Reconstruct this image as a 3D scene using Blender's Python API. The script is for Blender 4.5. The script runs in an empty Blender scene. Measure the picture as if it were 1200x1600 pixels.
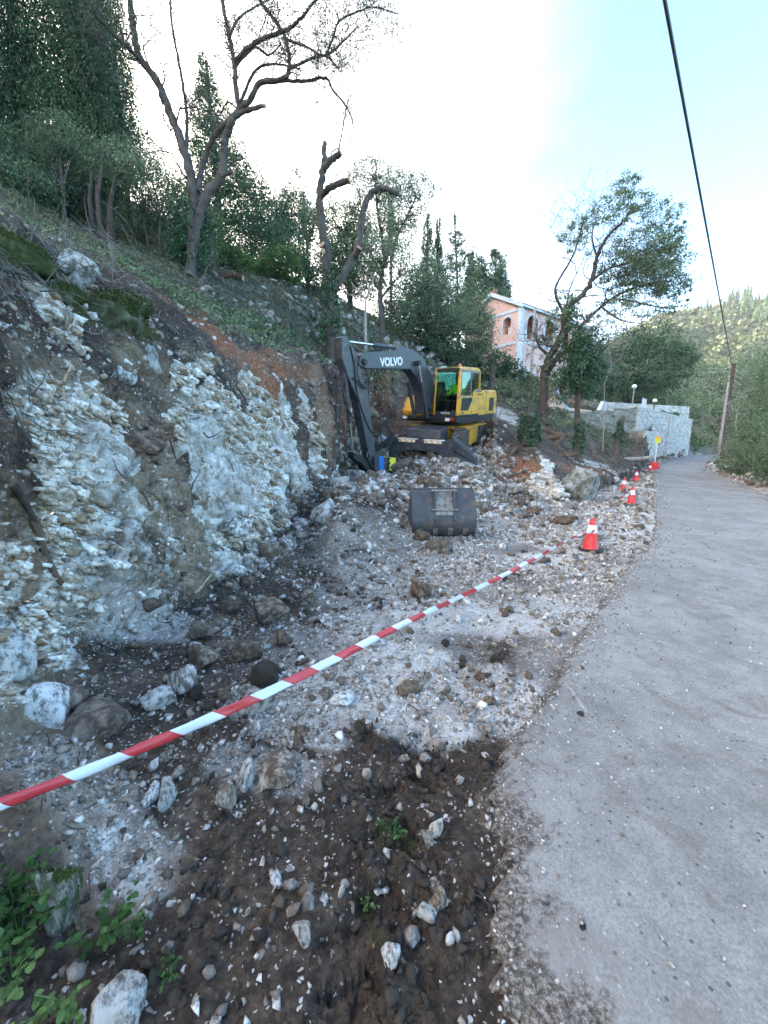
import bpy, bmesh, math, random
import numpy as np
from mathutils import Vector, Matrix, Euler
from mathutils.bvhtree import BVHTree

random.seed(7)
RNG = np.random.default_rng(11)
S = bpy.context.scene
COL = S.collection
R = math.radians
PI = math.pi

# ---------------------------------------------------------------- camera
PITCH = math.atan(100.0 / 600.0)
EYE = 1.6
cam_d = bpy.data.cameras.new('camera')
cam_d.sensor_fit = 'VERTICAL'
cam_d.sensor_height = 36.0
cam_d.lens = 13.5
cam_d.clip_start = 0.05
cam_d.clip_end = 3000
cam = bpy.data.objects.new('camera', cam_d)
cam.location = (0, 0, EYE)
cam.rotation_euler = (PI / 2 - PITCH, 0, 0)
COL.objects.link(cam)
S.camera = cam

# ---------------------------------------------------------------- sky, sun, exposure
SUN_EL = R(11)
SUN_AZ = R(-80)          # measured from +Y (forward) towards +X: the sun stands behind the hill on the left
world = bpy.data.worlds.new('World')
S.world = world
world.use_nodes = True
wn = world.node_tree
for n in list(wn.nodes):
    wn.nodes.remove(n)
w_out = wn.nodes.new('ShaderNodeOutputWorld')
w_bg = wn.nodes.new('ShaderNodeBackground')
w_sky = wn.nodes.new('ShaderNodeTexSky')
w_sky.sky_type = 'NISHITA'
w_sky.sun_disc = False
w_sky.sun_elevation = SUN_EL
w_sky.sun_rotation = SUN_AZ
w_sky.altitude = 60
w_sky.air_density = 0.8
w_sky.dust_density = 1.0
w_sky.ozone_density = 1.0
w_bg.inputs['Strength'].default_value = 0.11
# thin high veil of cloud: whitens the sky unevenly, thickest low down, thinning to clear blue patches overhead
w_co = wn.nodes.new('ShaderNodeTexCoord')
w_mp = wn.nodes.new('ShaderNodeMapping')
w_mp.inputs['Scale'].default_value = (1.0, 1.0, 2.6)
w_mp.inputs['Location'].default_value = (0.35, 0.2, 0.0)
wn.links.new(w_co.outputs['Generated'], w_mp.inputs['Vector'])
w_n = wn.nodes.new('ShaderNodeTexNoise')
w_n.inputs['Scale'].default_value = 1.3
w_n.inputs['Detail'].default_value = 5
w_n.inputs['Roughness'].default_value = 0.5
w_n.inputs['Distortion'].default_value = 0.6
wn.links.new(w_mp.outputs[0], w_n.inputs['Vector'])
w_dot = wn.nodes.new('ShaderNodeVectorMath')
w_dot.operation = 'DOT_PRODUCT'
w_dot.inputs[1].default_value = (0.75, -0.25, 0.6)
wn.links.new(w_co.outputs['Generated'], w_dot.inputs[0])
w_m1 = wn.nodes.new('ShaderNodeMath')
w_m1.operation = 'MULTIPLY_ADD'
w_m1.inputs[1].default_value = 0.55
w_m1.inputs[2].default_value = -0.275
wn.links.new(w_n.outputs['Fac'], w_m1.inputs[0])
w_m2 = wn.nodes.new('ShaderNodeMath')
w_m2.operation = 'ADD'
wn.links.new(w_dot.outputs['Value'], w_m2.inputs[0])
wn.links.new(w_m1.outputs[0], w_m2.inputs[1])
w_r = wn.nodes.new('ShaderNodeMapRange')
w_r.inputs['From Min'].default_value = -0.10
w_r.inputs['From Max'].default_value = 0.50
w_r.inputs['To Min'].default_value = 0.96
w_r.inputs['To Max'].default_value = 0.05
wn.links.new(w_m2.outputs[0], w_r.inputs['Value'])
w_mx = wn.nodes.new('ShaderNodeMix')
w_mx.data_type = 'RGBA'
w_pw = wn.nodes.new('ShaderNodeMath')
w_pw.operation = 'POWER'
w_pw.inputs[1].default_value = 2.4
wn.links.new(w_r.outputs[0], w_pw.inputs[0])
wn.links.new(w_pw.outputs[0], w_mx.inputs[0])
w_tn = wn.nodes.new('ShaderNodeMix')
w_tn.data_type = 'RGBA'
w_tn.blend_type = 'MULTIPLY'
w_tn.inputs[0].default_value = 1.0
w_tn.inputs[7].default_value = (0.46, 0.68, 0.80, 1)
wn.links.new(w_sky.outputs[0], w_tn.inputs[6])
wn.links.new(w_tn.outputs[2], w_mx.inputs[6])
w_mx.inputs[7].default_value = (7.9, 7.1, 6.1, 1)
wn.links.new(w_mx.outputs[2], w_bg.inputs['Color'])
wn.links.new(w_bg.outputs[0], w_out.inputs['Surface'])
sun_d = bpy.data.lights.new('sun', 'SUN')
sun_d.energy = 3.0
sun_d.angle = R(0.5)
sun_d.color = (1.0, 0.86, 0.66)
sun = bpy.data.objects.new('sun', sun_d)
sv = Vector((math.sin(SUN_AZ) * math.cos(SUN_EL), math.cos(SUN_AZ) * math.cos(SUN_EL), math.sin(SUN_EL)))
sun.rotation_euler = sv.to_track_quat('Z', 'Y').to_euler()
COL.objects.link(sun)
S.view_settings.view_transform = 'Standard'
S.view_settings.look = 'None'
S.view_settings.exposure = 3.62
S.view_settings.gamma = 1.0
S.view_settings.use_curve_mapping = False
S.render.engine = 'CYCLES'
S.cycles.use_denoising = True
S.cycles.max_bounces = 5
S.cycles.diffuse_bounces = 3
S.cycles.glossy_bounces = 2
S.cycles.transmission_bounces = 4
S.cycles.transparent_max_bounces = 6

# ---------------------------------------------------------------- helpers: points, noise, meshes
CP, SP = math.cos(PITCH), math.sin(PITCH)


def W(u, v, t):
    """The point seen at (u, v) of the 1200 x 1600 photograph, t metres away along the view."""
    x = (u - 600.0) / 600.0
    y = (800.0 - v) / 600.0
    return Vector((x * t, (y * SP + CP) * t, EYE + (y * CP - SP) * t))


def polar(p):
    return (math.degrees(math.atan2(p[0], p[1])), math.hypot(p[0], p[1]), p[2])


def _hash(i, j, k, seed):
    h = (i * 374761393 + j * 668265263 + k * 2147483647 + seed * 974711) & 0xFFFFFFFF
    h = ((h ^ (h >> 13)) * 1274126177) & 0xFFFFFFFF
    h = ((h ^ (h >> 16)) * 2246822519) & 0xFFFFFFFF
    return ((h ^ (h >> 15)) & 0xFFFFFF).astype(np.float64) / float(0xFFFFFF)


def vnoise(P, seed=0):
    I = np.floor(P).astype(np.int64)
    f = P - I
    f = f * f * f * (f * (f * 6 - 15) + 10)
    out = 0
    for a in (0, 1):
        wa = f[:, 0] if a else 1 - f[:, 0]
        for b in (0, 1):
            wb = f[:, 1] if b else 1 - f[:, 1]
            for c in (0, 1):
                wc = f[:, 2] if c else 1 - f[:, 2]
                out = out + wa * wb * wc * _hash(I[:, 0] + a, I[:, 1] + b, I[:, 2] + c, seed)
    return out * 2 - 1


def fbm(P, octaves=4, seed=0, gain=0.5, lac=2.07):
    s, a, n = 0, 1.0, 0.0
    Q = P.copy()
    for o in range(octaves):
        s = s + a * vnoise(Q, seed + o * 17)
        n += a
        a *= gain
        Q = Q * lac + 3.7
    return s / n


def worley(P, seed=0):
    """F1, F2, a random value of the nearest cell, and its random slant: every cell is a tilted facet."""
    I = np.floor(P).astype(np.int64)
    F1 = np.full(len(P), 9.0)
    F2 = np.full(len(P), 9.0)
    ID = np.zeros(len(P))
    TL = np.zeros(len(P))
    for a in (-1, 0, 1):
        for b in (-1, 0, 1):
            for c in (-1, 0, 1):
                i, j, k = I[:, 0] + a, I[:, 1] + b, I[:, 2] + c
                dx = i + _hash(i, j, k, seed + 1) - P[:, 0]
                dy = j + _hash(i, j, k, seed + 2) - P[:, 1]
                dz = k + _hash(i, j, k, seed + 3) - P[:, 2]
                d = np.sqrt(dx * dx + dy * dy + dz * dz)
                idv = _hash(i, j, k, seed + 4)
                near = d < F1
                F2 = np.where(near, F1, np.minimum(F2, d))
                ID = np.where(near, idv, ID)
                ax = (idv * 7.31) % 1.0 - .5
                ay = (idv * 13.7) % 1.0 - .5
                az = (idv * 29.9) % 1.0 - .5
                TL = np.where(near, -(dx * ax + dy * ay + dz * az), TL)
                F1 = np.where(near, d, F1)
    return F1, F2, ID, TL


def np_mesh(name, V, F, mats=(), smooth=False, mat_idx=None):
    V = np.asarray(V, dtype=np.float32)
    F = np.asarray(F, dtype=np.int32)
    k = F.shape[1]
    me = bpy.data.meshes.new(name)
    me.vertices.add(len(V))
    me.vertices.foreach_set('co', V.ravel())
    me.loops.add(F.size)
    me.loops.foreach_set('vertex_index', F.ravel())
    me.polygons.add(len(F))
    me.polygons.foreach_set('loop_start', np.arange(0, F.size, k, dtype=np.int32))
    me.polygons.foreach_set('loop_total', np.full(len(F), k, dtype=np.int32))
    if smooth:
        me.polygons.foreach_set('use_smooth', np.ones(len(F), dtype=bool))
    for m in mats:
        me.materials.append(m)
    if mat_idx is not None:
        me.polygons.foreach_set('material_index', np.asarray(mat_idx, dtype=np.int32))
    me.update(calc_edges=True)
    return me


def link(name, me, parent=None, loc=None):
    o = bpy.data.objects.new(name, me)
    COL.objects.link(o)
    if parent is not None:
        o.parent = parent
    if loc is not None:
        o.location = loc
    return o


def tag(o, label=None, cat=None, group=None, kind=None):
    if label:
        o['label'] = label
    if cat:
        o['category'] = cat
    if group:
        o['group'] = group
    if kind:
        o['kind'] = kind
    return o


def empty(name, loc, label, cat, group=None, rot=(0, 0, 0)):
    o = bpy.data.objects.new(name, None)
    COL.objects.link(o)
    o.empty_display_size = 0.1
    o.location = loc
    o.rotation_euler = rot
    return tag(o, label, cat, group)


class MB:
    """Collects shapes and builds ONE mesh object."""

    def __init__(self):
        self.v, self.f = [], []

    def add(self, vs, fs):
        b = len(self.v)
        self.v += [tuple(p) for p in vs]
        self.f += [tuple(i + b for i in f) for f in fs]
        return self

    def box(self, c, s, rot=None):
        vs = []
        for z in (-.5, .5):
            for x, y in ((-.5, -.5), (.5, -.5), (.5, .5), (-.5, .5)):
                p = Vector((x * s[0], y * s[1], z * s[2]))
                if rot is not None:
                    p.rotate(rot)
                vs.append(p + Vector(c))
        return self.add(vs, [(3, 2, 1, 0), (4, 5, 6, 7), (0, 1, 5, 4), (1, 2, 6, 5), (2, 3, 7, 6), (3, 0, 4, 7)])

    def prism(self, pts, x0, x1, axis='x'):
        """pts: outline in the two other axes, extruded along axis."""
        n = len(pts)
        vs = []
        for x in (x0, x1):
            for a, b in pts:
                vs.append({'x': (x, a, b), 'y': (a, x, b), 'z': (a, b, x)}[axis])
        fs = [tuple(range(n))[::-1], tuple(range(n, 2 * n))]
        fs += [(i, (i + 1) % n, n + (i + 1) % n, n + i) for i in range(n)]
        return self.add(vs, fs)

    def tube(self, pts, rads, n=8, cap=True):
        pts = [Vector(p) for p in pts]
        if not isinstance(rads, (list, tuple)):
            rads = [rads] * len(pts)
        rings = []
        up = Vector((0, 0, 1))
        prev = None
        for i, p in enumerate(pts):
            d = (pts[min(i + 1, len(pts) - 1)] - pts[max(i - 1, 0)])
            d = d.normalized() if d.length > 1e-9 else Vector((0, 0, 1))
            if prev is None:
                a = d.cross(up)
                if a.length < 1e-3:
                    a = d.cross(Vector((1, 0, 0)))
            else:
                a = prev - d * prev.dot(d)
                if a.length < 1e-4:
                    a = d.cross(up)
            a.normalize()
            b = d.cross(a)
            prev = a
            rings.append([p + (a * math.cos(2 * PI * k / n) + b * math.sin(2 * PI * k / n)) * rads[i] for k in range(n)])
        vs = [q for r_ in rings for q in r_]
        fs = []
        for i in range(len(pts) - 1):
            for k in range(n):
                fs.append((i * n + k, i * n + (k + 1) % n, (i + 1) * n + (k + 1) % n, (i + 1) * n + k))
        if cap:
            fs.append(tuple(range(n))[::-1])
            fs.append(tuple((len(pts) - 1) * n + k for k in range(n)))
        return self.add(vs, fs)

    def lathe(self, prof, n=20, c=(0, 0, 0), axis='z'):
        vs, fs = [], []
        for r_, h in prof:
            for k in range(n):
                a = 2 * PI * k / n
                p = (r_ * math.cos(a), r_ * math.sin(a), h)
                if axis == 'x':
                    p = (h, p[0], p[1])
                elif axis == 'y':
                    p = (p[0], h, p[1])
                vs.append((p[0] + c[0], p[1] + c[1], p[2] + c[2]))
        m = len(prof)
        for i in range(m - 1):
            for k in range(n):
                fs.append((i * n + k, i * n + (k + 1) % n, (i + 1) * n + (k + 1) % n, (i + 1) * n + k))
        if prof[0][0] > 1e-6:
            fs.append(tuple(range(n))[::-1])
        if prof[-1][0] > 1e-6:
            fs.append(tuple((m - 1) * n + k for k in range(n)))
        return self.add(vs, fs)

    def build(self, name, m, parent=None, bevel=0, smooth=False, loc=None):
        me = bpy.data.meshes.new(name)
        me.from_pydata(self.v, [], self.f)
        if m is not None:
            me.materials.append(m)
        bm = bmesh.new()
        bm.from_mesh(me)
        bmesh.ops.recalc_face_normals(bm, faces=bm.faces)
        if bevel:
            ed = [e for e in bm.edges if len(e.link_faces) == 2 and e.calc_face_angle(0) > 0.5]
            bmesh.ops.bevel(bm, geom=ed, offset=bevel, segments=2, profile=0.6, affect='EDGES', clamp_overlap=True)
        bm.to_mesh(me)
        bm.free()
        if smooth:
            for p in me.polygons:
                p.use_smooth = True
            me.set_sharp_from_angle(angle=R(40))
        return link(name, me, parent, loc)


# ---------------------------------------------------------------- materials
def nodes_of(name):
    m = bpy.data.materials.new(name)
    m.use_nodes = True
    nt = m.node_tree
    return m, nt, nt.nodes['Principled BSDF'], nt.nodes, nt.links


def ramp(N, stops):
    r_ = N.new('ShaderNodeValToRGB')
    el = r_.color_ramp.elements
    while len(el) < len(stops):
        el.new(0.5)
    for e, (p, c) in zip(el, stops):
        e.position = p
        e.color = (c[0], c[1], c[2], 1) if not isinstance(c, (int, float)) else (c, c, c, 1)
    return r_


def noise_n(N, L, scale, detail=4, rough=0.6, coord=None, dist=0.0):
    n = N.new('ShaderNodeTexNoise')
    n.inputs['Scale'].default_value = scale
    n.inputs['Detail'].default_value = detail
    n.inputs['Roughness'].default_value = rough
    n.inputs['Distortion'].default_value = dist
    if coord is not None:
        L.new(coord, n.inputs['Vector'])
    return n


def mixc(N, L, fac, a, b, mode='MIX'):
    m = N.new('ShaderNodeMix')
    m.data_type = 'RGBA'
    m.blend_type = mode
    for s, val in ((m.inputs[0], fac), (m.inputs[6], a), (m.inputs[7], b)):
        if isinstance(val, (int, float)):
            s.default_value = val
        elif isinstance(val, tuple):
            s.default_value = (val[0], val[1], val[2], 1)
        else:
            L.new(val, s)
    return m.outputs[2]


def math_n(N, L, op, a, b=0.0, clamp=False):
    m = N.new('ShaderNodeMath')
    m.operation = op
    m.use_clamp = clamp
    for s, val in ((m.inputs[0], a), (m.inputs[1], b)):
        if isinstance(val, (int, float)):
            s.default_value = val
        else:
            L.new(val, s)
    return m.outputs[0]


def bump_n(N, L, height, strength=0.5, dist=0.02, normal=None):
    b = N.new('ShaderNodeBump')
    b.inputs['Strength'].default_value = strength
    b.inputs['Distance'].default_value = dist
    L.new(height, b.inputs['Height'])
    if normal is not None:
        L.new(normal, b.inputs['Normal'])
    return b.outputs['Normal']


def coords(N, kind='Object'):
    return N.new('ShaderNodeTexCoord').outputs[kind]


def pmat(name, cols, scale=5, rough=0.7, bump=0.3, bdist=0.01, bscale=None, metal=0.0, dirt=None, dirt_at=0.6, rnd=0.0, spec=0.4, coat=0.0):
    """Two or three colours mixed by noise, fine relief, optional dirt patches, optional per-object variation."""
    m, nt, b, N, L = nodes_of(name)
    co = coords(N)
    n1 = noise_n(N, L, scale, 5, 0.65, co)
    k = len(cols)
    rp = ramp(N, [(0.3 + 0.4 * i / max(1, k - 1), c) for i, c in enumerate(cols)])
    L.new(n1.outputs['Fac'], rp.inputs[0])
    c = rp.outputs[0]
    if dirt is not None:
        n2 = noise_n(N, L, scale * 1.7, 6, 0.75, co, 0.4)
        r2 = ramp(N, [(dirt_at - 0.06, 0.0), (dirt_at + 0.08, 1.0)])
        L.new(n2.outputs['Fac'], r2.inputs[0])
        c = mixc(N, L, r2.outputs[0], c, dirt)
    if rnd:
        oi = N.new('ShaderNodeObjectInfo')
        h = N.new('ShaderNodeHueSaturation')
        mr = N.new('ShaderNodeMapRange')
        mr.inputs['To Min'].default_value = 1 - rnd
        mr.inputs['To Max'].default_value = 1 + rnd
        L.new(oi.outputs['Random'], mr.inputs['Value'])
        L.new(mr.outputs[0], h.inputs['Value'])
        L.new(c, h.inputs['Color'])
        c = h.outputs[0]
    L.new(c, b.inputs['Base Color'])
    b.inputs['Roughness'].default_value = rough
    b.inputs['Metallic'].default_value = metal
    b.inputs['Specular IOR Level'].default_value = spec
    b.inputs['Coat Weight'].default_value = coat
    if bump:
        n3 = noise_n(N, L, bscale or scale * 4, 6, 0.7, co)
        L.new(bump_n(N, L, n3.outputs['Fac'], bump, bdist), b.inputs['Normal'])
    return m


def leaf_mat(name, c1, c2, c3, rough=0.55, trans=0.25, hv=0.12):
    """Foliage: colour varies leaf by leaf through a face attribute-free noise, some light comes through."""
    m, nt, b, N, L = nodes_of(name)
    co = coords(N)
    n1 = noise_n(N, L, 1.3, 3, 0.6, co)
    n2 = N.new('ShaderNodeTexWhiteNoise')
    g = N.new('ShaderNodeNewGeometry')
    L.new(g.outputs['Random Per Island'], n2.inputs['Vector']) if False else None
    v = math_n(N, L, 'ADD', math_n(N, L, 'MULTIPLY', n1.outputs['Fac'], 0.65), math_n(N, L, 'MULTIPLY', g.outputs['Random Per Island'], 0.35))
    rp = ramp(N, [(0.28, c1), (0.5, c2), (0.74, c3)])
    L.new(v, rp.inputs[0])
    L.new(rp.outputs[0], b.inputs['Base Color'])
    b.inputs['Roughness'].default_value = rough
    b.inputs['Specular IOR Level'].default_value = 0.35
    tr = N.new('ShaderNodeBsdfTranslucent')
    L.new(rp.outputs[0], tr.inputs['Color'])
    mx = N.new('ShaderNodeMixShader')
    mx.inputs[0].default_value = trans
    L.new(b.outputs[0], mx.inputs[1])
    L.new(tr.outputs[0], mx.inputs[2])
    L.new(mx.outputs[0], N['Material Output'].inputs['Surface'])
    return m
# ================================================================ THE GROUND
ROAD_L = [(-9.5, -14), (-4.6, -7), (-.55, -.6), (.05, .35), (.24, .83), (.42, 1.3), (.62, 1.8), (1.25, 2.55), (2.15, 3.7), (3.0, 4.7), (4.15, 5.9),
          (5.6, 7.8), (7.0, 9.9), (9.6, 13.6), (12.3, 17.6), (15.4, 22.2), (18.4, 26.2), (22.6, 31.8), (30, 40), (36.5, 46.6), (44, 52), (54, 56), (70, 58)]
ROAD_R = [(-4, -17), (.5, -10), (4.5, -3), (5.6, 1), (7.4, 4.6), (8.6, 6.4), (10, 8.6), (11, 10.1), (12.4, 12.2), (13.2, 13.3), (14.2, 14.8),
          (15.2, 16.3), (16.4, 18.4), (18.8, 21.9), (20.2, 24), (21.8, 26), (24.4, 29.2), (28, 33), (36, 40.5), (42, 44.8), (49, 48), (56, 50), (70, 51)]


def road_z(y):
    return 0.02 * np.maximum(0, y - 12.0)


def in_poly(X, Y, poly):
    c = np.zeros(len(X), dtype=bool)
    n = len(poly)
    for i in range(n):
        x0, y0 = poly[i]
        x1, y1 = poly[(i + 1) % n]
        if y0 == y1:
            continue
        hit_ = ((y0 > Y) != (y1 > Y)) & (X < (x1 - x0) * (Y - y0) / (y1 - y0) + x0)
        c ^= hit_
    return c


def dist_line(X, Y, line):
    d = np.full(len(X), 1e9)
    for (x0, y0), (x1, y1) in zip(line[:-1], line[1:]):
        ex, ey = x1 - x0, y1 - y0
        t = np.clip(((X - x0) * ex + (Y - y0) * ey) / (ex * ex + ey * ey + 1e-12), 0, 1)
        d = np.minimum(d, np.hypot(X - x0 - t * ex, Y - y0 - t * ey))
    return d


ROAD_POLY = ROAD_L + ROAD_R[::-1]


def road_sd(X, Y):
    """Signed distance to the road: negative on it."""
    d = np.minimum(dist_line(X, Y, ROAD_L), dist_line(X, Y, ROAD_R))
    return np.where(in_poly(X, Y, ROAD_POLY), -d, d)


def wp(u, v, t):
    return polar(W(u, v, t))


ROW_A = [(-180, .6, 0), (180, .6, 0)]
ROW_B = [(-180, 1.5, 0), (-110, 1.3, .05), (-70, 1.3, .1), (-45, 1.5, .05), (-30, 1.6, 0), (180, 1.6, 0)]
ROW_C = [(-180, 3, 0), (-135, 3, 0), (-110, 1.9, .3), (-80, 1.6, .35), (-52, 1.72, .28), (-44, 2.0, .17), (-38, 2.5, .08), (-28, 3.0, .04),
         (-18, 3.6, .0), (-8, 4.2, 0), (4, 4.6, 0), (20, 4, 0), (180, 4, 0)]
ROW_D0 = [(-180, 3.4, 0), (-135, 5, 0), (-110, 2.1, .4), (-80, 1.85, .45), (-52, 2.0, .3), (-40, 2.8, .16), (-28, 3.7, .12), (-20, 4.6, .1),
          (-10, 6.4, .12), (-7, 7.3, .82), (-2, 7.3, .74), (4, 7.7, .38), (9, 8.2, .16), (13, 9.0, .2), (18, 10.0, .05), (23, 10.5, 0),
          (26, 12, 0), (33, 13, .0), (45, 12.5, 0), (60, 12, 0), (90, 6, 0), (180, 6, 0)]
ROW_D = [(-180, 3.8, 0), (-140, 16, 0), (-125, 6, 0), (-110, 2.5, .45), (-80, 2.1, .55), (-60, 2.15, .45), wp(0, 1150, 1.72), wp(130, 1010, 2.65), wp(260, 960, 3.35),
         wp(400, 880, 5.35), wp(500, 800, 7.9), wp(545, 742, 12), wp(600, 731, 13.0), wp(700, 717, 13.7), wp(760, 725, 13.3), wp(800, 760, 12.4),
         wp(870, 787, 11.2), wp(930, 771, 13.5), wp(1000, 747, 21), (34.3, 42.5, .6), (37.9, 59, .85), (38.7, 64, .9), (41, 64, .95), (50, 64, .95), (60, 34, .3),
         (80, 16, 0), (110, 10, 0), (180, 9, 0)]
ROW_G = [(-180, 8, -.3), (-146, 40, 0), (-125, 10, 3), (-108, 6.5, 3.6), (-90, 5.7, 3.8), (-65, 5.5, 3.9), wp(0, 345, 4.0), wp(100, 392, 5.0), wp(200, 432, 6.0),
         wp(300, 490, 7.3), wp(420, 540, 10), wp(530, 562, 15), wp(600, 580, 18), wp(640, 592, 20), wp(700, 612, 21), wp(765, 640, 20.5),
         wp(800, 690, 15.5), wp(835, 705, 13.8), wp(870, 742, 12.1), wp(930, 742, 14.6), wp(1000, 728, 22), (34.3, 44.8, 4.2), (37.9, 61.6, 4.1), (39.0, 66, 1.6),
         (50, 68, 1.2), (60, 38, 1.0), (75, 20, .5), (110, 12, -.2), (180, 10, -.3)]
ROW_H = [(-180, 30, -3), (-146, 60, 0), (-125, 20, 9), (-90, 12, 8), (-65, 10, 7), wp(0, 315, 6.5), wp(130, 370, 8.5), wp(230, 397, 10), wp(330, 422, 12),
         wp(450, 452, 16), wp(560, 492, 22), wp(660, 546, 28), wp(740, 578, 32), wp(800, 603, 34), wp(850, 648, 25), wp(910, 674, 24),
         wp(950, 688, 26), wp(985, 700, 28), (34.3, 52, 4.3), (37.7, 69, 4.3), (39.5, 74, 2.2), (50, 76, 2.2), (60, 46, 2), (80, 30, 0), (110, 25, -3), (180, 30, -3)]
ROW_I = [(-180, 90, -12), (-146, 90, 0), (-120, 50, 22), (-90, 50, 28), (-60, 45, 26), (-42, 45, 26), (-20, 50, 24), (-10, 55, 22), (0, 60, 20), (10, 65, 15),
         (20, 70, 12), (28, 76, 9), (34, 80, 8), (38, 92, 5), (42, 95, 2.2), (50, 90, 2), (60, 70, 0), (80, 55, -6), (110, 60, -12), (180, 90, -12)]
ROW_J = [(-180, 220, -12), (-146, 220, 10), (-120, 180, 95), (-90, 180, 98), (-60, 180, 110), (-42, 180, 96), (-20, 180, 62), (-10, 200, 54), (0, 200, 44), (10, 200, 36),
         (20, 200, 26), (30, 200, 16), (38, 200, 8), (50, 200, 2), (60, 200, -6), (110, 200, -15), (180, 220, -12)]

th_fine = np.concatenate([np.linspace(-180, -62, 60, endpoint=False), np.linspace(-62, 56, 900, endpoint=False), np.linspace(56, 180, 60)])
NT = len(th_fine)


def row(pts, sig=0.55):
    pts = sorted(pts)
    a = np.array([p[0] for p in pts])
    fine = np.linspace(-180, 180, 3601)
    r_ = np.interp(fine, a, np.array([p[1] for p in pts]))
    z_ = np.interp(fine, a, np.array([p[2] for p in pts]))
    kx = np.arange(-30, 31) * 0.1
    k = np.exp(-0.5 * (kx / sig) ** 2)
    k /= k.sum()
    r_ = np.convolve(np.pad(r_, 30, mode='edge'), k, mode='valid')
    z_ = np.convolve(np.pad(z_, 30, mode='edge'), k, mode='valid')
    return np.interp(th_fine, fine, r_), np.interp(th_fine, fine, z_)


rows = [row(q) for q in (ROW_A, ROW_B, ROW_C, ROW_D0, ROW_D)]
rD, zD = rows[-1]
rG, zG = row(ROW_G, 0.4)
rE, zE = rD + .22 * (rG - rD), zD + .40 * (zG - zD)
rF, zF = rD + .58 * (rG - rD), zD + .80 * (zG - zD)
# the floor the digger stands on: a ramp climbing away, then the cut behind it
win = np.clip((th_fine + 3.5) / 2.0, 0, 1) * np.clip((15.5 - th_fine) / 2.0, 0, 1)
cth = np.cos(np.radians(th_fine))
rE = rE * (1 - win) + win * 17.4 / cth
zE = zE * (1 - win) + win * 1.86
rF = rF * (1 - win) + win * (19.0 / cth)
zF = zF * (1 - win) + win * np.minimum(2.9, zG - .3)
rows += [(rE, zE), (rF, zF), (rG, zG), row(ROW_H), row(ROW_I, 1.5), row(ROW_J, 2.5)]
NR = 640
DEN = 60                                           # dense samples per row gap
K = len(rows)
RR = np.stack([q[0] for q in rows])                # K x NT
ZZ = np.stack([q[1] for q in rows])
for k in range(1, K):
    RR[k] = np.maximum(RR[k], RR[k - 1] + 0.05)


def catmull(Y):
    out = []
    for k in range(K - 1):
        p1, p2 = Y[k], Y[k + 1]
        p0 = Y[k - 1] if k else 2 * p1 - p2
        p3 = Y[k + 2] if k + 2 < K else 2 * p2 - p1
        h = np.abs(p2 - p1)
        m1 = np.clip((p2 - p0) / 2, -1.2 * h, 1.2 * h)
        m2 = np.clip((p3 - p1) / 2, -1.2 * h, 1.2 * h)
        for i in range(DEN):
            s = i / DEN
            out.append((2 * s**3 - 3 * s**2 + 1) * p1 + (s**3 - 2 * s**2 + s) * m1 + (-2 * s**3 + 3 * s**2) * p2 + (s**3 - s**2) * m2)
    out.append(Y[-1])
    return np.stack(out)


DR, DZ = catmull(RR), catmull(ZZ)
DR = np.maximum.accumulate(DR, axis=0)
DK = np.arange(DR.shape[0]) / DEN
GR = np.zeros((NT, NR))
GZ = np.zeros((NT, NR))
GK = np.zeros((NT, NR))
for j in range(NT):
    r_, z_ = DR[:, j], DZ[:, j]
    d = np.hypot(r_, EYE - z_)
    seg = np.hypot(np.diff(r_), np.diff(z_)) / (0.5 * (d[1:] + d[:-1]))
    ang = np.arctan2(z_ - EYE, r_)
    seg = 0.35 * seg + 1.0 * np.abs(np.diff(ang)) + 1e-6
    c = np.concatenate([[0], np.cumsum(seg)])
    s = np.linspace(0, c[-1], NR)
    GR[j] = np.interp(s, c, r_)
    GZ[j] = np.interp(s, c, z_)
    GK[j] = np.interp(s, c, DK)
# smooth the row distribution between neighbours (keeps quads regular)
T = np.radians(th_fine)[:, None]
GP = np.stack([GR * np.sin(T), GR * np.cos(T), GZ], axis=-1)          # NT x NR x 3


def grid_normals(G):
    a = np.zeros_like(G)
    b = np.zeros_like(G)
    a[1:-1] = G[2:] - G[:-2]
    a[0] = G[1] - G[0]
    a[-1] = G[-1] - G[-2]
    b[:, 1:-1] = G[:, 2:] - G[:, :-2]
    b[:, 0] = G[:, 1] - G[:, 0]
    b[:, -1] = G[:, -1] - G[:, -2]
    n = np.cross(a, b)
    return n / (np.linalg.norm(n, axis=-1, keepdims=True) + 1e-12)


P0 = GP.reshape(-1, 3)
KV = GK.reshape(-1)
TH = np.repeat(th_fine, NR)
NRM = grid_normals(GP).reshape(-1, 3)

# coarse copy of the bare ground to cast rays on
sub = GP[::4, ::4]
a_, b_ = sub.shape[:2]
ii = np.arange(a_ * b_).reshape(a_, b_)
Fc = np.stack([ii[:-1, :-1], ii[1:, :-1], ii[1:, 1:], ii[:-1, 1:]], -1).reshape(-1, 4)
BASE = BVHTree.FromPolygons([tuple(p) for p in sub.reshape(-1, 3)], [tuple(f) for f in Fc.tolist()])
CAMP = Vector((0, 0, EYE))


def hit(u, v, tree=None):
    d = (W(u, v, 1.0) - CAMP).normalized()
    h = (tree or BASE).ray_cast(CAMP, d, 400)
    return h[0]


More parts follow.
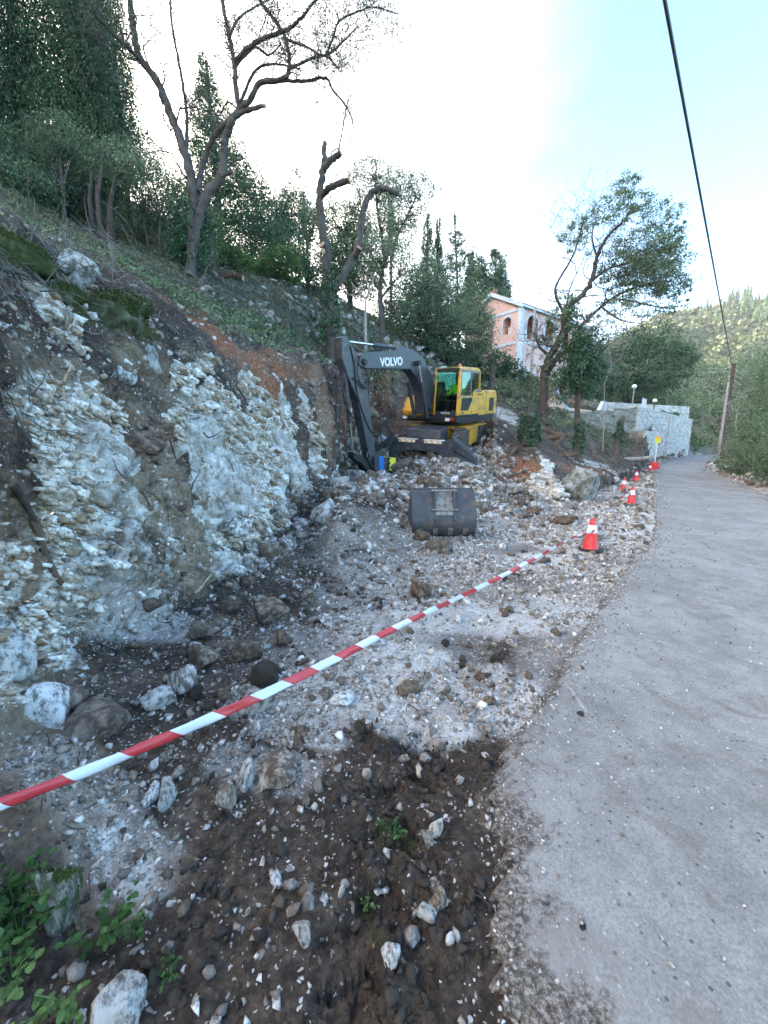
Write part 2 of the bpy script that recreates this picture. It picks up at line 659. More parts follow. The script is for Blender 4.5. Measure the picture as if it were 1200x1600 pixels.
# ---- where rock, red earth, moss, grass and white gravel lie (capsules on the ground)
def capsules(lst, warp=0.35, seed=5, soft=0.45):
    out = np.zeros(len(P0))
    for c in lst:
        pts, rpx = c[0], c[1]
        w_ = c[2] if len(c) > 2 else 1.0
        hs = [hit(u, v) for u, v in pts]
        hs = [h for h in hs if h is not None]
        if not hs:
            continue
        if len(hs) == 1:
            hs = hs * 2
        for h0, h1 in zip(hs[:-1], hs[1:]):
            a = np.array(h0)
            b = np.array(h1)
            rad = rpx / 600.0 * 0.5 * (h0.length + h1.length)
            lo, hi = np.minimum(a, b) - rad * 2.2, np.maximum(a, b) + rad * 2.2
            idx = np.where(((P0 > lo) & (P0 < hi)).all(axis=1))[0]
            if not len(idx):
                continue
            Q = P0[idx]
            e = b - a
            t = np.clip(((Q - a) @ e) / (e @ e + 1e-9), 0, 1)
            d = np.linalg.norm(Q - a - t[:, None] * e, axis=1) / rad
            d = d + warp * fbm(Q / rad * 1.6, 4, seed, 0.6)
            m = np.clip((1 - d) / soft + 0.5, 0, 1) * w_
            out[idx] = np.maximum(out[idx], m)
    return out


ROCK = capsules([
    ([(80, 650), (105, 720), (125, 830), (115, 930), (90, 990)], 46), ([(140, 640), (175, 720)], 26), ([(160, 740), (190, 860), (220, 930)], 28, .62),
    ([(235, 820), (262, 880), (255, 930)], 26, .55), ([(255, 690), (320, 640)], 26, .9), ([(290, 590), (300, 640)], 22), ([(300, 700), (310, 790)], 42, .95),
    ([(350, 640), (360, 780), (350, 870)], 50), ([(410, 620), (420, 740), (410, 850)], 46), ([(455, 700), (475, 800), (480, 840)], 30),
    ([(380, 700), (440, 820)], 50), ([(440, 600), (452, 660), (458, 730)], 13), ([(472, 610), (482, 680), (488, 740)], 12), ([(320, 850), (390, 880)], 30, .8),
    ([(300, 580), (330, 560)], 10), ([(30, 880), (40, 960)], 30, .75), ([(150, 970), (230, 950)], 22, .5),
    ([(15, 1010), (25, 1050)], 36), ([(75, 1100), (150, 1120)], 30, .85), ([(60, 1160), (110, 1230)], 34, .5), ([(140, 1260), (200, 1340), (225, 1390)], 30, .55),
    ([(95, 1400), (105, 1440)], 18, .6), ([(535, 690), (540, 720)], 7), ([(70, 490), (100, 520)], 20, .8), ([(820, 760), (860, 760)], 22, .7), ([(850, 720), (856, 770)], 12, .8),
    ([(350, 440), (420, 455)], 10, .8), ([(450, 470), (520, 500)], 14, .7), ([(560, 515), (640, 530)], 12, .8), ([(60, 465), (100, 500)], 16, .7), ([(900, 720), (960, 735)], 14, .6),
])
RED = capsules([
    ([(300, 500), (350, 540), (400, 575)], 34), ([(420, 560), (500, 600)], 22, .6), ([(400, 560), (430, 640)], 24), ([(437, 580), (445, 690)], 13), ([(505, 590), (515, 700)], 22, .8), ([(545, 600), (555, 700)], 26, .55), ([(590, 610), (600, 690)], 26, .5),
    ([(500, 640), (510, 700)], 14), ([(640, 640), (630, 690)], 20, .5), ([(790, 715), (830, 755)], 24, .9), ([(770, 725), (850, 780)], 14, .8), ([(880, 730), (940, 740)], 12, .5),
    ([(185, 690), (235, 730)], 20, .35), ([(40, 860), (60, 1000)], 24, .35), ([(330, 800), (350, 860)], 16, .4),
])
TAN = capsules([
    ([(40, 830), (70, 930), (60, 1000)], 60, .9), ([(170, 690), (230, 760), (300, 860)], 60, .9), ([(60, 600), (120, 620)], 40, .8), ([(50, 1130), (110, 1230), (200, 1370)], 60, .8),
    ([(280, 800), (330, 860)], 40, .8), ([(500, 590), (510, 680)], 30, .6), ([(0, 1250), (40, 1330)], 40, .5), ([(250, 600), (330, 700)], 60, .6),
], seed=9)
MOSS = capsules([
    ([(150, 480), (215, 500)], 26), ([(20, 400), (60, 410)], 26, .8), ([(90, 470), (120, 480)], 20, .7), ([(600, 1290), (630, 1300)], 22, .55), ([(110, 1410), (115, 1450)], 10, .7),
    ([(570, 1400), (590, 1460)], 20, .35), ([(250, 1130), (260, 1170)], 12, .3),
])
GRAVEL = capsules([
    ([(80, 1180), (150, 1270), (210, 1360)], 50, .8), ([(1000, 790), (960, 830), (890, 850)], 60), ([(960, 900), (850, 880), (740, 880)], 60), ([(880, 950), (760, 960), (660, 960)], 70), ([(760, 1080), (690, 1060), (600, 1040)], 90),
    ([(560, 1090), (470, 1070), (400, 1090)], 50, .9), ([(620, 1120), (700, 1130)], 50, .9), ([(430, 1120), (520, 1140)], 40, .7), ([(740, 840), (860, 830)], 40, .9),
    ([(600, 760), (720, 740), (760, 760)], 40, .8), ([(480, 820), (600, 880)], 40, .2), ([(760, 790), (840, 810)], 40, .9), ([(150, 930), (260, 980)], 40, .7), ([(430, 1010), (600, 920)], 30, .2),
    ([(780, 640), (810, 660)], 24, .8), ([(360, 1180), (460, 1210)], 40, .45), ([(1000, 770), (1004, 752)], 14, .8),
], seed=31)
DARK = capsules([
    ([(470, 890), (600, 950)], 24, .7), ([(545, 855), (640, 895)], 12, .6), ([(520, 800), (560, 830)], 12, .6), ([(570, 1150), (700, 1200), (760, 1190)], 50), ([(600, 1250), (640, 1400), (600, 1580)], 110), ([(720, 1040), (760, 1060)], 30), ([(840, 940), (870, 945)], 20, .8),
    ([(420, 1060), (350, 1120)], 30), ([(320, 900), (420, 930), (500, 960)], 36), ([(90, 560), (260, 560)], 60), ([(60, 720), (20, 780)], 30, .8), ([(310, 760), (320, 830)], 16, .9),
    ([(180, 830), (190, 870)], 20, .8), ([(230, 480), (330, 520)], 24), ([(560, 780), (640, 790)], 24), ([(700, 860), (600, 1010)], 16, .4), ([(780, 1000), (800, 1100)], 20, .5),
    ([(100, 1330), (60, 1500)], 90, .8), ([(330, 1450), (400, 1300)], 90, .7), ([(900, 640), (860, 700)], 40, .6),
], seed=77, warp=.75, soft=.7)
# beyond the top of the cutting grass and leaf litter cover the earth
GRASS = np.clip((KV - 6.95 + .25 * fbm(P0 * .9, 3, 3)) / .35, 0, 1)
GRASS = np.where((TH > 34.2) | (TH < -150), np.clip((KV - 4.3) / .3, 0, 1), GRASS)
sd = road_sd(P0[:, 0], P0[:, 1])
GRASS = np.where((TH > 38) & (sd > .5), 1.0, GRASS)
GRASS = np.where((TH > 16) & (TH < 34.2), np.clip((KV - 7.55 + .5 * fbm(P0 * .6, 3, 3)) / .5, 0, 1), GRASS)
GRAVEL = np.maximum(GRAVEL, np.clip(1 - np.abs(sd - .1) / .35, 0, 1) * .6 * np.clip((P0[:, 1] - 1.6) / 1.5, 0, 1))
# stone dust lies thinly over the whole floor between the cutting and the road
flo = np.clip((4.3 - KV) / .4, 0, 1) * np.clip((P0[:, 0] + 1.2 + .25 * P0[:, 1] * 0) / .8, 0, 1) * np.clip((P0[:, 1] - 2.0) / .8, 0, 1) * (TH < 60) * (TH > -60)
GRAVEL = np.maximum(GRAVEL, flo * (1 - .75 * np.clip((KV - 2.5) / .4, 0, 1) * np.clip((6 - TH) / 4, 0, 1)) * np.clip(.42 + .5 * fbm(P0 * 1.1, 4, 15), 0, .8))
GRAVEL = np.clip(GRAVEL * (1.0 + .55 * fbm(P0 * 2.1, 5, 16, .65)) - .25 * DARK, 0, 1)

# ---- relief
dist = np.hypot(P0[:, 0], P0[:, 1]) + .5
face = np.clip((KV - 3.7) / .5, 0, 1) * np.clip((7.25 - KV) / .4, 0, 1)
disp = np.zeros(len(P0))
flat = np.clip((sd - .05) / .5, 0, 1)
gmask = 1 - face
near = dist < 60
idx = np.where(near)[0]
Q = P0[idx]
dd = np.zeros(len(idx))
dd += (0.045 * fbm(Q / .9, 3, 1) + 0.022 * fbm(Q / .16, 3, 2)) * (0.25 + .75 * gmask[idx])
fm = face[idx]
# gullies and ribs of the cutting
dd += fm * (0.30 * fbm(Q * np.array([.9, .9, .35]), 3, 8) + 0.12 * fbm(Q * np.array([2.4, 2.4, 1.4]), 3, 9))
disp[idx] += dd
# rubble ramp
rub = np.clip((KV - 2.7) / .4, 0, 1) * np.clip((4.6 - KV) / .4, 0, 1) * np.clip((TH + 26) / 4, 0, 1) * np.clip((19 - TH) / 4, 0, 1)
fi = np.where((face + rub > 0.02) & (dist < 45))[0]
Q = P0[fi]
rot = np.array(Euler((R(24), R(-16), R(20))).to_matrix())
Qr = Q @ rot.T
warp = np.stack([fbm(Q * 2.2, 2, 51), fbm(Q * 2.2, 2, 52), fbm(Q * 2.2, 2, 53)], -1) * .22
far_k = np.clip(dist[fi] / 9, 1, 3)[:, None]
amt = np.clip(ROCK[fi] * 1.1 + TAN[fi] * .7 + rub[fi] * .5 + .3, 0, 1) * np.maximum(face[fi], rub[fi])
# bedded, jointed limestone: tilted layers broken into blocks that stand proud or back of one another
crk = np.zeros(len(P0))
cid = np.zeros(len(P0)) + .5
blk = 0
for th_, ln_, amp, s1 in ((.26, .6, .24, 61), (.11, .26, .10, 62), (.045, .10, .04, 63)):
    fk = 1 if th_ > .2 else far_k[:, 0]
    wz = Qr[:, 2] / (th_ * fk) + .9 * fbm(Q * (.55 / th_) * .22, 3, s1 + 5) + (warp[:, 0] * 1.2) / (th_ * 2)
    li_ = np.floor(wz).astype(np.int64)
    fz = wz - li_
    rnd_ = _hash(li_, li_ * 0 + 7, li_ * 0, s1)
    tt_ = (Qr[:, 1] * .9 + Qr[:, 0] * .45) / (ln_ * fk) + rnd_ * 5 + .5 * fbm(Q * (.3 / ln_), 2, s1 + 9) + warp[:, 1]
    tj_ = np.floor(tt_).astype(np.int64)
    ft = tt_ - tj_
    off = _hash(li_, tj_, li_ * 0 + 1, s1)
    sl = _hash(li_, tj_, li_ * 0 + 2, s1) - .5
    edge = np.minimum(np.minimum(fz, 1 - fz) / .16, np.minimum(ft, 1 - ft) / .12)
    edge = np.clip(edge, 0, 1)
    on_ = np.clip(.5 + 1.6 * fbm(Q * 1.1, 3, s1 + 20), .15, 1)
    disp[fi] += amt * amp * on_ * (1.0 * (off - .5) + .25 * (fz - .5) + .6 * sl * (ft - .5) - .30 * (1 - edge) ** 2)
    blk = blk + off * amp
    if th_ > .05:
        crk[fi] = np.maximum(crk[fi], (1 - edge) * on_ * (1 if th_ > .2 else .7))
    if th_ < .2 and th_ > .05:
        cid[fi] = off
disp[fi] += amt * (.03 * fbm(Q * 9, 4, 67, .65) + .012 * np.abs(fbm(Q * 26, 3, 68, .6)))
ff = np.where((face > .02) & (dist < 40))[0]
Q = P0[ff]
disp[ff] += face[ff] * ROCK[ff] * .045 * fbm(Q * np.array([6, 6, .8]), 3, 88)
_bk = np.array(W(600, 728, 12.2))
disp -= .32 * np.exp(-(np.hypot(P0[:, 0] - _bk[0], P0[:, 1] - _bk[1]) / 1.1) ** 2)
disp *= flat
# tyre ruts pressed in the dark earth of the foreground
ti = np.where((DARK > .2) & (dist < 4.5))[0]
Q = P0[ti]
along = Q[:, 0] * .28 + Q[:, 1] * .96
across = Q[:, 0] * .96 - Q[:, 1] * .28
disp[ti] -= DARK[ti] * .035 * np.exp(-((across + .32) / .2) ** 2) * (1 + .6 * np.sign(np.sin(along * 24 + 2.5 * np.abs(across + .32) * 8)))
disp[ti] += DARK[ti] * .05 * fbm(Q * 8, 5, 91, .6)
nv = NRM.copy()
up = np.array([0, 0, 1.0])
P1 = P0 + nv * disp[:, None]
# level bed under the road
rz = road_z(P0[:, 1])
bed = np.clip(1 - (sd + .12) / .35, 0, 1)
P1[:, 2] = P1[:, 2] * (1 - bed) + (rz - .022) * bed
PG = P1.reshape(NT, NR, 3)
NRM1 = grid_normals(PG).reshape(-1, 3)


# ---- ground material
def ground_material():
    m, nt, b, N, L = nodes_of('excavated_ground')
    co = coords(N)

    def attr(n):
        a = N.new('ShaderNodeAttribute')
        a.attribute_name = n
        return a.outputs['Fac']
    nb = noise_n(N, L, 2.2, 8, .7, co)
    nf = noise_n(N, L, 26, 7, .75, co)
    nff = noise_n(N, L, 110, 4, .8, co)
    vor = N.new('ShaderNodeTexVoronoi')
    vor.inputs['Scale'].default_value = 55
    wv = mixc(N, L, .035, co, noise_n(N, L, 40, 2, .5, co).outputs['Color'])
    L.new(wv, vor.inputs['Vector'])
    vor2 = N.new('ShaderNodeTexVoronoi')
    vor2.inputs['Scale'].default_value = 21
    L.new(wv, vor2.inputs['Vector'])
    # earth
    r1 = ramp(N, [(.3, (.024, .017, .013)), (.48, (.066, .050, .039)), (.66, (.14, .11, .087))])
    L.new(nf.outputs['Fac'], r1.inputs[0])
    r1b = ramp(N, [(.36, (.62, .60, .60)), (.50, (1.05, 1.0, .98)), (.64, (2.2, 2.05, 1.9))])
    L.new(nb.outputs['Fac'], r1b.inputs[0])
    soil = mixc(N, L, 1.0, r1.outputs[0], r1b.outputs[0], 'MULTIPLY')
    # dark damp earth
    soil = mixc(N, L, math_n(N, L, 'MULTIPLY', attr('dark'), .55), soil, mixc(N, L, .4, r1.outputs[0], (.02, .015, .013)))
    # limestone grit in the earth: tiny chips, colour only
    sep = N.new('ShaderNodeSeparateColor')
    L.new(vor.outputs['Color'], sep.inputs[0])
    sep2 = N.new('ShaderNodeSeparateColor')
    L.new(vor2.outputs['Color'], sep2.inputs[0])
    gcol = ramp(N, [(.0, (.16, .13, .11)), (.5, (.38, .35, .32)), (1, (.68, .67, .65))])
    L.new(sep.outputs[1], gcol.inputs[0])
    dot = math_n(N, L, 'LESS_THAN', vor.outputs['Distance'], .36)
    dot2 = math_n(N, L, 'LESS_THAN', vor2.outputs['Distance'], .34)
    thr = math_n(N, L, 'ADD', math_n(N, L, 'MULTIPLY', attr('gravel'), .75), math_n(N, L, 'MULTIPLY', nb.outputs['Fac'], .42))
    thr = math_n(N, L, 'SUBTRACT', thr, math_n(N, L, 'MULTIPLY', attr('dark'), .14))
    thr = math_n(N, L, 'MULTIPLY', thr, math_n(N, L, 'SUBTRACT', 1.0, attr('grass'), True))
    on = math_n(N, L, 'MULTIPLY', dot, math_n(N, L, 'LESS_THAN', sep.outputs[0], thr))
    on2 = math_n(N, L, 'MULTIPLY', dot2, math_n(N, L, 'LESS_THAN', sep2.outputs[0], math_n(N, L, 'MULTIPLY', thr, .28)))
    # white dust between the gravel
    gr = ramp(N, [(.3, (.32, .295, .27)), (.48, (.55, .53, .51)), (.66, (.76, .75, .73))])
    L.new(nf.outputs['Fac'], gr.inputs[0])
    gfac = math_n(N, L, 'MULTIPLY', attr('gravel'), math_n(N, L, 'ADD', nb.outputs['Fac'], .42), True)
    base = mixc(N, L, gfac, soil, gr.outputs[0])
    # red earth
    rr = ramp(N, [(.34, (.10, .038, .02)), (.5, (.24, .095, .048)), (.64, (.38, .20, .12))])
    L.new(nf.outputs['Fac'], rr.inputs[0])
    base = mixc(N, L, attr('red'), base, rr.outputs[0])
    # tan broken rock
    tn = ramp(N, [(.3, (.09, .062, .042)), (.45, (.23, .165, .11)), (.6, (.36, .29, .215)), (.75, (.50, .46, .40))])
    L.new(math_n(N, L, 'ADD', math_n(N, L, 'MULTIPLY', nf.outputs['Fac'], .6), math_n(N, L, 'MULTIPLY', nb.outputs['Fac'], .4)), tn.inputs[0])
    tf = math_n(N, L, 'MULTIPLY', attr('tan'), math_n(N, L, 'MULTIPLY', nb.outputs['Fac'], 1.7), True)
    base = mixc(N, L, tf, base, tn.outputs[0])
    # white freshly broken limestone with ochre joints
    wr = ramp(N, [(.33, (.20, .135, .08)), (.42, (.36, .28, .20)), (.49, (.60, .575, .55)), (.58, (.84, .82, .78))])
    nr = noise_n(N, L, 5.5, 8, .74, co, .3)
    mst = N.new('ShaderNodeMapping')
    mst.inputs['Scale'].default_value = (5.5, 5.5, .4)
    L.new(co, mst.inputs['Vector'])
    nst = noise_n(N, L, 1.6, 6, .7, mst.outputs[0], .2)
    cidv = math_n(N, L, 'ADD', math_n(N, L, 'ADD', math_n(N, L, 'MULTIPLY', nr.outputs['Fac'], .42), math_n(N, L, 'MULTIPLY', nst.outputs['Fac'], .58)), math_n(N, L, 'MULTIPLY', math_n(N, L, 'SUBTRACT', attr('cell'), .5), .16))
    L.new(cidv, wr.inputs[0])
    mpv = N.new('ShaderNodeMapping')
    mpv.inputs['Rotation'].default_value = (R(24), R(-16), R(20))
    mpv.inputs['Scale'].default_value = (1, 1, 1.9)
    L.new(mixc(N, L, .06, co, noise_n(N, L, 5, 3, .6, co).outputs['Color']), mpv.inputs['Vector'])
    crs = None
    for sc_, wd_, st_ in ((6.5, .045, .75), (15, .05, .55)):
        ve = N.new('ShaderNodeTexVoronoi')
        ve.feature = 'DISTANCE_TO_EDGE'
        ve.inputs['Scale'].default_value = sc_
        L.new(mpv.outputs[0], ve.inputs['Vector'])
        e_ = N.new('ShaderNodeMapRange')
        e_.inputs['From Min'].default_value = 0
        e_.inputs['From Max'].default_value = wd_
        e_.inputs['To Min'].default_value = st_
        e_.inputs['To Max'].default_value = 0
        L.new(ve.outputs['Distance'], e_.inputs['Value'])
        crs = e_.outputs[0] if crs is None else math_n(N, L, 'MAXIMUM', crs, e_.outputs[0])
    nbk = ramp(N, [(.40, 0.0), (.56, 1.0)])
    L.new(noise_n(N, L, 2.6, 5, .65, co).outputs['Fac'], nbk.inputs[0])
    crs = math_n(N, L, 'MULTIPLY', crs, nbk.outputs[0])
    vcell = N.new('ShaderNodeTexVoronoi')
    vcell.inputs['Scale'].default_value = 6.5
    L.new(mpv.outputs[0], vcell.inputs['Vector'])
    sc2 = N.new('ShaderNodeSeparateColor')
    L.new(vcell.outputs['Color'], sc2.inputs[0])
    rock = mixc(N, L, math_n(N, L, 'MULTIPLY', sc2.outputs[0], .5), wr.outputs[0], (.34, .315, .29))
    rock = mixc(N, L, math_n(N, L, 'MULTIPLY', math_n(N, L, 'MAXIMUM', math_n(N, L, 'MULTIPLY', attr('crack'), .7), crs), 1.0), rock, (.12, .082, .052))
    sm = N.new('ShaderNodeMapRange')
    sm.inputs['From Min'].default_value = .36
    sm.inputs['From Max'].default_value = .52
    L.new(math_n(N, L, 'ADD', math_n(N, L, 'MULTIPLY', attr('rock'), .75), math_n(N, L, 'MULTIPLY', math_n(N, L, 'SUBTRACT', nr.outputs['Fac'], .5), .9)), sm.inputs['Value'])
    base = mixc(N, L, sm.outputs[0], base, rock)
    base = mixc(N, L, on, base, gcol.outputs[0])
    base = mixc(N, L, on2, base, gcol.outputs[0])
    # grass and litter, moss
    gs = ramp(N, [(.3, (.032, .027, .020)), (.5, (.075, .072, .046)), (.7, (.17, .155, .12))])
    L.new(nf.outputs['Fac'], gs.inputs[0])
    base = mixc(N, L, math_n(N, L, 'MULTIPLY', attr('grass'), math_n(N, L, 'ADD', nb.outputs['Fac'], .35), True), base, gs.outputs[0])
    ms = ramp(N, [(.35, (.018, .024, .008)), (.6, (.08, .10, .018))])
    L.new(nf.outputs['Fac'], ms.inputs[0])
    base = mixc(N, L, math_n(N, L, 'MULTIPLY', attr('moss'), math_n(N, L, 'MULTIPLY', nb.outputs['Fac'], 1.7), True), base, ms.outputs[0])
    L.new(base, b.inputs['Base Color'])
    b.inputs['Roughness'].default_value = .92
    b.inputs['Specular IOR Level'].default_value = .2
    h = math_n(N, L, 'ADD', nf.outputs['Fac'], math_n(N, L, 'MULTIPLY', nff.outputs['Fac'], .35))
    h = math_n(N, L, 'ADD', h, math_n(N, L, 'MULTIPLY', on, .35))
    h = math_n(N, L, 'ADD', h, math_n(N, L, 'MULTIPLY', on2, .7))
    L.new(bump_n(N, L, h, .9, .03), b.inputs['Normal'])
    return m


GM = ground_material()
I2 = np.arange(NT * NR).reshape(NT, NR)
FQ = np.stack([I2[:-1, :-1], I2[:-1, 1:], I2[1:, 1:], I2[1:, :-1]], -1)
KF = GK[:-1, :-1]
THF = np.repeat(th_fine[:-1, None], NR - 1, axis=1)


def sheet(name, sel, smooth=True):
    F = FQ[sel].reshape(-1, 4)
    used, inv = np.unique(F, return_inverse=True)
    me = np_mesh(name, P1[used], inv.reshape(F.shape), [GM], smooth=smooth)
    for an, arr in (('rock', ROCK), ('red', RED), ('tan', TAN), ('moss', MOSS), ('gravel', GRAVEL), ('dark', DARK), ('grass', GRASS), ('crack', crk), ('cell', cid)):
        at = me.attributes.new(an, 'FLOAT', 'POINT')
        at.data.foreach_set('value', arr[used].astype(np.float32))
    o = link(name, me)
    tag(o, kind='structure')
    return o


cutting = (KF >= 3.9) & (KF < 7.0) & (THF < 34) & (THF > -115)
sheet('ground', KF < np.where((THF < 34) & (THF > -115), 3.9, 5.0))
sheet('rock_cutting', cutting, False)
sheet('hillside', ~cutting & ~(KF < np.where((THF < 34) & (THF > -115), 3.9, 5.0)))
# pole under the camera is open by 0.6 m: close it
c_ = MB()
c_.add([(.66 * math.sin(a * PI / 8), .66 * math.cos(a * PI / 8), -.045) for a in range(16)], [tuple(range(16))[::-1]])
tag(c_.build('ground_patch', GM), kind='structure')

# the finished ground, for setting things down on it
sub = PG[::2, ::2]
a_, b_ = sub.shape[:2]
ii = np.arange(a_ * b_).reshape(a_, b_)
Fc = np.stack([ii[:-1, :-1], ii[1:, :-1], ii[1:, 1:], ii[:-1, 1:]], -1).reshape(-1, 4)
GROUND = BVHTree.FromPolygons(sub.reshape(-1, 3).tolist(), Fc.tolist())


def on_ground(u, v):
    d = (W(u, v, 1.0) - CAMP).normalized()
    h = GROUND.ray_cast(CAMP, d, 400)
    return (h[0], h[1]) if h[0] is not None else (W(u, v, 30), Vector((0, 0, 1)))


def drop(x, y, top=150.0):
    h = GROUND.ray_cast(Vector((x, y, top)), Vector((0, 0, -1)), 400)
    return h[0].z if h[0] is not None else 0.0


# ---------------------------------------------------------------- road
def road_material():
    m, nt, b, N, L = nodes_of('worn_concrete_asphalt')
    co = coords(N)
    n1 = noise_n(N, L, .8, 8, .68, co, .7)
    n2 = noise_n(N, L, 5, 8, .76, co)
    n3 = noise_n(N, L, 95, 5, .8, co)
    r1 = ramp(N, [(.33, (.155, .148, .140)), (.47, (.225, .217, .208)), (.64, (.33, .32, .305))])
    L.new(math_n(N, L, 'ADD', math_n(N, L, 'MULTIPLY', n1.outputs['Fac'], .55), math_n(N, L, 'MULTIPLY', n2.outputs['Fac'], .45)), r1.inputs[0])
    r3 = ramp(N, [(.36, (.66, .65, .64)), (.52, (1, 1, 1)), (.66, (1.28, 1.28, 1.28))])
    L.new(n3.outputs['Fac'], r3.inputs[0])
    c = mixc(N, L, 1, r1.outputs[0], r3.outputs[0], 'MULTIPLY')
    # brown stains
    n4 = noise_n(N, L, 3.1, 6, .7, co, 1.2)
    r4 = ramp(N, [(.52, 0.0), (.70, .7)])
    L.new(n4.outputs['Fac'], r4.inputs[0])
    c = mixc(N, L, r4.outputs[0], c, (.15, .115, .095))
    # small dark specks and pale chips
    v = N.new('ShaderNodeTexVoronoi')
    v.inputs['Scale'].default_value = 34
    L.new(co, v.inputs['Vector'])
    sp = N.new('ShaderNodeSeparateColor')
    L.new(v.outputs['Color'], sp.inputs[0])
    dk = math_n(N, L, 'MULTIPLY', math_n(N, L, 'LESS_THAN', v.outputs['Distance'], .22), math_n(N, L, 'LESS_THAN', sp.outputs[0], .10))
    lt = math_n(N, L, 'MULTIPLY', math_n(N, L, 'LESS_THAN', v.outputs['Distance'], .2), math_n(N, L, 'GREATER_THAN', sp.outputs[0], .86))
    c = mixc(N, L, math_n(N, L, 'MULTIPLY', dk, .8), c, (.05, .042, .038))
    c = mixc(N, L, math_n(N, L, 'MULTIPLY', lt, .7), c, (.42, .41, .40))
    # dust blown from the dig near the left edge
    a = N.new('ShaderNodeAttribute')
    a.attribute_name = 'edge'
    ef = math_n(N, L, 'MULTIPLY', a.outputs['Fac'], math_n(N, L, 'MULTIPLY', n4.outputs['Fac'], 1.1), True)
    c = mixc(N, L, ef, c, (.30, .28, .265))
    n7 = noise_n(N, L, 5.5, 8, .78, co, .4)
    n8 = noise_n(N, L, 60, 5, .8, co)
    e7 = ramp(N, [(.60, 0.0), (.70, 1.0)])
    L.new(math_n(N, L, 'ADD', math_n(N, L, 'MULTIPLY', a.outputs['Fac'], .34), math_n(N, L, 'MULTIPLY', n7.outputs['Fac'], .82)), e7.inputs[0])
    so = ramp(N, [(.36, (.035, .027, .022)), (.5, (.11, .09, .075)), (.64, (.32, .30, .28))])
    L.new(n8.outputs['Fac'], so.inputs[0])
    c = mixc(N, L, e7.outputs[0], c, so.outputs[0])
    # white scrapes left by the bucket
    mp = N.new('ShaderNodeMapping')
    mp.inputs['Rotation'].default_value = (0, 0, R(-4))
    mp.inputs['Scale'].default_value = (9.0, .42, 1)
    L.new(co, mp.inputs['Vector'])
    n5 = noise_n(N, L, 1.0, 3, .5, mp.outputs[0], .3)
    n6 = noise_n(N, L, 1.1, 2, .5, co)
    l5 = math_n(N, L, 'LESS_THAN', math_n(N, L, 'ABSOLUTE', math_n(N, L, 'SUBTRACT', n5.outputs['Fac'], .62)), .0045)
    l6 = math_n(N, L, 'GREATER_THAN', n6.outputs['Fac'], .55)
    c = mixc(N, L, math_n(N, L, 'MULTIPLY', math_n(N, L, 'MULTIPLY', l5, l6), .55), c, (.46, .45, .45))
    L.new(c, b.inputs['Base Color'])
    b.inputs['Roughness'].default_value = .85
    b.inputs['Specular IOR Level'].default_value = .3
    h = math_n(N, L, 'ADD', math_n(N, L, 'MULTIPLY', n2.outputs['Fac'], .6), n3.outputs['Fac'])
    L.new(bump_n(N, L, h, .55, .008), b.inputs['Normal'])
    return m


def densify(line, step_of):
    P = [Vector((p[0], p[1], 0)) for p in line]
    return P


NS, NW = 900, 60
seg_n = len(ROAD_L) - 1
par = np.concatenate([np.linspace(0, 2, 30, endpoint=False), np.linspace(2, 12, 560, endpoint=False), np.linspace(12, seg_n, NS - 590)])


def cr(line, t):
    A = np.array(line)
    k = np.clip(np.floor(t).astype(int), 0, len(A) - 2)
    s = (t - k)[:, None]
    p1, p2 = A[k], A[k + 1]
    p0, p3 = A[np.maximum(k - 1, 0)], A[np.minimum(k + 2, len(A) - 1)]
    return .5 * ((2 * p1) + (p2 - p0) * s + (2 * p0 - 5 * p1 + 4 * p2 - p3) * s * s + (3 * p1 - p0 - 3 * p2 + p3) * s ** 3)


Lp, Rp = cr(ROAD_L, par), cr(ROAD_R, par)
jag = fbm(np.column_stack([Lp * 1.3, np.zeros(NS)]), 7, 41, .68) * .5 + .10
dL = Rp - Lp
wL = np.linalg.norm(dL, axis=1, keepdims=True)
Lp = Lp + dL / wL * jag[:, None]
cross_t = np.concatenate([[0], np.linspace(0, 1, NW) ** 1.25])
RV = Lp[:, None, :] * (1 - cross_t)[None, :, None] + Rp[:, None, :] * cross_t[None, :, None]
rzv = road_z(RV[..., 1]) + .012 + .010 * fbm(np.column_stack([RV.reshape(-1, 2) * .8, np.zeros(RV[..., 0].size)]), 3, 5).reshape(RV.shape[:2])
edge_up = np.clip(np.linalg.norm(RV - Lp[:, None, :], axis=-1) / .25, 0, 1)
rzv = rzv - .022 * (1 - edge_up) ** 2
rzv[:, 0] -= .03
RV3 = np.concatenate([RV, rzv[..., None]], -1).reshape(-1, 3)
ii = np.arange(NS * (NW + 1)).reshape(NS, NW + 1)
RF = np.stack([ii[:-1, :-1], ii[:-1, 1:], ii[1:, 1:], ii[1:, :-1]], -1).reshape(-1, 4)
me = np_mesh('road', RV3, RF, [road_material()], smooth=True)
at = me.attributes.new('edge', 'FLOAT', 'POINT')
edv = np.clip(1 - np.linalg.norm(RV - Lp[:, None, :], axis=-1) / .8, 0, 1) ** 1.4
at.data.foreach_set('value', edv.ravel().astype(np.float32))
tag(link('road', me), kind='structure')
# ================================================================ STONES
def ico(sub):
    bm = bmesh.new()
    bmesh.ops.create_icosphere(bm, subdivisions=sub, radius=1)
    V = np.array([v.co for v in bm.verts])
    F = np.array([[v.index for v in f.verts] for f in bm.faces])
    bm.free()
    return V, F


ICO = {k: ico(k) for k in (1, 2, 3, 4)}


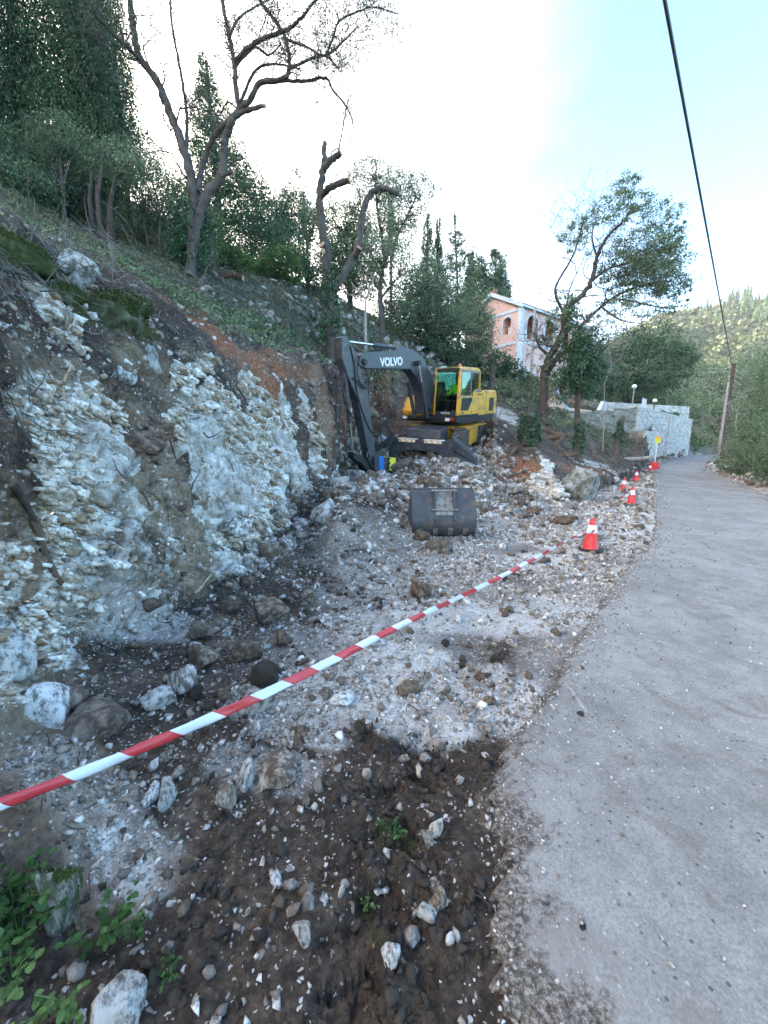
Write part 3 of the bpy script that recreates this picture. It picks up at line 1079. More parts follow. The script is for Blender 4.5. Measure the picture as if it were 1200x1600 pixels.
def rock_shape(sub, rng, planes=13, rough=.05, squash=(1, .8, .62)):
    """A sphere cut by random planes: flat broken faces and sharp edges, then slightly roughened."""
    V, F = ICO[sub]
    n = rng.normal(size=(planes, 3))
    n /= np.linalg.norm(n, axis=1, keepdims=True)
    d = rng.uniform(.46, .88, planes)
    dots = V @ n.T
    r_ = np.where(dots > 1e-3, d / np.maximum(dots, 1e-3), 9).min(axis=1)
    r_ = np.minimum(r_, 1.15)
    P = V * r_[:, None]
    if rough:
        P = P + V * (rough * fbm(V * 2.3 + rng.uniform(-50, 50, 3), 4, int(rng.integers(1e4))))[:, None]
    P = P * np.array(squash)
    return P, F


def limestone(name, c_lo, c_mid, c_hi, dirt=(.045, .032, .025), dirt_f=.46, rnd=True):
    m, nt, b, N, L = nodes_of(name)
    co = coords(N, 'Object')
    oi = N.new('ShaderNodeObjectInfo')
    g = N.new('ShaderNodeNewGeometry')
    ad = N.new('ShaderNodeVectorMath')
    ad.operation = 'ADD'
    L.new(co, ad.inputs[0])
    cb = N.new('ShaderNodeCombineXYZ')
    L.new(math_n(N, L, 'MULTIPLY', oi.outputs['Random'], 37.0), cb.inputs[0])
    L.new(cb.outputs[0], ad.inputs[1])
    n1 = noise_n(N, L, 1.3 if rnd else 9, 7, .72, ad.outputs[0], .3)
    n2 = noise_n(N, L, 3.0 if rnd else 28, 6, .75, ad.outputs[0])
    isl = math_n(N, L, 'ADD', g.outputs['Random Per Island'], oi.outputs['Random'])
    isl = math_n(N, L, 'FRACT', isl)
    v = math_n(N, L, 'ADD', math_n(N, L, 'MULTIPLY', n1.outputs['Fac'], .55), math_n(N, L, 'MULTIPLY', isl, .5))
    rp = ramp(N, [(.26, c_lo), (.5, c_mid), (.72, c_hi)])
    L.new(v, rp.inputs[0])
    rd = ramp(N, [(dirt_f, 1.0), (dirt_f + .14, 0.0)])
    L.new(n2.outputs['Fac'], rd.inputs[0])
    c = mixc(N, L, math_n(N, L, 'MULTIPLY', rd.outputs[0], .85), rp.outputs[0], dirt)
    L.new(c, b.inputs['Base Color'])
    b.inputs['Roughness'].default_value = .88
    b.inputs['Specular IOR Level'].default_value = .22
    n3 = noise_n(N, L, 9 if rnd else 60, 6, .75, co)
    L.new(bump_n(N, L, n3.outputs['Fac'], .6, .03 if rnd else .006), b.inputs['Normal'])
    return m


M_STONE = limestone('limestone_loose', (.17, .125, .09), (.40, .345, .29), (.72, .70, .68), dirt=(.07, .05, .038), dirt_f=.46)
M_STONE_W = limestone('limestone_fresh', (.30, .28, .25), (.50, .485, .46), (.68, .68, .68), dirt_f=.40)
M_STONE_T = limestone('limestone_tan', (.13, .09, .06), (.28, .215, .155), (.46, .40, .34))
M_STONE_G = limestone('limestone_weathered', (.16, .155, .145), (.30, .30, .29), (.50, .51, .50), dirt=(.05, .055, .03), dirt_f=.44)
M_STONE_S = limestone('limestone_chips', (.16, .125, .095), (.40, .36, .32), (.76, .74, .72), dirt=(.17, .14, .115), dirt_f=.44, rnd=False)
M_MOSSY = limestone('mossy_stone', (.045, .055, .022), (.075, .088, .03), (.26, .26, .23), dirt=(.03, .038, .012), dirt_f=.47)
M_CLOD = pmat('dark_earth_clod', [(.028, .021, .016), (.075, .058, .045)], 9, .95, .9, .02)
M_SLATE = limestone('rusty_slab', (.11, .06, .035), (.19, .12, .08), (.30, .22, .17))

rk = np.random.default_rng(3)
LIB_HI = []
for k in range(14):
    P, F = rock_shape(4, rk, int(rk.integers(13, 22)), .085, (1, rk.uniform(.65, .95), rk.uniform(.5, .8)))
    LIB_HI.append((P, F))
LIB_MD = [rock_shape(3, rk, int(rk.integers(9, 15)), .04, (1, rk.uniform(.6, .95), rk.uniform(.45, .8))) for _ in range(24)]
LIB_LO = [rock_shape(1, rk, int(rk.integers(7, 10)), .12, (1, rk.uniform(.55, .95), rk.uniform(.4, .8))) for _ in range(40)]


def lib_mesh(P, F, name, mats):
    me = np_mesh(name, P, F, mats)
    return me


HI_ME = {}


def hi_mesh(k, mat_):
    key = (k, mat_.name)
    if key not in HI_ME:
        HI_ME[key] = lib_mesh(*LIB_HI[k], 'rock_shape', [mat_])
    return HI_ME[key]


def put_rock(name, u, v, wpx, hpx, mat_, label, group=None, sink=.25, cat='rock', k=None, yaw=None, t=None, dpx=None):
    """A stone whose foot stands at (u, v) of the photograph, wpx wide and hpx tall there."""
    p, n = on_ground(u, v)
    if t is not None:
        p = W(u, v, t)
    dd_ = (p - CAMP).length
    w = wpx / 600 * dd_ * .93
    h = hpx / 600 * dd_ * 1.0
    k = random.randrange(len(LIB_HI)) if k is None else k
    P = LIB_HI[k][0]
    ex = P.max(0) - P.min(0)
    o = link(name, hi_mesh(k, mat_))
    dp = (dpx / 600 * dd_) if dpx else (w * .8)
    o.scale = (w / ex[0], dp / ex[1], h / ex[2] * 1.15)
    az = math.atan2(p.x, p.y)
    o.rotation_euler = (random.uniform(-.2, .2), random.uniform(-.2, .2), -az + (random.uniform(-.4, .4) if yaw is None else yaw))
    away = Vector((p.x, p.y, 0)).normalized()
    o.location = p + away * w * .2 + Vector((0, 0, h * (.5 - sink * .5)))
    tag(o, label, cat, group)
    return o


SPECIAL = [
    (661, 936, 38, 32, M_STONE_T, 'brown angular rock standing alone just above the striped tape'),
    (292, 1086, 42, 36, M_STONE, 'cube-like rock with cream top beside dark clods, near the tape'),
    (254, 1107, 42, 24, M_STONE_W, 'low whitish rock just left of the cube-like cream rock'),
    (402, 1112, 48, 30, M_STONE_W, 'flat pale slab touching the striped tape beside the black clod'),
    (320, 1044, 42, 34, M_STONE_T, 'tan lumpy rock on dark earth above the cube-like rock'),
    (384, 1036, 46, 36, M_STONE_T, 'brown boulder with dirt cap right of the tan lumpy rock'),
    (313, 1002, 34, 34, M_STONE, 'grey brown knobbly rock at the foot of the white cutting'),
    (428, 972, 54, 34, M_STONE_T, 'wide grey brown rock in the dark earth below the rubble slope'),
    (74, 1124, 44, 44, M_STONE_W, 'upright bluish white boulder at the foot of the near bank'),
    (115, 1116, 38, 40, M_STONE, 'grey brown boulder wedged right of the upright white boulder'),
    (158, 1150, 76, 36, M_STONE, 'broad layered slab jutting out of the near bank above the tape'),
    (22, 1066, 56, 56, M_STONE_W, 'large white boulder at the left edge of the photo'),
    (10, 1010, 40, 36, M_STONE_W, 'white boulder behind the large one at the left edge'),
    (905, 783, 54, 48, M_STONE_G, 'big grey boulder with a mossy top at the foot of the far bank'),
    (882, 820, 40, 13, M_STONE_T, 'flat brown rock at the right end of the rubble heap'),
    (682, 864, 44, 24, M_STONE, 'tan and white rock lying in front of the steel bucket'),
    (657, 846, 30, 22, M_STONE_T, 'brown rock leaning on the lower left corner of the bucket'),
    (238, 583, 28, 40, M_STONE_G, 'upright grey green rock sticking out of the dark earth face'),
    (286, 562, 34, 20, M_STONE_T, 'slanted dark slab under the turf edge of the cutting'),
    (75, 516, 50, 44, M_STONE, 'pale rock with rusty underside in the root mass, upper left'),
    (122, 436, 44, 36, M_STONE_G, 'grey white rock just below the cut turf at upper left'),
    (182, 510, 92, 48, M_MOSSY, 'large boulder covered with yellow green moss in the upper bank'),
    (105, 480, 40, 30, M_MOSSY, 'small mossy boulder left of the large mossy one'),
    (130, 450, 34, 30, M_STONE_G, 'tilted grey slab above the large mossy boulder'),
    (34, 412, 54, 34, M_MOSSY, 'moss covered boulder at the top left of the bank'),
    (196, 598, 34, 18, M_STONE_G, 'greenish flat rock in dark earth left of the upright rock'),
    (214, 700, 66, 24, M_SLATE, 'rust brown slab lying slanted across the middle of the cutting'),
    (252, 684, 44, 24, M_SLATE, 'second rust brown slab resting above the slanted one'),
    (437, 1228, 64, 34, M_STONE_T, 'wide tan slab half sunk in dark foreground earth'),
    (388, 1226, 24, 34, M_STONE_W, 'narrow white rock left of the wide tan slab'),
    (356, 1266, 26, 32, M_STONE, 'pointed pale rock below the wide tan slab'),
    (262, 1260, 26, 30, M_STONE_W, 'split white rock in dark earth under the tape'),
    (238, 1256, 22, 22, M_STONE_W, 'small white wedge left of the split white rock'),
    (682, 1312, 18, 28, M_STONE_W, 'white sliver standing in the dark tyre rutted earth'),
    (669, 1322, 16, 18, M_STONE_W, 'small white chip left of the white sliver'),
    (475, 1476, 20, 22, M_STONE_W, 'white chip alone on dark earth at the bottom of the photo'),
    (186, 1600, 44, 34, M_STONE_W, 'pale rock at the bottom edge near the weeds'),
    (683, 1422, 22, 20, M_STONE, 'pinkish rock in the dark earth near the road edge'),
    (664, 1440, 24, 18, M_STONE_W, 'whitish rock below the pinkish one near the road edge'),
    (612, 1512, 22, 20, M_STONE_W, 'round white stone in the dark earth at bottom centre'),
    (100, 1440, 36, 60, M_MOSSY, 'mossy knob of rock in the near bank above the weeds'),
    (640, 1085, 44, 16, M_STONE, 'flat whitish slab in the gravel above the dark earth patch'),
    (540, 1100, 40, 16, M_STONE_W, 'broad flat white stone trodden into the gravel'),
    (590, 1010, 30, 14, M_STONE_W, 'flat white stone beside the tape in the middle of the gravel'),
]
for (u, v, w_, h_, mt, lb) in SPECIAL:
    put_rock('rock', u, v, w_, h_, mt, lb)
for (u, v, w_, h_, lb) in [
        (412, 1076, 44, 38, 'black clod of earth under the tape beside the flat slab'),
        (308, 1096, 20, 22, 'small dark clod leaning on the cube-like cream rock'),
        (696, 1011, 14, 11, 'small dark clod on the gravel left of the tyre mark'),
        (772, 1036, 12, 12, 'dark clod at the end of the tyre mark near the road'),
        (908, 1128, 20, 9, 'dark flat clod lying alone on the road'),
        (910, 1470, 16, 13, 'dark clod ringed with pale powder on the near road'),
        (790, 908, 10, 8, 'dark clod just under the tape near the cone')]:
    put_rock('earth_clod', u, v, w_, h_, M_CLOD, lb, cat='earth clod', sink=.1)

# ---- a weighted draw over the ground grid
A_ = PG
cell_area = np.linalg.norm(np.cross(A_[1:, :-1] - A_[:-1, :-1], A_[:-1, 1:] - A_[:-1, :-1]), axis=-1)
cc = (A_[1:, 1:] + A_[:-1, :-1]) * .5


def cmask(a):
    return a.reshape(NT, NR)[:-1, :-1]


cK, cTH, cSD = cmask(KV), cmask(TH), cmask(sd)
cD = np.linalg.norm(cc - np.array([0, 0, EYE]), axis=-1)
cROCK, cGRAV, cDARK, cGRASS, cTAN = cmask(ROCK), cmask(GRAVEL), cmask(DARK), cmask(GRASS), cmask(TAN)
cN = NRM1.reshape(NT, NR, 3)[:-1, :-1]
cNZ = np.abs(cN[..., 2])
inview = (cTH > -62) & (cTH < 56)
clus = fbm((cc * .9).reshape(-1, 3), 4, 71, .6).reshape(cK.shape)


def draw(weight, n, rng):
    w = (weight * cell_area).ravel()
    c = np.cumsum(w)
    i = np.searchsorted(c, rng.uniform(0, c[-1], n))
    i = np.clip(i, 0, len(w) - 1)
    a, b = np.unravel_index(i, cK.shape)
    f, g = rng.uniform(0, 1, (2, n))
    p = (A_[a, b] * ((1 - f) * (1 - g))[:, None] + A_[a + 1, b] * (f * (1 - g))[:, None] + A_[a, b + 1] * ((1 - f) * g)[:, None] + A_[a + 1, b + 1] * (f * g)[:, None])
    return p, a, b


def rot_rand(n, rng):
    q = rng.normal(size=(n, 4))
    q /= np.linalg.norm(q, axis=1, keepdims=True)
    w, x, y, z = q.T
    return np.stack([np.stack([1 - 2 * (y * y + z * z), 2 * (x * y - w * z), 2 * (x * z + w * y)], -1),
                     np.stack([2 * (x * y + w * z), 1 - 2 * (x * x + z * z), 2 * (y * z - w * x)], -1),
                     np.stack([2 * (x * z - w * y), 2 * (y * z + w * x), 1 - 2 * (x * x + y * y)], -1)], 1)


def scatter_joined(name, P, size, lib, mat_, rng, label=None, lift=.15, flatten=.0):
    Vs, Fs, base = [], [], 0
    ks = rng.integers(len(lib), size=len(P))
    M = rot_rand(len(P), rng)
    for k in range(len(lib)):
        sel = np.where(ks == k)[0]
        if not len(sel):
            continue
        V, F = lib[k]
        Q = np.einsum('nij,vj->nvi', M[sel], V) * size[sel][:, None, None]
        Q[..., 2] += size[sel][:, None] * lift
        Q = Q + P[sel][:, None, :]
        Vs.append(Q.reshape(-1, 3))
        Fs.append((F[None] + (np.arange(len(sel)) * len(V))[:, None, None] + base).reshape(-1, F.shape[1]))
        base += len(sel) * len(V)
    o = link(name, np_mesh(name, np.concatenate(Vs), np.concatenate(Fs), [mat_]))
    tag(o, kind='stuff')
    if label:
        o['label'] = label
    return o


rp_ = np.random.default_rng(23)
# chips: tiny angular hulls
HULLS = []
for k in range(30):
    bm = bmesh.new()
    pts = rp_.normal(size=(9, 3))
    pts /= np.linalg.norm(pts, axis=1, keepdims=True)
    pts *= np.array([1, rp_.uniform(.6, 1), rp_.uniform(.4, .8)]) * rp_.uniform(.8, 1.0, (9, 1))
    for p in pts:
        bm.verts.new(p)
    r_ = bmesh.ops.convex_hull(bm, input=bm.verts)
    bmesh.ops.delete(bm, geom=[v for v in bm.verts if not v.link_faces], context='VERTS')
    bmesh.ops.triangulate(bm, faces=bm.faces)
    bm.verts.index_update()
    HULLS.append((np.array([v.co for v in bm.verts]), np.array([[v.index for v in f.verts] for f in bm.faces])))
    bm.free()

floor_ = np.clip((4.25 - cK) / .3, 0, 1) * np.where((cTH > -4) & (cTH < 26), 1, 1)
floor_ = np.maximum(floor_, np.clip((4.9 - cK) / .3, 0, 1) * (cTH > -4) * (cTH < 30))
facew = np.clip((cK - 3.8) / .3, 0, 1) * np.clip((7.1 - cK) / .3, 0, 1)
right_of_face = (cTH < 33.5)
heapw = np.clip((cK - 2.75) / .3, 0, 1) * np.clip((np.where(cTH > -5, 5.3, 4.4) - cK) / .3, 0, 1) * np.clip((cTH + 24) / 5, 0, 1) * np.clip((24 - cTH) / 4, 0, 1) * (cD < 19)
dens = floor_ * (.22 + 1.9 * cGRAV + 1.3 * heapw) * np.clip(.7 + 1.9 * clus, .03, 2.4) * (1 - .55 * cDARK) + facew * right_of_face * (.16 + .2 * cTAN) * (1 - .96 * cROCK) * np.clip(.5 + 2 * clus, 0, 2)
BRK = np.array(W(604, 738, 11.9))
clear = 1 - np.exp(-(np.linalg.norm(cc[..., :2] - BRK[:2], axis=-1) / 1.25) ** 4)
dens = dens * np.where(cSD < -.15, 0.0, 1) * inview * clear
heapw = heapw * clear
dens = dens + inview * .35 * np.exp(-np.abs(cSD + .1) / .18) * (cSD < .05) * (cTH > 0)       # spill on the road edge
dens = dens + inview * .012 * (cSD < 0)
wgt = dens / np.maximum(cD, 2.6) ** 1.75
n_ch = 66000
P, a, b = draw(wgt, n_ch, rp_)
D = cD[a, b]
s = (.0022 + .0012 * D) * np.minimum(rp_.pareto(1.75, n_ch) + 1, 6)
s = np.where(cSD[a, b] < 0, np.minimum(s, .009 + .001 * D), s)
P[:, 2] += np.where(cSD[a, b] < 0, .045, 0)
scatter_joined('limestone_chips', P, s, HULLS, M_STONE_S, rp_, 'white and tan limestone chips strewn over the floor of the dig')
P2, a, b = draw(inview * floor_ * (.06 + cDARK) * (1 - .8 * cGRAV) * (1 - cTAN) * (1 - np.clip(cROCK * 1.5, 0, 1)) * (cSD > -.2) / np.maximum(cD, 1.8) ** 1.9, 3600, rp_)
D = cD[a, b]
s = (.0026 + .0011 * D) * np.minimum(rp_.pareto(1.5, len(P2)) + 1, 8)
scatter_joined('earth_crumbs', P2, s, HULLS, M_CLOD, rp_, 'dark crumbs of dug earth on the floor of the dig')

# broken blocks standing proud of the cut face, laid with its bedding
BOXES = []
for k in range(24):
    q = np.array([[x, y, z] for z in (-.5, .5) for y in (-.5, .5) for x in (-.5, .5)]) + rp_.uniform(-.14, .14, (8, 3))
    f = np.array([[0, 2, 1], [1, 2, 3], [4, 5, 6], [5, 7, 6], [0, 1, 4], [1, 5, 4], [2, 6, 3], [3, 6, 7], [0, 4, 2], [2, 4, 6], [1, 3, 5], [3, 7, 5]])
    BOXES.append((q, f))
bedR = np.array(Euler((R(24), R(-16), R(20))).to_matrix()).T
fnoise = fbm((cc * .8).reshape(-1, 3), 3, 171, .6).reshape(cK.shape)
fw = facew * right_of_face * (cD < 22) * np.clip(cROCK * 2 - .9 + cTAN * .25, 0, 1) * np.clip(.25 + 2.6 * fnoise, .0, 1.6)
nb_ = 8500
P, a, b = draw(inview * fw / np.maximum(cD, 2) ** 1.5, nb_, rp_)
D = cD[a, b]
s = (.005 + .0021 * D) * np.minimum(rp_.pareto(1.6, nb_) + 1, 6)
Vs, Fs, base = [], [], 0
for k in range(24):
    sel = np.where(np.arange(nb_) % 24 == k)[0]
    V, F = BOXES[k]
    dim = np.column_stack([rp_.uniform(1.2, 2.4, len(sel)), rp_.uniform(.8, 1.5, len(sel)), rp_.uniform(.25, .7, len(sel))]) * s[sel][:, None]
    J = np.stack([np.array(Euler(tuple(rp_.normal(0, .22, 3))).to_matrix()) for _ in sel])
    Q = np.einsum('ij,njk,nvk->nvi', bedR, J, V[None] * dim[:, None, :])
    Q = Q + (P[sel] - np.abs(1) * NRM1.reshape(NT, NR, 3)[a[sel], b[sel]] * s[sel][:, None] * .30)[:, None, :]
    Vs.append(Q.reshape(-1, 3))
    Fs.append((F[None] + (np.arange(len(sel)) * 8)[:, None, None] + base).reshape(-1, 3))
    base += len(sel) * 8
M_FACE = limestone('fractured_limestone', (.28, .20, .13), (.56, .50, .43), (.84, .82, .78), dirt=(.17, .115, .07), dirt_f=.40, rnd=False)
fo_ = link('fractured_blocks', np_mesh('fractured_blocks', np.concatenate(Vs), np.concatenate(Fs), [M_FACE]))
tag(fo_, 'fractured white and ochre limestone blocks standing out of the cut face', None, None, 'stuff')

# middle sized stones, joined past the 300 that show largest
n_m = 8500
P, a, b = draw(inview * (cSD > .05) * (heapw * (1.6 + 1.2 * clus) * (1 + .8 * (cTH < 4)) + floor_ * .16 * (.4 + cGRAV) + facew * right_of_face * .10 * (1 - .9 * cROCK)) / np.maximum(cD, 2) ** 1.4, n_m, rp_)
D = cD[a, b]
s = np.maximum(.012 + .0042 * D, .02) * np.minimum(rp_.pareto(2.2, n_m) + 1, 4)
s = np.minimum(s, .0125 * D + .01)
scatter_joined('rubble', P, s, LIB_LO, M_STONE, rp_, 'broken limestone rubble filling the heap and ramp', lift=.25)
# white rocks lying in the grass above the cutting
gw = cGRASS * (cK > 6.9) * (cK < 8.15) * (cTH > -24) * (cTH < 12) * (clus > -.05)
P, a, b = draw(inview * gw / cD ** 1.5, 620, rp_)
D = cD[a, b]
s = .0045 * D * np.minimum(rp_.pareto(2.4, len(P)) + 1, 3)
scatter_joined('field_stones', P, s, LIB_LO, M_STONE_G, rp_, 'grey white field stones scattered in the grass above the cutting', lift=.3)

# the stones one can pick out one by one
MD_ME = []
for i, (P_, F_) in enumerate(LIB_MD):
    for mt in ((M_STONE, M_STONE_T, M_STONE_W) if i % 3 else (M_STONE, M_STONE)):
        MD_ME.append(lib_mesh(P_, F_, 'stone_shape', [mt]))


LM = [(689, 800, 'the steel bucket'), (640, 842, 'the left bucket corner'), (737, 838, 'the right bucket corner'), (603, 728, 'the breaker'), (690, 712, 'the digger blade'),
      (905, 770, 'the big grey boulder'), (922, 845, 'the nearest cone'), (661, 922, 'the lone brown rock'), (400, 870, 'the white face foot'), (500, 800, 'the white face end'),
      (400, 1105, 'the flat slab by the tape'), (292, 1070, 'the cube-like rock'), (437, 1215, 'the tan slab'), (428, 960, 'the grey brown rock'), (612, 1300, 'the mossy tuft'),
      (690, 1320, 'the white sliver'), (475, 1468, 'the lone white chip'), (165, 1470, 'the clover-like weed'), (150, 1140, 'the layered slab'), (328, 415, 'the gnarled stump'), (515, 480, 'the pruned olive'),
      (540, 890, 'the rubble slope middle'), (800, 790, 'the right heap middle'), (760, 1040, 'the tyre mark'), (320, 990, 'the knobbly rock'), (572, 1500, 'the bottom centre')]
TONE = {'limestone_loose': 'cream and grey', 'limestone_tan': 'brown', 'limestone_fresh': 'whitish'}
SEEN = {}


def photo_uv(p):
    x, y, z = p[0], p[1], p[2] - EYE
    d = y * CP - z * SP
    return 600 + 600 * x / d, 800 - 600 * (y * SP + z * CP) / d


def stone_label(o, p, sz, what):
    u, v = photo_uv(p)
    best = min(LM, key=lambda q: (q[0] - u) ** 2 + (q[1] - v) ** 2)
    dx, dy = u - best[0], v - best[1]
    di = 'right of' if dx > abs(dy) else 'left of' if -dx > abs(dy) else 'below' if dy > 0 else 'above'
    far = math.hypot(dx, dy)
    nr = 'just ' if far < 28 else ''
    px = sz / (Vector(p) - CAMP).length * 1200
    size = 'small' if px < 15 else 'mid-sized' if px < 22 else 'large'
    shp = 'low' if what == '' else 'flat' if o.scale[2] < o.scale[0] * .92 else 'tall' if o.scale[2] > o.scale[0] * 1.08 else 'blocky'
    return f"{size} {shp} {TONE[o.data.materials[0].name]} {what} {nr}{di} {best[2]}"


MD_TAN = [m for m in MD_ME if m.materials[0] is M_STONE_T]


def pick(n, weight, smin, smax, name, label, group, cat='rock', sink=.2, seed=1, tan=.25):
    rg = np.random.default_rng(seed)
    P, a, b = draw(weight, n * 3, rg)
    taken = []
    for i in range(len(P)):
        D = cD[a[i], b[i]]
        sz = (smin + (smax - smin) * rg.uniform() ** 1.6) / 600 * D * .68
        if any((P[i][0] - q[0]) ** 2 + (P[i][1] - q[1]) ** 2 + (P[i][2] - q[2]) ** 2 < (sz + q[3]) ** 2 * .55 for q in taken):
            continue
        taken.append((*P[i], sz))
        o = link(name, random.choice(MD_TAN if rg.uniform() < tan else MD_ME))
        o.location = (P[i][0], P[i][1], P[i][2] + sz * (.5 - sink))
        o.rotation_euler = rg.uniform(-.5, .5), rg.uniform(-.5, .5), rg.uniform(0, 6.28)
        o.scale = (sz, sz * rg.uniform(.8, 1.1), sz * rg.uniform(.8, 1.2))
        tag(o, stone_label(o, P[i], sz, label), cat, group)
        if len(taken) >= n:
            break


left_heap = heapw * (cTH < 4)
right_heap = heapw * (cTH >= 5) * (cK < 4.3)
ramp_top = heapw * (cK > 3.7) * (cTH > -2)
pick(95, inview * left_heap / cD ** 2, 13, 42, 'rock', 'rubble rock', 'rocks of the rubble slope left of the bucket', seed=1)
pick(60, inview * right_heap / cD ** 2, 12, 34, 'rock', 'rubble rock', 'rocks of the rubble heap right of the bucket', seed=2)
pick(28, inview * floor_ * (cSD > .2) * (cTH < -8) * (cTH > -38) * (cD < 5) * (cD > 2.4) / cD ** 2, 12, 30, 'rock', 'loose rock', 'rocks at the foot of the cutting', seed=3)
pick(26, inview * floor_ * (cSD > .15) * (cD < 3.2) * (cTH > -40) / cD ** 2, 9, 20, 'rock', 'stone in dark earth', 'stones in the foreground earth', seed=4, sink=.45, tan=.5)
pick(30, inview * gw / cD ** 2, 9, 22, 'rock', 'rock in the grass', 'rocks in the grass above the cutting', seed=5)
# ================================================================ MATERIALS OF MADE THINGS
M_YEL = pmat('machine_yellow', [(.58, .285, .012), (.74, .375, .02)], 2.2, .42, .08, .004, dirt=(.20, .14, .085), dirt_at=.55, spec=.5, coat=.2)
M_DGREY = pmat('dark_grey_paint', [(.022, .026, .038), (.045, .052, .068)], 3, .4, .1, .004, dirt=(.11, .095, .08), dirt_at=.58, spec=.5)
M_BLACK = pmat('black_rubber_plastic', [(.010, .010, .012), (.022, .022, .024)], 8, .6, .2, .004)
M_TYRE = pmat('dusty_tyre', [(.022, .021, .02), (.07, .062, .055)], 6, .85, .5, .01, dirt=(.20, .17, .145), dirt_at=.55)
M_CHROME = pmat('bright_rod', [(.62, .63, .65), (.7, .7, .72)], 4, .18, 0, metal=1.0)
M_BLUE = pmat('blue_paint', [(.012, .13, .42), (.02, .17, .5)], 5, .45, .08, .004, dirt=(.16, .15, .14), dirt_at=.66)
M_LABEL = pmat('yellow_label', [(.72, .62, .03), (.78, .68, .05)], 6, .5, 0)
M_PRINT = pmat('black_print', [(.012, .012, .012), (.02, .02, .02)], 6, .6, 0)
M_WPRINT = pmat('white_lettering', [(.68, .72, .74), (.74, .77, .78)], 6, .5, 0)
M_STEEL = pmat('worn_bucket_steel', [(.045, .047, .056), (.085, .086, .095)], 3.5, .5, .25, .01, dirt=(.13, .10, .08), dirt_at=.56, metal=.35)
M_STEEL2 = pmat('scraped_steel', [(.20, .19, .18), (.32, .30, .28)], 9, .5, .3, .006, dirt=(.14, .10, .07), dirt_at=.52, metal=.4)
M_ORANGE = pmat('orange_stripe', [(.85, .34, .04), (.9, .4, .06)], 6, .5, 0)
M_SEAT = pmat('seat_cloth', [(.018, .018, .022), (.03, .03, .034)], 20, .9, .3, .004)
M_HIVIS = pmat('hi_vis_cloth', [(.34, .80, .03), (.44, .92, .05)], 7, .8, .3, .01)
M_TROUS = pmat('navy_trousers', [(.012, .016, .035), (.02, .026, .05)], 9, .9, .3, .01)
M_SKIN = pmat('skin', [(.42, .25, .18), (.48, .30, .22)], 9, .5, .05, .002)
M_HAIR = pmat('dark_hair', [(.012, .01, .01), (.03, .024, .02)], 30, .7, .5, .004)


def glass(name, tint, rough=.02, alpha=.72):
    m, nt, b, N, L = nodes_of(name)
    N.remove(b)
    tr = N.new('ShaderNodeBsdfTransparent')
    tr.inputs[0].default_value = (*tint, 1)
    gl = N.new('ShaderNodeBsdfGlossy')
    gl.inputs['Roughness'].default_value = rough
    fr = N.new('ShaderNodeFresnel')
    fr.inputs['IOR'].default_value = 1.5
    mx = N.new('ShaderNodeMixShader')
    L.new(math_n(N, L, 'MULTIPLY', fr.outputs[0], .75), mx.inputs[0])
    L.new(tr.outputs[0], mx.inputs[1])
    L.new(gl.outputs[0], mx.inputs[2])
    L.new(mx.outputs[0], N['Material Output'].inputs['Surface'])
    return m


M_GLASS = glass('tinted_glass', (.62, .78, .74))
M_LENS = pmat('lamp_lens', [(.7, .72, .75), (.8, .8, .82)], 10, .15, 0)
M_REDL = pmat('red_lens', [(.35, .02, .015), (.4, .03, .02)], 10, .2, 0)
M_BEACON = pmat('orange_beacon', [(.85, .16, .04), (.9, .2, .06)], 10, .2, 0)


def text_mesh(name, body, size, mat_, parent, loc, rot, depth=.004, bold=0.0, sx=1.0):
    cu = bpy.data.curves.new(name, 'FONT')
    cu.body = body
    cu.size = size
    cu.extrude = depth
    cu.offset = bold
    cu.align_x = 'CENTER'
    cu.align_y = 'CENTER'
    cu.resolution_u = 3
    tmp = bpy.data.objects.new('tmp', cu)
    COL.objects.link(tmp)
    dg = bpy.context.evaluated_depsgraph_get()
    me = bpy.data.meshes.new_from_object(tmp.evaluated_get(dg))
    bpy.data.objects.remove(tmp)
    me.name = name
    me.materials.clear()
    me.materials.append(mat_)
    o = link(name, me, parent)
    o.location = loc
    o.rotation_euler = rot
    o.scale = (sx, 1, 1)
    return o


# ================================================================ THE WHEELED DIGGER
DIG_C = Vector((2.43, 15.95, 1.50))
DIG_YAW = R(141.5)
DIG_TILT = R(-9.0)
dig = empty('wheeled_excavator', DIG_C, 'yellow and dark grey wheeled digger on the rubble ramp, boom reaching left', 'excavator')
dig.rotation_mode = 'XYZ'
mrot = Matrix.Rotation(R(-9.0), 4, Vector((1, 0, 0)))       # the ramp falls towards the camera
base_m = Matrix.Translation(DIG_C) @ Matrix.Rotation(R(8.5), 4, Vector((1, 0, 0))) @ Matrix.Rotation(DIG_YAW, 4, 'Z')
dig.matrix_world = base_m
BI = base_m.inverted()


def sag(u, v, xl=0.0):
    """The point of the boom's own upright plane that is seen at (u, v), in the digger's coordinates."""
    o = BI @ CAMP
    q = BI @ W(u, v, 1.0)
    d = q - o
    t = (xl - o.x) / d.x
    p = o + d * t
    return p


# under-carriage, turned a little against the upper body
UC = Matrix.Rotation(R(12), 4, 'Z')


def uc(o):
    o.matrix_local = UC
    return o


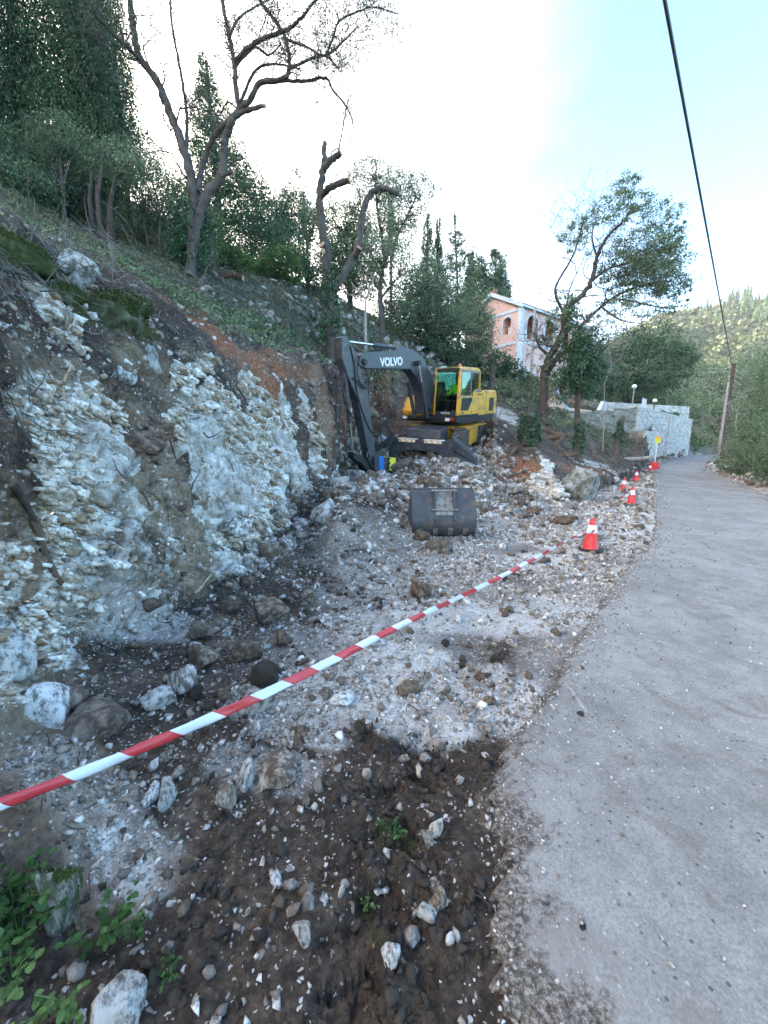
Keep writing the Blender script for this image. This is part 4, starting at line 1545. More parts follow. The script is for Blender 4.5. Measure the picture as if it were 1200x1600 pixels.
def wheel(x, y):
    w = MB()
    s = 1 if x > 0 else -1
    w.lathe([(.30, -.19), (.40, -.22), (.50, -.20), (.525, -.12), (.53, 0), (.525, .12), (.50, .20), (.40, .22), (.30, .19)], 32, axis='x')
    for k in range(20):
        a = 2 * PI * k / 20
        for sd_ in (-1, 1):
            w.box((sd_ * .105, math.cos(a + sd_ * .08) * .53, math.sin(a + sd_ * .08) * .53), (.17, .06, .05), Euler((a, 0, sd_ * 0)))
    t = w.build('wheel', M_TYRE, dig, smooth=True)
    t.matrix_local = UC @ Matrix.Translation((x, y, .52))
    r_ = MB().lathe([(.31, -.12), (.31, s * .0), (.30, .14), (.27, .15), (.25, .08), (.16, .06), (.15, .13), (.10, .16), (.0001, .16)], 24, axis='x')
    if s < 0:
        r_.v = [(-p[0], p[1], p[2]) for p in r_.v]
    rim = r_.build('rim', M_YEL, t, smooth=True)
    for k in range(8):
        a = 2 * PI * k / 8
        MB().lathe([(.018, 0), (.018, .03), (.0001, .035)], 6, (s * .08 if s > 0 else -.11, .205 * math.cos(a), .205 * math.sin(a)), 'x').build('wheel_nut', M_STEEL2, t)
    return t


for x in (-1.03, 1.03):
    for y in (-1.3, 1.3):
        wheel(x, y)
f = MB()
f.box((0, 0, .75), (.9, 3.3, .34)).box((0, 0, 1.0), (1.3, 1.5, .12))
f.box((0, 1.3, .52), (1.7, .22, .24)).box((0, -1.3, .52), (1.7, .22, .24))
uc(f.build('chassis', M_YEL, dig, bevel=.02))
for s in (-1, 1):
    g = MB()
    g.prism([(-.62, .38), (.62, .38), (.62, .96), (.35, 1.02), (-.35, 1.02), (-.62, .96)], s * .62, s * 1.22)
    g.box((s * 1.1, 0, 1.02), (.28, 1.9, .05))
    uc(g.build('side_step', M_YEL, dig, bevel=.02))
    g = MB()
    g.prism([(-1.9, 1.0), (-.75, 1.09), (.75, 1.09), (.75, 1.03), (-1.9, .95)], s * .75, s * 1.25)
    uc(g.build('mudguard', M_YEL, dig, bevel=.01))
# blade frame at the front: a broad dark beam, arch cut below, with outrigger feet
bl = MB()
bl.prism([(-1.12, .10), (-1.2, .42), (-1.12, .72), (1.12, .72), (1.2, .42), (1.12, .10), (.95, .12), (.55, .34), (-.55, .34), (-.95, .12)], 2.28, 2.52, 'y')
uc(bl.build('stabiliser_beam', M_DGREY, dig, bevel=.015))
br = MB().prism([(1.5, .62), (2.3, .74), (2.36, .74), (2.3, 1.06), (1.5, 1.14)], -.62, .62)
uc(br.build('apron_plate', M_DGREY, dig, bevel=.02))
for s in (-1, 1):
    lg = MB()
    lg.prism([(s * .95, .76), (s * 1.18, .80), (s * 1.95, .22), (s * 1.90, .08), (s * 1.1, .46), (s * .95, .5)], 2.26, 2.54, 'y')
    leg = uc(lg.build('outrigger_leg', M_DGREY, dig, bevel=.012))
    MB().prism([(s * 1.2, .36), (s * 1.95, .06), (s * 2.02, .0), (s * 1.15, -.02)], 2.2, 2.6, 'y').build('outrigger_foot', M_STEEL, leg)
    MB().tube([(s * 1.1, 2.4, .86), (s * 1.78, 2.4, .36)], .045, 8).build('outrigger_ram', M_DGREY, leg)
for x in (-.42, .55):
    pl = uc(MB().box((x, 2.4, .728), (.72, .24, .012)).build('warning_plate', M_WPRINT, dig))
    st = MB()
    for k in range(3):
        st.prism([(x - .30 + k * .24, 2.29), (x - .20 + k * .24, 2.29), (x - .10 + k * .24, 2.51), (x - .20 + k * .24, 2.51)], .7345, .738, 'z')
    st.build('stripe', M_ORANGE, pl)
for x in (-.42, .55):
    pl = uc(MB().box((x, 2.526, .665), (.62, .012, .09)).build('warning_plate', M_WPRINT, dig))
    st = MB()
    for k in range(3):
        st.prism([(x - .28 + k * .22, .625), (x - .18 + k * .22, .625), (x - .10 + k * .22, .705), (x - .20 + k * .22, .705)], 2.532, 2.536, 'y')
    st.build('stripe', M_ORANGE, pl)
# upper body
MB().lathe([(.62, 1.06), (.62, 1.24)], 28).build('turntable', M_BLACK, dig, smooth=True)
dk = MB()
dk.prism([(-1.75, 1.22), (1.15, 1.22), (1.3, 1.30), (1.3, 1.42), (-1.95, 1.42), (-1.95, 1.30)], -1.22, 1.22)
dk.build('deck', M_BLACK, dig, bevel=.02)
sd = MB().prism([(-1.0, 1.425), (.15, 1.425), (.15, 1.75), (-.15, 2.34), (-1.0, 2.34)], -1.23, -1.02)
side = sd.build('side_panel', M_YEL, dig, bevel=.025)
cw = MB()
cw.prism([(-1.02, 1.425), (-1.9, 1.425), (-2.08, 1.6), (-2.08, 2.1), (-1.9, 2.36), (-1.02, 2.36)], -1.235, 1.235)
cwo = cw.build('counterweight', M_YEL, dig, bevel=.06)
gr_ = MB()
for k in range(6):
    gr_.box((-1.2365, -1.55, 1.62 + k * .075), (.012, .36, .045))
gr_.box((-1.2355, -1.55, 1.81), (.006, .42, .52))
gr_.build('air_grille', M_BLACK, cwo)
hd = MB().prism([(-1.0, 1.425), (.1, 1.425), (.1, 2.2), (-.1, 2.42), (-1.0, 2.42)], .32, 1.22)
hood = hd.build('engine_hood', M_YEL, dig, bevel=.05)
tb = MB().prism([(.12, 1.425), (1.22, 1.425), (1.27, 1.6), (.95, 2.12), (.12, 2.2)], .36, 1.2)
tank = tb.build('tank_cover', M_YEL, dig, bevel=.05)
MB().prism([(.3, 1.56), (.9, 1.56), (.85, 1.85), (.3, 1.95)], 1.203, 1.212).build('locker_door', M_YEL, tank)
hr = MB()
hr.tube([(1.1, 1.0, 2.1), (1.1, 1.0, 2.42), (.55, 1.0, 2.42), (.55, 1.0, 2.14)], .02, 6)
hr.tube([(1.1, 1.0, 2.42), (1.1, .1, 2.62), (1.1, .1, 2.2)], .02, 6).tube([(.55, 1.0, 2.3), (1.1, 1.0, 2.3)], .016, 6)
hr.build('handrail', M_BLACK, dig)
MB().lathe([(.045, 2.4), (.045, 2.75), (.055, 2.78), (.04, 2.8)], 10, (.8, -.7, 0)).build('exhaust', M_BLACK, dig)
# cab
cab = empty('cab', (0, 0, 0), None, None)
bpy.data.objects.remove(cab)
X0, X1, Y0, Y1, Z0, Z1 = -1.235, -.24, -.42, 1.28, 1.425, 3.12
cb = MB()
cb.box(((X0 + X1) / 2, (Y0 + Y1) / 2, 1.47), (X1 - X0, Y1 - Y0, .09))
cabo = cb.build('cab', M_BLACK, dig, bevel=.015)


def post(a, b, w=.075, m=M_YEL, name='cab_post'):
    v = Vector(b) - Vector(a)
    q = v.to_track_quat('Z', 'X').to_euler()
    return MB().box((0, 0, v.length / 2), (w, w, v.length)).build(name, m, cabo, bevel=.015)


def place_bar(a, b, w, m, name):
    a, b = Vector(a), Vector(b)
    v = b - a
    mb = MB()
    q = v.to_track_quat('Z', 'X')
    mb.box((a + b) / 2, (w, w, v.length), q.to_euler())
    return mb.build(name, m, cabo, bevel=.012)


place_bar((X0 + .03, Y1 - .03, 1.5), (X0 + .03, Y1 - .10, Z1 - .08), .085, M_YEL, 'cab_post')
place_bar((X1 - .02, Y1 - .03, 1.5), (X1 - .02, Y1 - .10, Z1 - .08), .05, M_YEL, 'cab_post')
place_bar((X1 - .02, Y0 + .03, 1.5), (X1 - .02, Y0 + .03, Z1 - .08), .06, M_YEL, 'cab_post')
place_bar((X0 + .03, Y0 + .03, 2.3), (X0 + .03, Y0 + .14, Z1 - .08), .085, M_YEL, 'cab_post')
rf = MB().prism([(Y0 + .08, Z1 - .10), (Y1 - .04, Z1 - .10), (Y1 - .10, Z1 - .02), (Y1 - .35, Z1 + .03), (Y0 + .3, Z1 + .03), (Y0 + .12, Z1 - .03)], X0, X1)
roof = rf.build('cab_roof', M_YEL, cabo, bevel=.03)
MB().box(((X0 + X1) / 2, Y1 - .3, Z1 + .045), (.62, .42, .03)).build('roof_hatch', M_GLASS, roof)
MB().box(((X0 + X1) / 2, Y1 - .068, Z1 - .075), (X1 - X0 - .1, .05, .11)).build('sun_visor', M_BLACK, roof, bevel=.01)
# front: glass, lower black panel with the maker's word, frame and wiper
fw = MB().prism([(Y1 - .035, 1.64), (Y1 - .105, 3.0), (Y1 - .115, 3.0), (Y1 - .045, 1.64)], X0 + .08, X1 - .05)
fg = fw.build('front_window', M_GLASS, cabo)
MB().box(((X0 + X1) / 2, Y1 - .055, 2.02), (X1 - X0 - .12, .018, .02)).build('glazing_bar', M_BLACK, fg)
MB().box(((X0 + X1) / 2, Y1 - .03, 1.57), (X1 - X0 - .11, .05, .14)).build('front_panel', M_BLACK, cabo, bevel=.008)
text_mesh('lettering', 'VOLVO', .085, M_WPRINT, cabo, ((X0 + X1) / 2, Y1 - .001, 1.575), (PI / 2, 0, PI), .003, .002, 1.35)
MB().tube([(X1 - .12, Y1 - .02, 1.75), (X1 - .22, Y1 - .05, 2.3), (X1 - .3, Y1 - .075, 2.8)], .012, 5).build('wiper', M_BLACK, cabo)
# left side: door with slanted lower edge, window, rear quarter window
dr = MB()
dr.prism([(Y1 - .10, 1.52), (.35, 1.52), (.1, 1.95), (.1, 2.16), (Y1 - .13, 2.16)], X0 - .012, X0 + .03)
door = dr.build('door', M_YEL, cabo, bevel=.008)
MB().prism([(Y1 - .20, 1.66), (.50, 1.66), (.24, 2.0), (.24, 2.10), (Y1 - .22, 2.10)], X0 - .018, X0 - .013).build('door_lower_window', M_BLACK, door)
for (ya, yb, za, zb) in ((Y1 - .155, Y1 - .19, 2.16, 3.02),):
    pass
fr_ = MB()
fr_.box((X0 + .005, .36, 2.60), (.035, .035, .86))
fr_.box((X0 + .005, .72, 2.17), (.035, .82, .035))
fr_.box((X0 + .005, .42, 3.0), (.035, 1.25, .06))
fr_.box((X0 + .005, Y1 - .16, 2.6), (.035, .04, .84))
fr_.box((X0 + .005, -.2, 2.35), (.035, .3, .12))
fr_.build('window_frame', M_STEEL2, door)
MB().box((X0 + .006, .75, 2.6), (.008, .72, .8)).build('window_pane', M_GLASS, door)
MB().prism([(.33, 2.2), (-.05, 2.42), (-.24, 2.98), (.33, 2.98)], X0 + .003, X0 + .011).build('quarter_window', M_GLASS, cabo)
MB().prism([(.1, 1.50), (.36, 1.50), (.1, 1.93)], X0 - .002, X0 + .05).build('door_sill', M_YEL, cabo)
MB().prism([(Y0, 1.50), (.12, 1.50), (.12, 2.3), (-.02, 2.38), (Y0, 2.44)], X0 + .001, X0 + .055).build('cab_side', M_YEL, cabo, bevel=.01)
MB().box((X0 - .03, .42, 2.05), (.03, .04, .13)).build('door_handle', M_BLACK, door)
MB().box(((X0 + X1) / 2, Y0 + .02, 2.55), (X1 - X0 - .14, .01, .85)).build('rear_window', M_GLASS, cabo)
MB().box(((X0 + X1) / 2, Y0 + .02, 1.78), (X1 - X0 - .1, .04, .7)).build('rear_panel', M_BLACK, cabo)
MB().box((X1 - .012, .45, 2.5), (.01, 1.45, 1.0)).build('right_window', M_GLASS, cabo)
MB().box((X1 - .02, .45, 1.75), (.03, 1.5, .5)).build('right_panel', M_BLACK, cabo)
st_ = MB()
st_.box((-.74, .1, 1.92), (.5, .5, .14)).box((-.74, -.18, 2.3), (.48, .14, .72)).box((-.74, .05, 1.7), (.34, .34, .36))
for s in (-1, 1):
    st_.box((-.74 + s * .32, .22, 2.1), (.12, .42, .08)).tube([(-.74 + s * .32, .42, 2.12), (-.74 + s * .32, .46, 2.3)], .02, 6)
st_.v = [(p[0], p[1] + .30, p[2]) for p in st_.v]
st_.build('seat', M_SEAT, cabo, bevel=.03)
MB().tube([(-.74, 1.12, 1.5), (-.74, 1.02, 2.12)], .04, 8).lathe([(.2, -.012), (.22, 0), (.2, .012), (.18, 0)], 20, (-.74, 1.0, 2.15)).build('steering_column', M_BLACK, cabo)
lm = MB().box((X0 + .35, Y1 + .06, 1.36), (.17, .1, .11)).build('headlamp', M_LENS, dig, bevel=.01)
MB().box((X0 + .17, Y1 + .055, 1.36), (.14, .1, .10)).build('indicator', M_REDL, dig, bevel=.01)
MB().box((1.0, 1.33, 1.36), (.17, .1, .11)).build('headlamp', M_LENS, dig, bevel=.01)
MB().lathe([(.05, Z1 + .03), (.055, Z1 + .1), (.05, Z1 + .16), (.0001, Z1 + .18)], 12, (-.55, .0, 0)).build('beacon', M_BEACON, dig, smooth=True)
MB().tube([(X0 - .02, -.35, 2.3), (X0 - .35, -.5, 2.55)], .015, 5).box((X0 - .38, -.5, 2.62), (.04, .16, .26)).build('mirror', M_BLACK, dig)
text_mesh('lettering', 'VOLVO', .10, M_PRINT, side, (-1.238, -.45, 2.2), (PI / 2, 0, -PI / 2), .003, 0, 1.3)
text_mesh('lettering', 'VOLVO', .07, M_PRINT, door, (X0 - .016, .95, 1.59), (PI / 2, 0, -PI / 2), .003, 0, 1.2)
text_mesh('lettering', 'VOLVO', .09, M_PRINT, tank, (.72, 1.262, 1.50), (PI / 2, 0, PI), .003, 0, 1.3)


def yz(p):
    return (p.y, p.z)


# boom: outline read in its own plane
bx = .06
bo = [sag(*q) for q in ((668, 640), (676, 612), (668, 580), (655, 558), (641, 546), (563, 551), (556, 556), (556, 571), (564, 576), (636, 577), (647, 590), (655, 612), (658, 648))]
boom = MB().prism([yz(p) for p in bo], -.19 + bx, .19 + bx).build('boom', M_DGREY, dig, bevel=.02)
c_, d_ = sag(608, 565), sag(641, 562)
vtx = sag(607, 566)
ang = math.atan2((sag(630, 564) - sag(570, 567)).z, (sag(630, 564) - sag(570, 567)).y)
tx = text_mesh('lettering', 'VOLVO', .34, M_WPRINT, boom, (0, 0, 0), (0, 0, 0), .004, .012, 1.05)
# text faces the machine's left (-X): reading direction runs from the boom tip back to the cab
e1 = Vector((0, (sag(630, 564) - sag(580, 566.5)).y, (sag(630, 564) - sag(580, 566.5)).z)).normalized()
e3 = Vector((-1, 0, 0))
e2 = e3.cross(e1)
tx.matrix_local = Matrix(((e1.x, e2.x, e3.x, -.193 + bx), (e1.y, e2.y, e3.y, vtx.y), (e1.z, e2.z, e3.z, vtx.z), (0, 0, 0, 1))) @ Matrix.Diagonal((1.0, 1.0, 1, 1))
for q in ((645, 568), (563, 566), (665, 640)):
    p = sag(*q)
    MB().lathe([(.0001, -.27), (.075, -.27), (.085, -.24), (.085, .24), (.075, .27), (.0001, .27)], 14, (bx, p.y, p.z), 'x').build('pivot_pin', M_BLACK, boom, smooth=True)


def ram(a, b, x, r1=.065, r2=.035, split=.58, name='ram', parent=None, glint=M_CHROME):
    a, b = Vector((x, a.y, a.z)), Vector((x, b.y, b.z))
    m = a.lerp(b, split)
    o = MB().tube([a, m], r1, 12).build(name, M_DGREY, parent or dig, smooth=True)
    MB().tube([a + (m - a) * .94, m + (m - a).normalized() * .04], r1 * 1.2, 12).build('ram_collar', M_DGREY, o, smooth=True)
    MB().tube([m, b], r2, 10).build('ram_rod', glint, o, smooth=True)
    MB().lathe([(.0001, -.07), (r1 * 1.25, -.07), (r1 * 1.25, .07), (.0001, .07)], 12, (x, b.y, b.z), 'x').build('ram_eye', M_BLACK, o)
    return o


for x in (-.28 + bx, .28 + bx):
    ram(sag(660, 652), sag(645, 568), x, .065, .04, .66, 'boom_ram')
ram(sag(624, 544), sag(536, 532), bx, .062, .036, .46, 'arm_ram')
MB().prism([yz(sag(*q)) for q in ((616, 548), (620, 539), (627, 539), (636, 547))], bx - .1, bx + .1).build('ram_bracket', M_DGREY, boom)
stick_pts = [(530, 527), (538, 525), (543, 533), (553, 553), (560, 570), (563, 590), (571, 610), (583, 700), (586, 720), (577, 722), (571, 700), (556, 625), (541, 590), (531, 560)]
stick = MB().prism([yz(sag(*q)) for q in stick_pts], bx - .15, bx + .15).build('stick', M_DGREY, dig, bevel=.018)
ram(sag(538, 562), sag(554, 712), bx - .01, .07, .04, .62, 'bucket_ram')
_o = MB().prism([yz(sag(*q)) for q in ((551, 707), (558, 709), (575, 716), (583, 738), (573, 738), (563, 724), (550, 716))], bx - .13, bx + .13)
lk = _o.build('bucket_link', M_BLACK, dig, bevel=.012)
_o = MB()
for s in (-1, 1):
    _o.tube([Vector((bx + s * .17, *yz(sag(*q)))) for q in ((574, 698), (568, 712), (581, 733))], .035, 8)
_o.build('side_link', M_DGREY, dig)
# breaker head lying towards the machine
hb = [(583, 712), (586, 712), (586, 737), (583, 737)]
brk = MB().prism([yz(sag(*q)) for q in ((578, 713), (586, 711), (587, 738), (579, 738))], bx - .24, bx + .24).build('breaker', M_DGREY, dig, bevel=.01)
MB().prism([yz(sag(*q)) for q in ((585, 711.5), (592, 712), (592.5, 736.5), (586, 738))], bx - .26, bx + .26).build('mounting_plate', M_BLUE, brk, bevel=.008)
MB().prism([yz(sag(*q)) for q in ((592, 713), (618, 716), (618, 732), (592, 736))], bx - .21, bx + .21).build('housing', M_DGREY, brk, bevel=.01)
MB().prism([yz(sag(*q)) for q in ((603, 714), (612.5, 714.8), (612.5, 733), (603, 734.5))], bx - .216, bx + .216).build('yellow_label', M_LABEL, brk)
MB().prism([yz(sag(*q, bx - .22)) for q in ((606, 719), (610.5, 724), (606, 729))], bx - .221, bx - .2165).build('printed_mark', M_PRINT, brk)
for yv_ in (716.5, 731):
    MB().prism([yz(sag(*q, bx - .22)) for q in ((605, yv_ - .8), (611, yv_ - .6), (611, yv_ + .8), (605, yv_ + .8))], bx - .221, bx - .2165).build('printed_mark', M_PRINT, brk)
for (uu, vv) in ((596, 717), (596, 730), (599.5, 723)):
    MB().lathe([(.0001, bx - .235), (.03, bx - .235), (.034, bx - .205)], 8, (0, *yz(sag(uu, vv, bx - .2))), 'x').build('bolt', M_STEEL2, brk)
MB().tube([Vector((bx, *yz(sag(617, 724)))), Vector((bx, *yz(sag(627, 723)))), Vector((bx, *yz(sag(629, 723))))], [.075, .07, .03], 12).build('chisel', M_STEEL2, brk, smooth=True)


def hose(pts, x, r=.018):
    if not isinstance(x, (list, tuple)):
        x = [x] * len(pts)
    P = [Vector((xx, *yz(sag(*q)))) for q, xx in zip(pts, x)]
    Q = []
    for i in range(len(P) - 1):
        p0, p1, p2, p3 = P[max(i - 1, 0)], P[i], P[i + 1], P[min(i + 2, len(P) - 1)]
        for k in range(6):
            t = k / 6
            Q.append(.5 * ((2 * p1) + (p2 - p0) * t + (2 * p0 - 5 * p1 + 4 * p2 - p3) * t * t + (3 * p1 - p0 - 3 * p2 + p3) * t ** 3))
    Q.append(P[-1])
    MB().tube(Q, r, 6).build('hose', M_BLACK, dig, smooth=True)


hose([(557, 556), (551, 575), (557, 600), (568, 607), (569, 590), (562, 572)], bx - .22)
hose([(535, 586), (530, 600), (533, 630), (545, 650)], bx - .2)
hose([(532, 586), (528, 605), (535, 640), (548, 655)], bx - .24)
hose([(545, 590), (556, 597), (566, 607)], bx - .2)
hose([(576, 674), (590, 676), (602, 671), (608, 684), (600, 700), (592, 712)], [bx - .2] * 6, .022)
hose([(578, 675), (588, 675), (594, 682), (594, 700), (589, 712)], bx - .1, .02)
hose([(640, 547), (600, 552), (585, 546), (565, 553)], bx - .12, .016)
hose([(640, 546), (600, 550), (575, 550), (558, 545)], bx + .1, .016)
hose([(543, 540), (550, 575), (553, 610), (565, 650), (575, 673)], bx - .165, .018)


# ---------------------------------------------------------------- driver
def skin_mesh(name, joints, edges, mat_, parent=None, sub=2, world=None):
    me = bpy.data.meshes.new(name)
    me.from_pydata([j[:3] for j in joints], edges, [])
    o = bpy.data.objects.new(name + '_tmp', me)
    COL.objects.link(o)
    sk = o.modifiers.new('s', 'SKIN')
    for i, j in enumerate(joints):
        rr_ = j[3]
        me.skin_vertices[0].data[i].radius = (rr_, rr_) if not isinstance(rr_, tuple) else rr_
        me.skin_vertices[0].data[i].use_root = (i == 0)
    sb = o.modifiers.new('b', 'SUBSURF')
    sb.levels = sub
    sb.render_levels = sub
    dg = bpy.context.evaluated_depsgraph_get()
    m2 = bpy.data.meshes.new_from_object(o.evaluated_get(dg))
    bpy.data.objects.remove(o)
    m2.name = name
    m2.materials.clear()
    m2.materials.append(mat_)
    for p in m2.polygons:
        p.use_smooth = True
    return link(name, m2, parent)


per = empty('person', (0, 0, 0), 'digger driver with short dark hair in a yellow green hi-vis jacket sitting in the cab', 'person')
per.matrix_world = base_m @ Matrix.Translation((-.74, .38, 1.99))
# body in seated pose: pelvis at origin, +Y forward
body = skin_mesh('body', [
    (0, 0, .10, (.17, .13)), (0, .01, .30, (.16, .12)), (0, .02, .48, (.18, .12)), (0, .03, .56, .075), (0, .05, .64, .055), (0, .07, .72, .085), (0, .075, .80, .10), (0, .07, .88, .085),
    (-.19, .03, .50, .07), (-.26, .10, .28, .052), (-.30, .32, .20, .038), (-.31, .40, .22, .03),
    (.19, .03, .50, .07), (.26, .10, .28, .052), (.30, .32, .20, .038), (.31, .40, .22, .03),
    (-.10, .12, .08, .10), (-.15, .46, .10, .075), (-.15, .56, -.10, .055), (-.15, .62, -.36, .045), (-.15, .74, -.40, .04),
    (.10, .12, .08, .10), (.15, .46, .10, .075), (.15, .56, -.10, .055), (.15, .62, -.36, .045), (.15, .74, -.40, .04)],
    [(0, 1), (1, 2), (2, 3), (3, 4), (4, 5), (5, 6), (6, 7), (2, 8), (8, 9), (9, 10), (10, 11), (2, 12), (12, 13), (13, 14), (14, 15),
     (0, 16), (16, 17), (17, 18), (18, 19), (19, 20), (0, 21), (21, 22), (22, 23), (23, 24), (24, 25)], M_SKIN, per)
# face: nose, ears, eyes grown onto the head by small pieces of the same body mesh
fa = MB()
fa.tube([(0, .165, .80), (0, .20, .765), (0, .165, .755)], [.012, .018, .01], 6)
for s in (-1, 1):
    fa.lathe([(.0001, -.012), (.03, -.008), (.034, .004), (.0001, .01)], 10, (s * .098, .07, .79), 'x')
fo = fa.build('face_parts', M_SKIN, per, smooth=True)
ey = MB()
for s in (-1, 1):
    ey.lathe([(.0001, -.006), (.012, -.002), (.0001, .006)], 8, (s * .035, .168, .80), 'y')
ey.build('eyes', M_PRINT, per)
hv, hf = ICO[3]
keep = [tuple(q) for q in hf if all((hv[i][1] < .35 or hv[i][2] > .45) and hv[i][2] > -.55 for i in q)]
ho = MB().add([(p[0] * .105, p[1] * .115 + .062, p[2] * .115 + .825) for p in hv], keep).build('hair', M_HAIR, per, smooth=True)
jk = skin_mesh('jacket', [
    (0, 0, .12, (.20, .16)), (0, .01, .30, (.19, .15)), (0, .02, .46, (.20, .14)), (0, .03, .56, .09),
    (-.19, .03, .50, .09), (-.26, .10, .28, .075), (-.30, .30, .20, .055), (.19, .03, .50, .09), (.26, .10, .28, .075), (.30, .30, .20, .055)],
    [(0, 1), (1, 2), (2, 3), (2, 4), (4, 5), (5, 6), (2, 7), (7, 8), (8, 9)], M_HIVIS, per)
skin_mesh('trousers', [
    (0, 0, .08, (.19, .15)), (-.10, .12, .08, .115), (-.15, .46, .10, .09), (-.15, .56, -.10, .07), (-.15, .62, -.34, .06),
    (.10, .12, .08, .115), (.15, .46, .10, .09), (.15, .56, -.10, .07), (.15, .62, -.34, .06)],
    [(0, 1), (1, 2), (2, 3), (3, 4), (0, 5), (5, 6), (6, 7), (7, 8)], M_TROUS, per)
for s in (-1, 1):
    hn = MB()
    for k in range(4):
        hn.tube([(s * .31 + (k - 1.5) * .019, .40, .225), (s * .31 + (k - 1.5) * .02, .455 - abs(k - 1.2) * .006, .245), (s * .31 + (k - 1.5) * .02, .47 - abs(k - 1.2) * .006, .215), (s * .31 + (k - 1.5) * .018, .45, .195)], [.011, .010, .009, .007], 6)
    hn.tube([(s * .28, .38, .215), (s * .262, .42, .235), (s * .27, .445, .23)], [.012, .011, .008], 6)
    hn.build('fingers', M_SKIN, per, smooth=True)
    MB().box((s * .15, .78, -.42), (.09, .24, .07)).build('boot', M_BLACK, per, bevel=.025)

# ================================================================ STEEL BUCKET ON THE GROUND
bp, _n = on_ground(689, 836)
bk_d = bp.y
bw = 97 / 600 * bk_d * .98
bkt = empty('digger_bucket', bp, 'wide dark steel ditching bucket standing upright on its back in the rubble', 'bucket', rot=(0, 0, R(2)))
# profile in (y, z): towards the camera is -y; shell curves from the lip at the top round the belly to the ground
bh = 73 / 600 * bk_d * 1.02
prof = [(.02, 1.0), (-.10, .92), (-.22, .74), (-.30, .50), (-.32, .30), (-.26, .12), (-.10, .0), (.16, -.02), (.42, .08)]
prof = [(a * bh * 1.15, z * bh) for a, z in prof]


def shell(prof, x0, x1, th=.018):
    mb = MB()
    n = len(prof)
    inner = [(a + th, z + (th * .3)) for a, z in prof]
    mb.prism(prof + inner[::-1], x0, x1)
    return mb


# smooth the profile
pp = [Vector((0, a, z)) for a, z in prof]
sm = []
for i in range(len(pp) - 1):
    p0, p1, p2, p3 = pp[max(i - 1, 0)], pp[i], pp[i + 1], pp[min(i + 2, len(pp) - 1)]
    for k in range(5):
        t = k / 5
        q = .5 * ((2 * p1) + (p2 - p0) * t + (2 * p0 - 5 * p1 + 4 * p2 - p3) * t * t + (3 * p1 - p0 - 3 * p2 + p3) * t ** 3)
        sm.append((q.y, q.z))
sm.append((prof[-1][0], prof[-1][1]))
sb_ = MB()
nn_ = len(sm)
for x in (-bw / 2, bw / 2):
    sb_.v += [(x, a, z) for a, z in sm] + [(x, a + .02, z + .006) for a, z in sm]
for i in range(nn_ - 1):
    A, B = 0, 2 * nn_
    sb_.f += [(A + i, B + i, B + i + 1, A + i + 1), (A + nn_ + i + 1, B + nn_ + i + 1, B + nn_ + i, A + nn_ + i), (A + i, A + i + 1, A + nn_ + i + 1, A + nn_ + i), (B + i, B + nn_ + i, B + nn_ + i + 1, B + i + 1)]
sb_.f += [(0, nn_, 3 * nn_, 2 * nn_), (nn_ - 1, 3 * nn_ - 1, 4 * nn_ - 1, 2 * nn_ - 1)]
sb_.build('shell', M_STEEL, bkt, smooth=True)
for s in (-1, 1):
    pr = [(a - .006, z) for a, z in sm] + [(.42 * bh * 1.15, .3 * bh), (.14 * bh, 1.0 * bh)]
    MB().prism(pr, s * (bw / 2 - .001), s * (bw / 2 + .018)).build('side_plate', M_STEEL, bkt, bevel=.004)
    ear = [(-.14 * bh, 1.04 * bh), (-.30 * bh, .96 * bh), (-.36 * bh, .62 * bh), (-.40 * bh, .40 * bh), (-.33 * bh, .3 * bh), (-.22 * bh, .74 * bh), (-.05 * bh, 1.0 * bh)]
    MB().prism(ear, s * .16 - .012, s * .16 + .012).build('hanger_ear', M_STEEL, bkt)
for (a, z) in ((-.30, .60), (-.19, .98)):
    MB().tube([(-.22, a * bh * 1.15, z * bh), (.22, a * bh * 1.15, z * bh)], .022, 10).build('hanger_pin', M_STEEL2, bkt, smooth=True)
MB().prism([(a - .012, z) for a, z in sm[4:16]] + [(a - .001, z) for a, z in sm[4:16]][::-1], -.15, .15).build('backing_plate', M_STEEL2, bkt)
MB().box((0, .02 * bh, 1.0 * bh), (bw + .03, .035, .02)).build('rim_bar', M_STEEL, bkt, bevel=.004)
for k in range(4):
    MB().prism([(a - .010, z) for a, z in sm[22:34]] + [(a - .0005, z) for a, z in sm[22:34]][::-1], -bw / 2 + .08 + k * bw * .245, -bw / 2 + .16 + k * bw * .245).build('wear_strip', M_STEEL2, bkt)

# ================================================================ CONES, TAPE, SIGN
M_CONE = pmat('red_cone_plastic', [(.62, .022, .026), (.72, .032, .034)], 6, .42, .05, .003, dirt=(.26, .11, .09), dirt_at=.58)
M_SLEEVE = pmat('reflective_sleeve', [(.66, .68, .76), (.74, .75, .82)], 14, .35, 0)


def make_cone(h):
    root = empty('traffic_cone', (0, 0, 0), 'x', 'traffic cone')
    s = h / .5
    MB().lathe([(.185 * s, 0), (.19 * s, .012 * s), (.185 * s, .03 * s), (.13 * s, .036 * s)], 8).build('base', M_BLACK, root, bevel=.004)
    c = MB().lathe([(.125 * s, .03 * s), (.112 * s, .05 * s), (.075 * s, .27 * s), (.034 * s, .49 * s), (.030 * s, .50 * s), (.026 * s, .498 * s), (.022 * s, .46 * s)], 24)
    c.build('body', M_CONE, root, smooth=True)
    MB().lathe([(.0745 * s, .285 * s), (.0765 * s, .288 * s), (.053 * s, .405 * s), (.0505 * s, .408 * s)], 24).build('sleeve', M_SLEEVE, root, smooth=True)
    return root


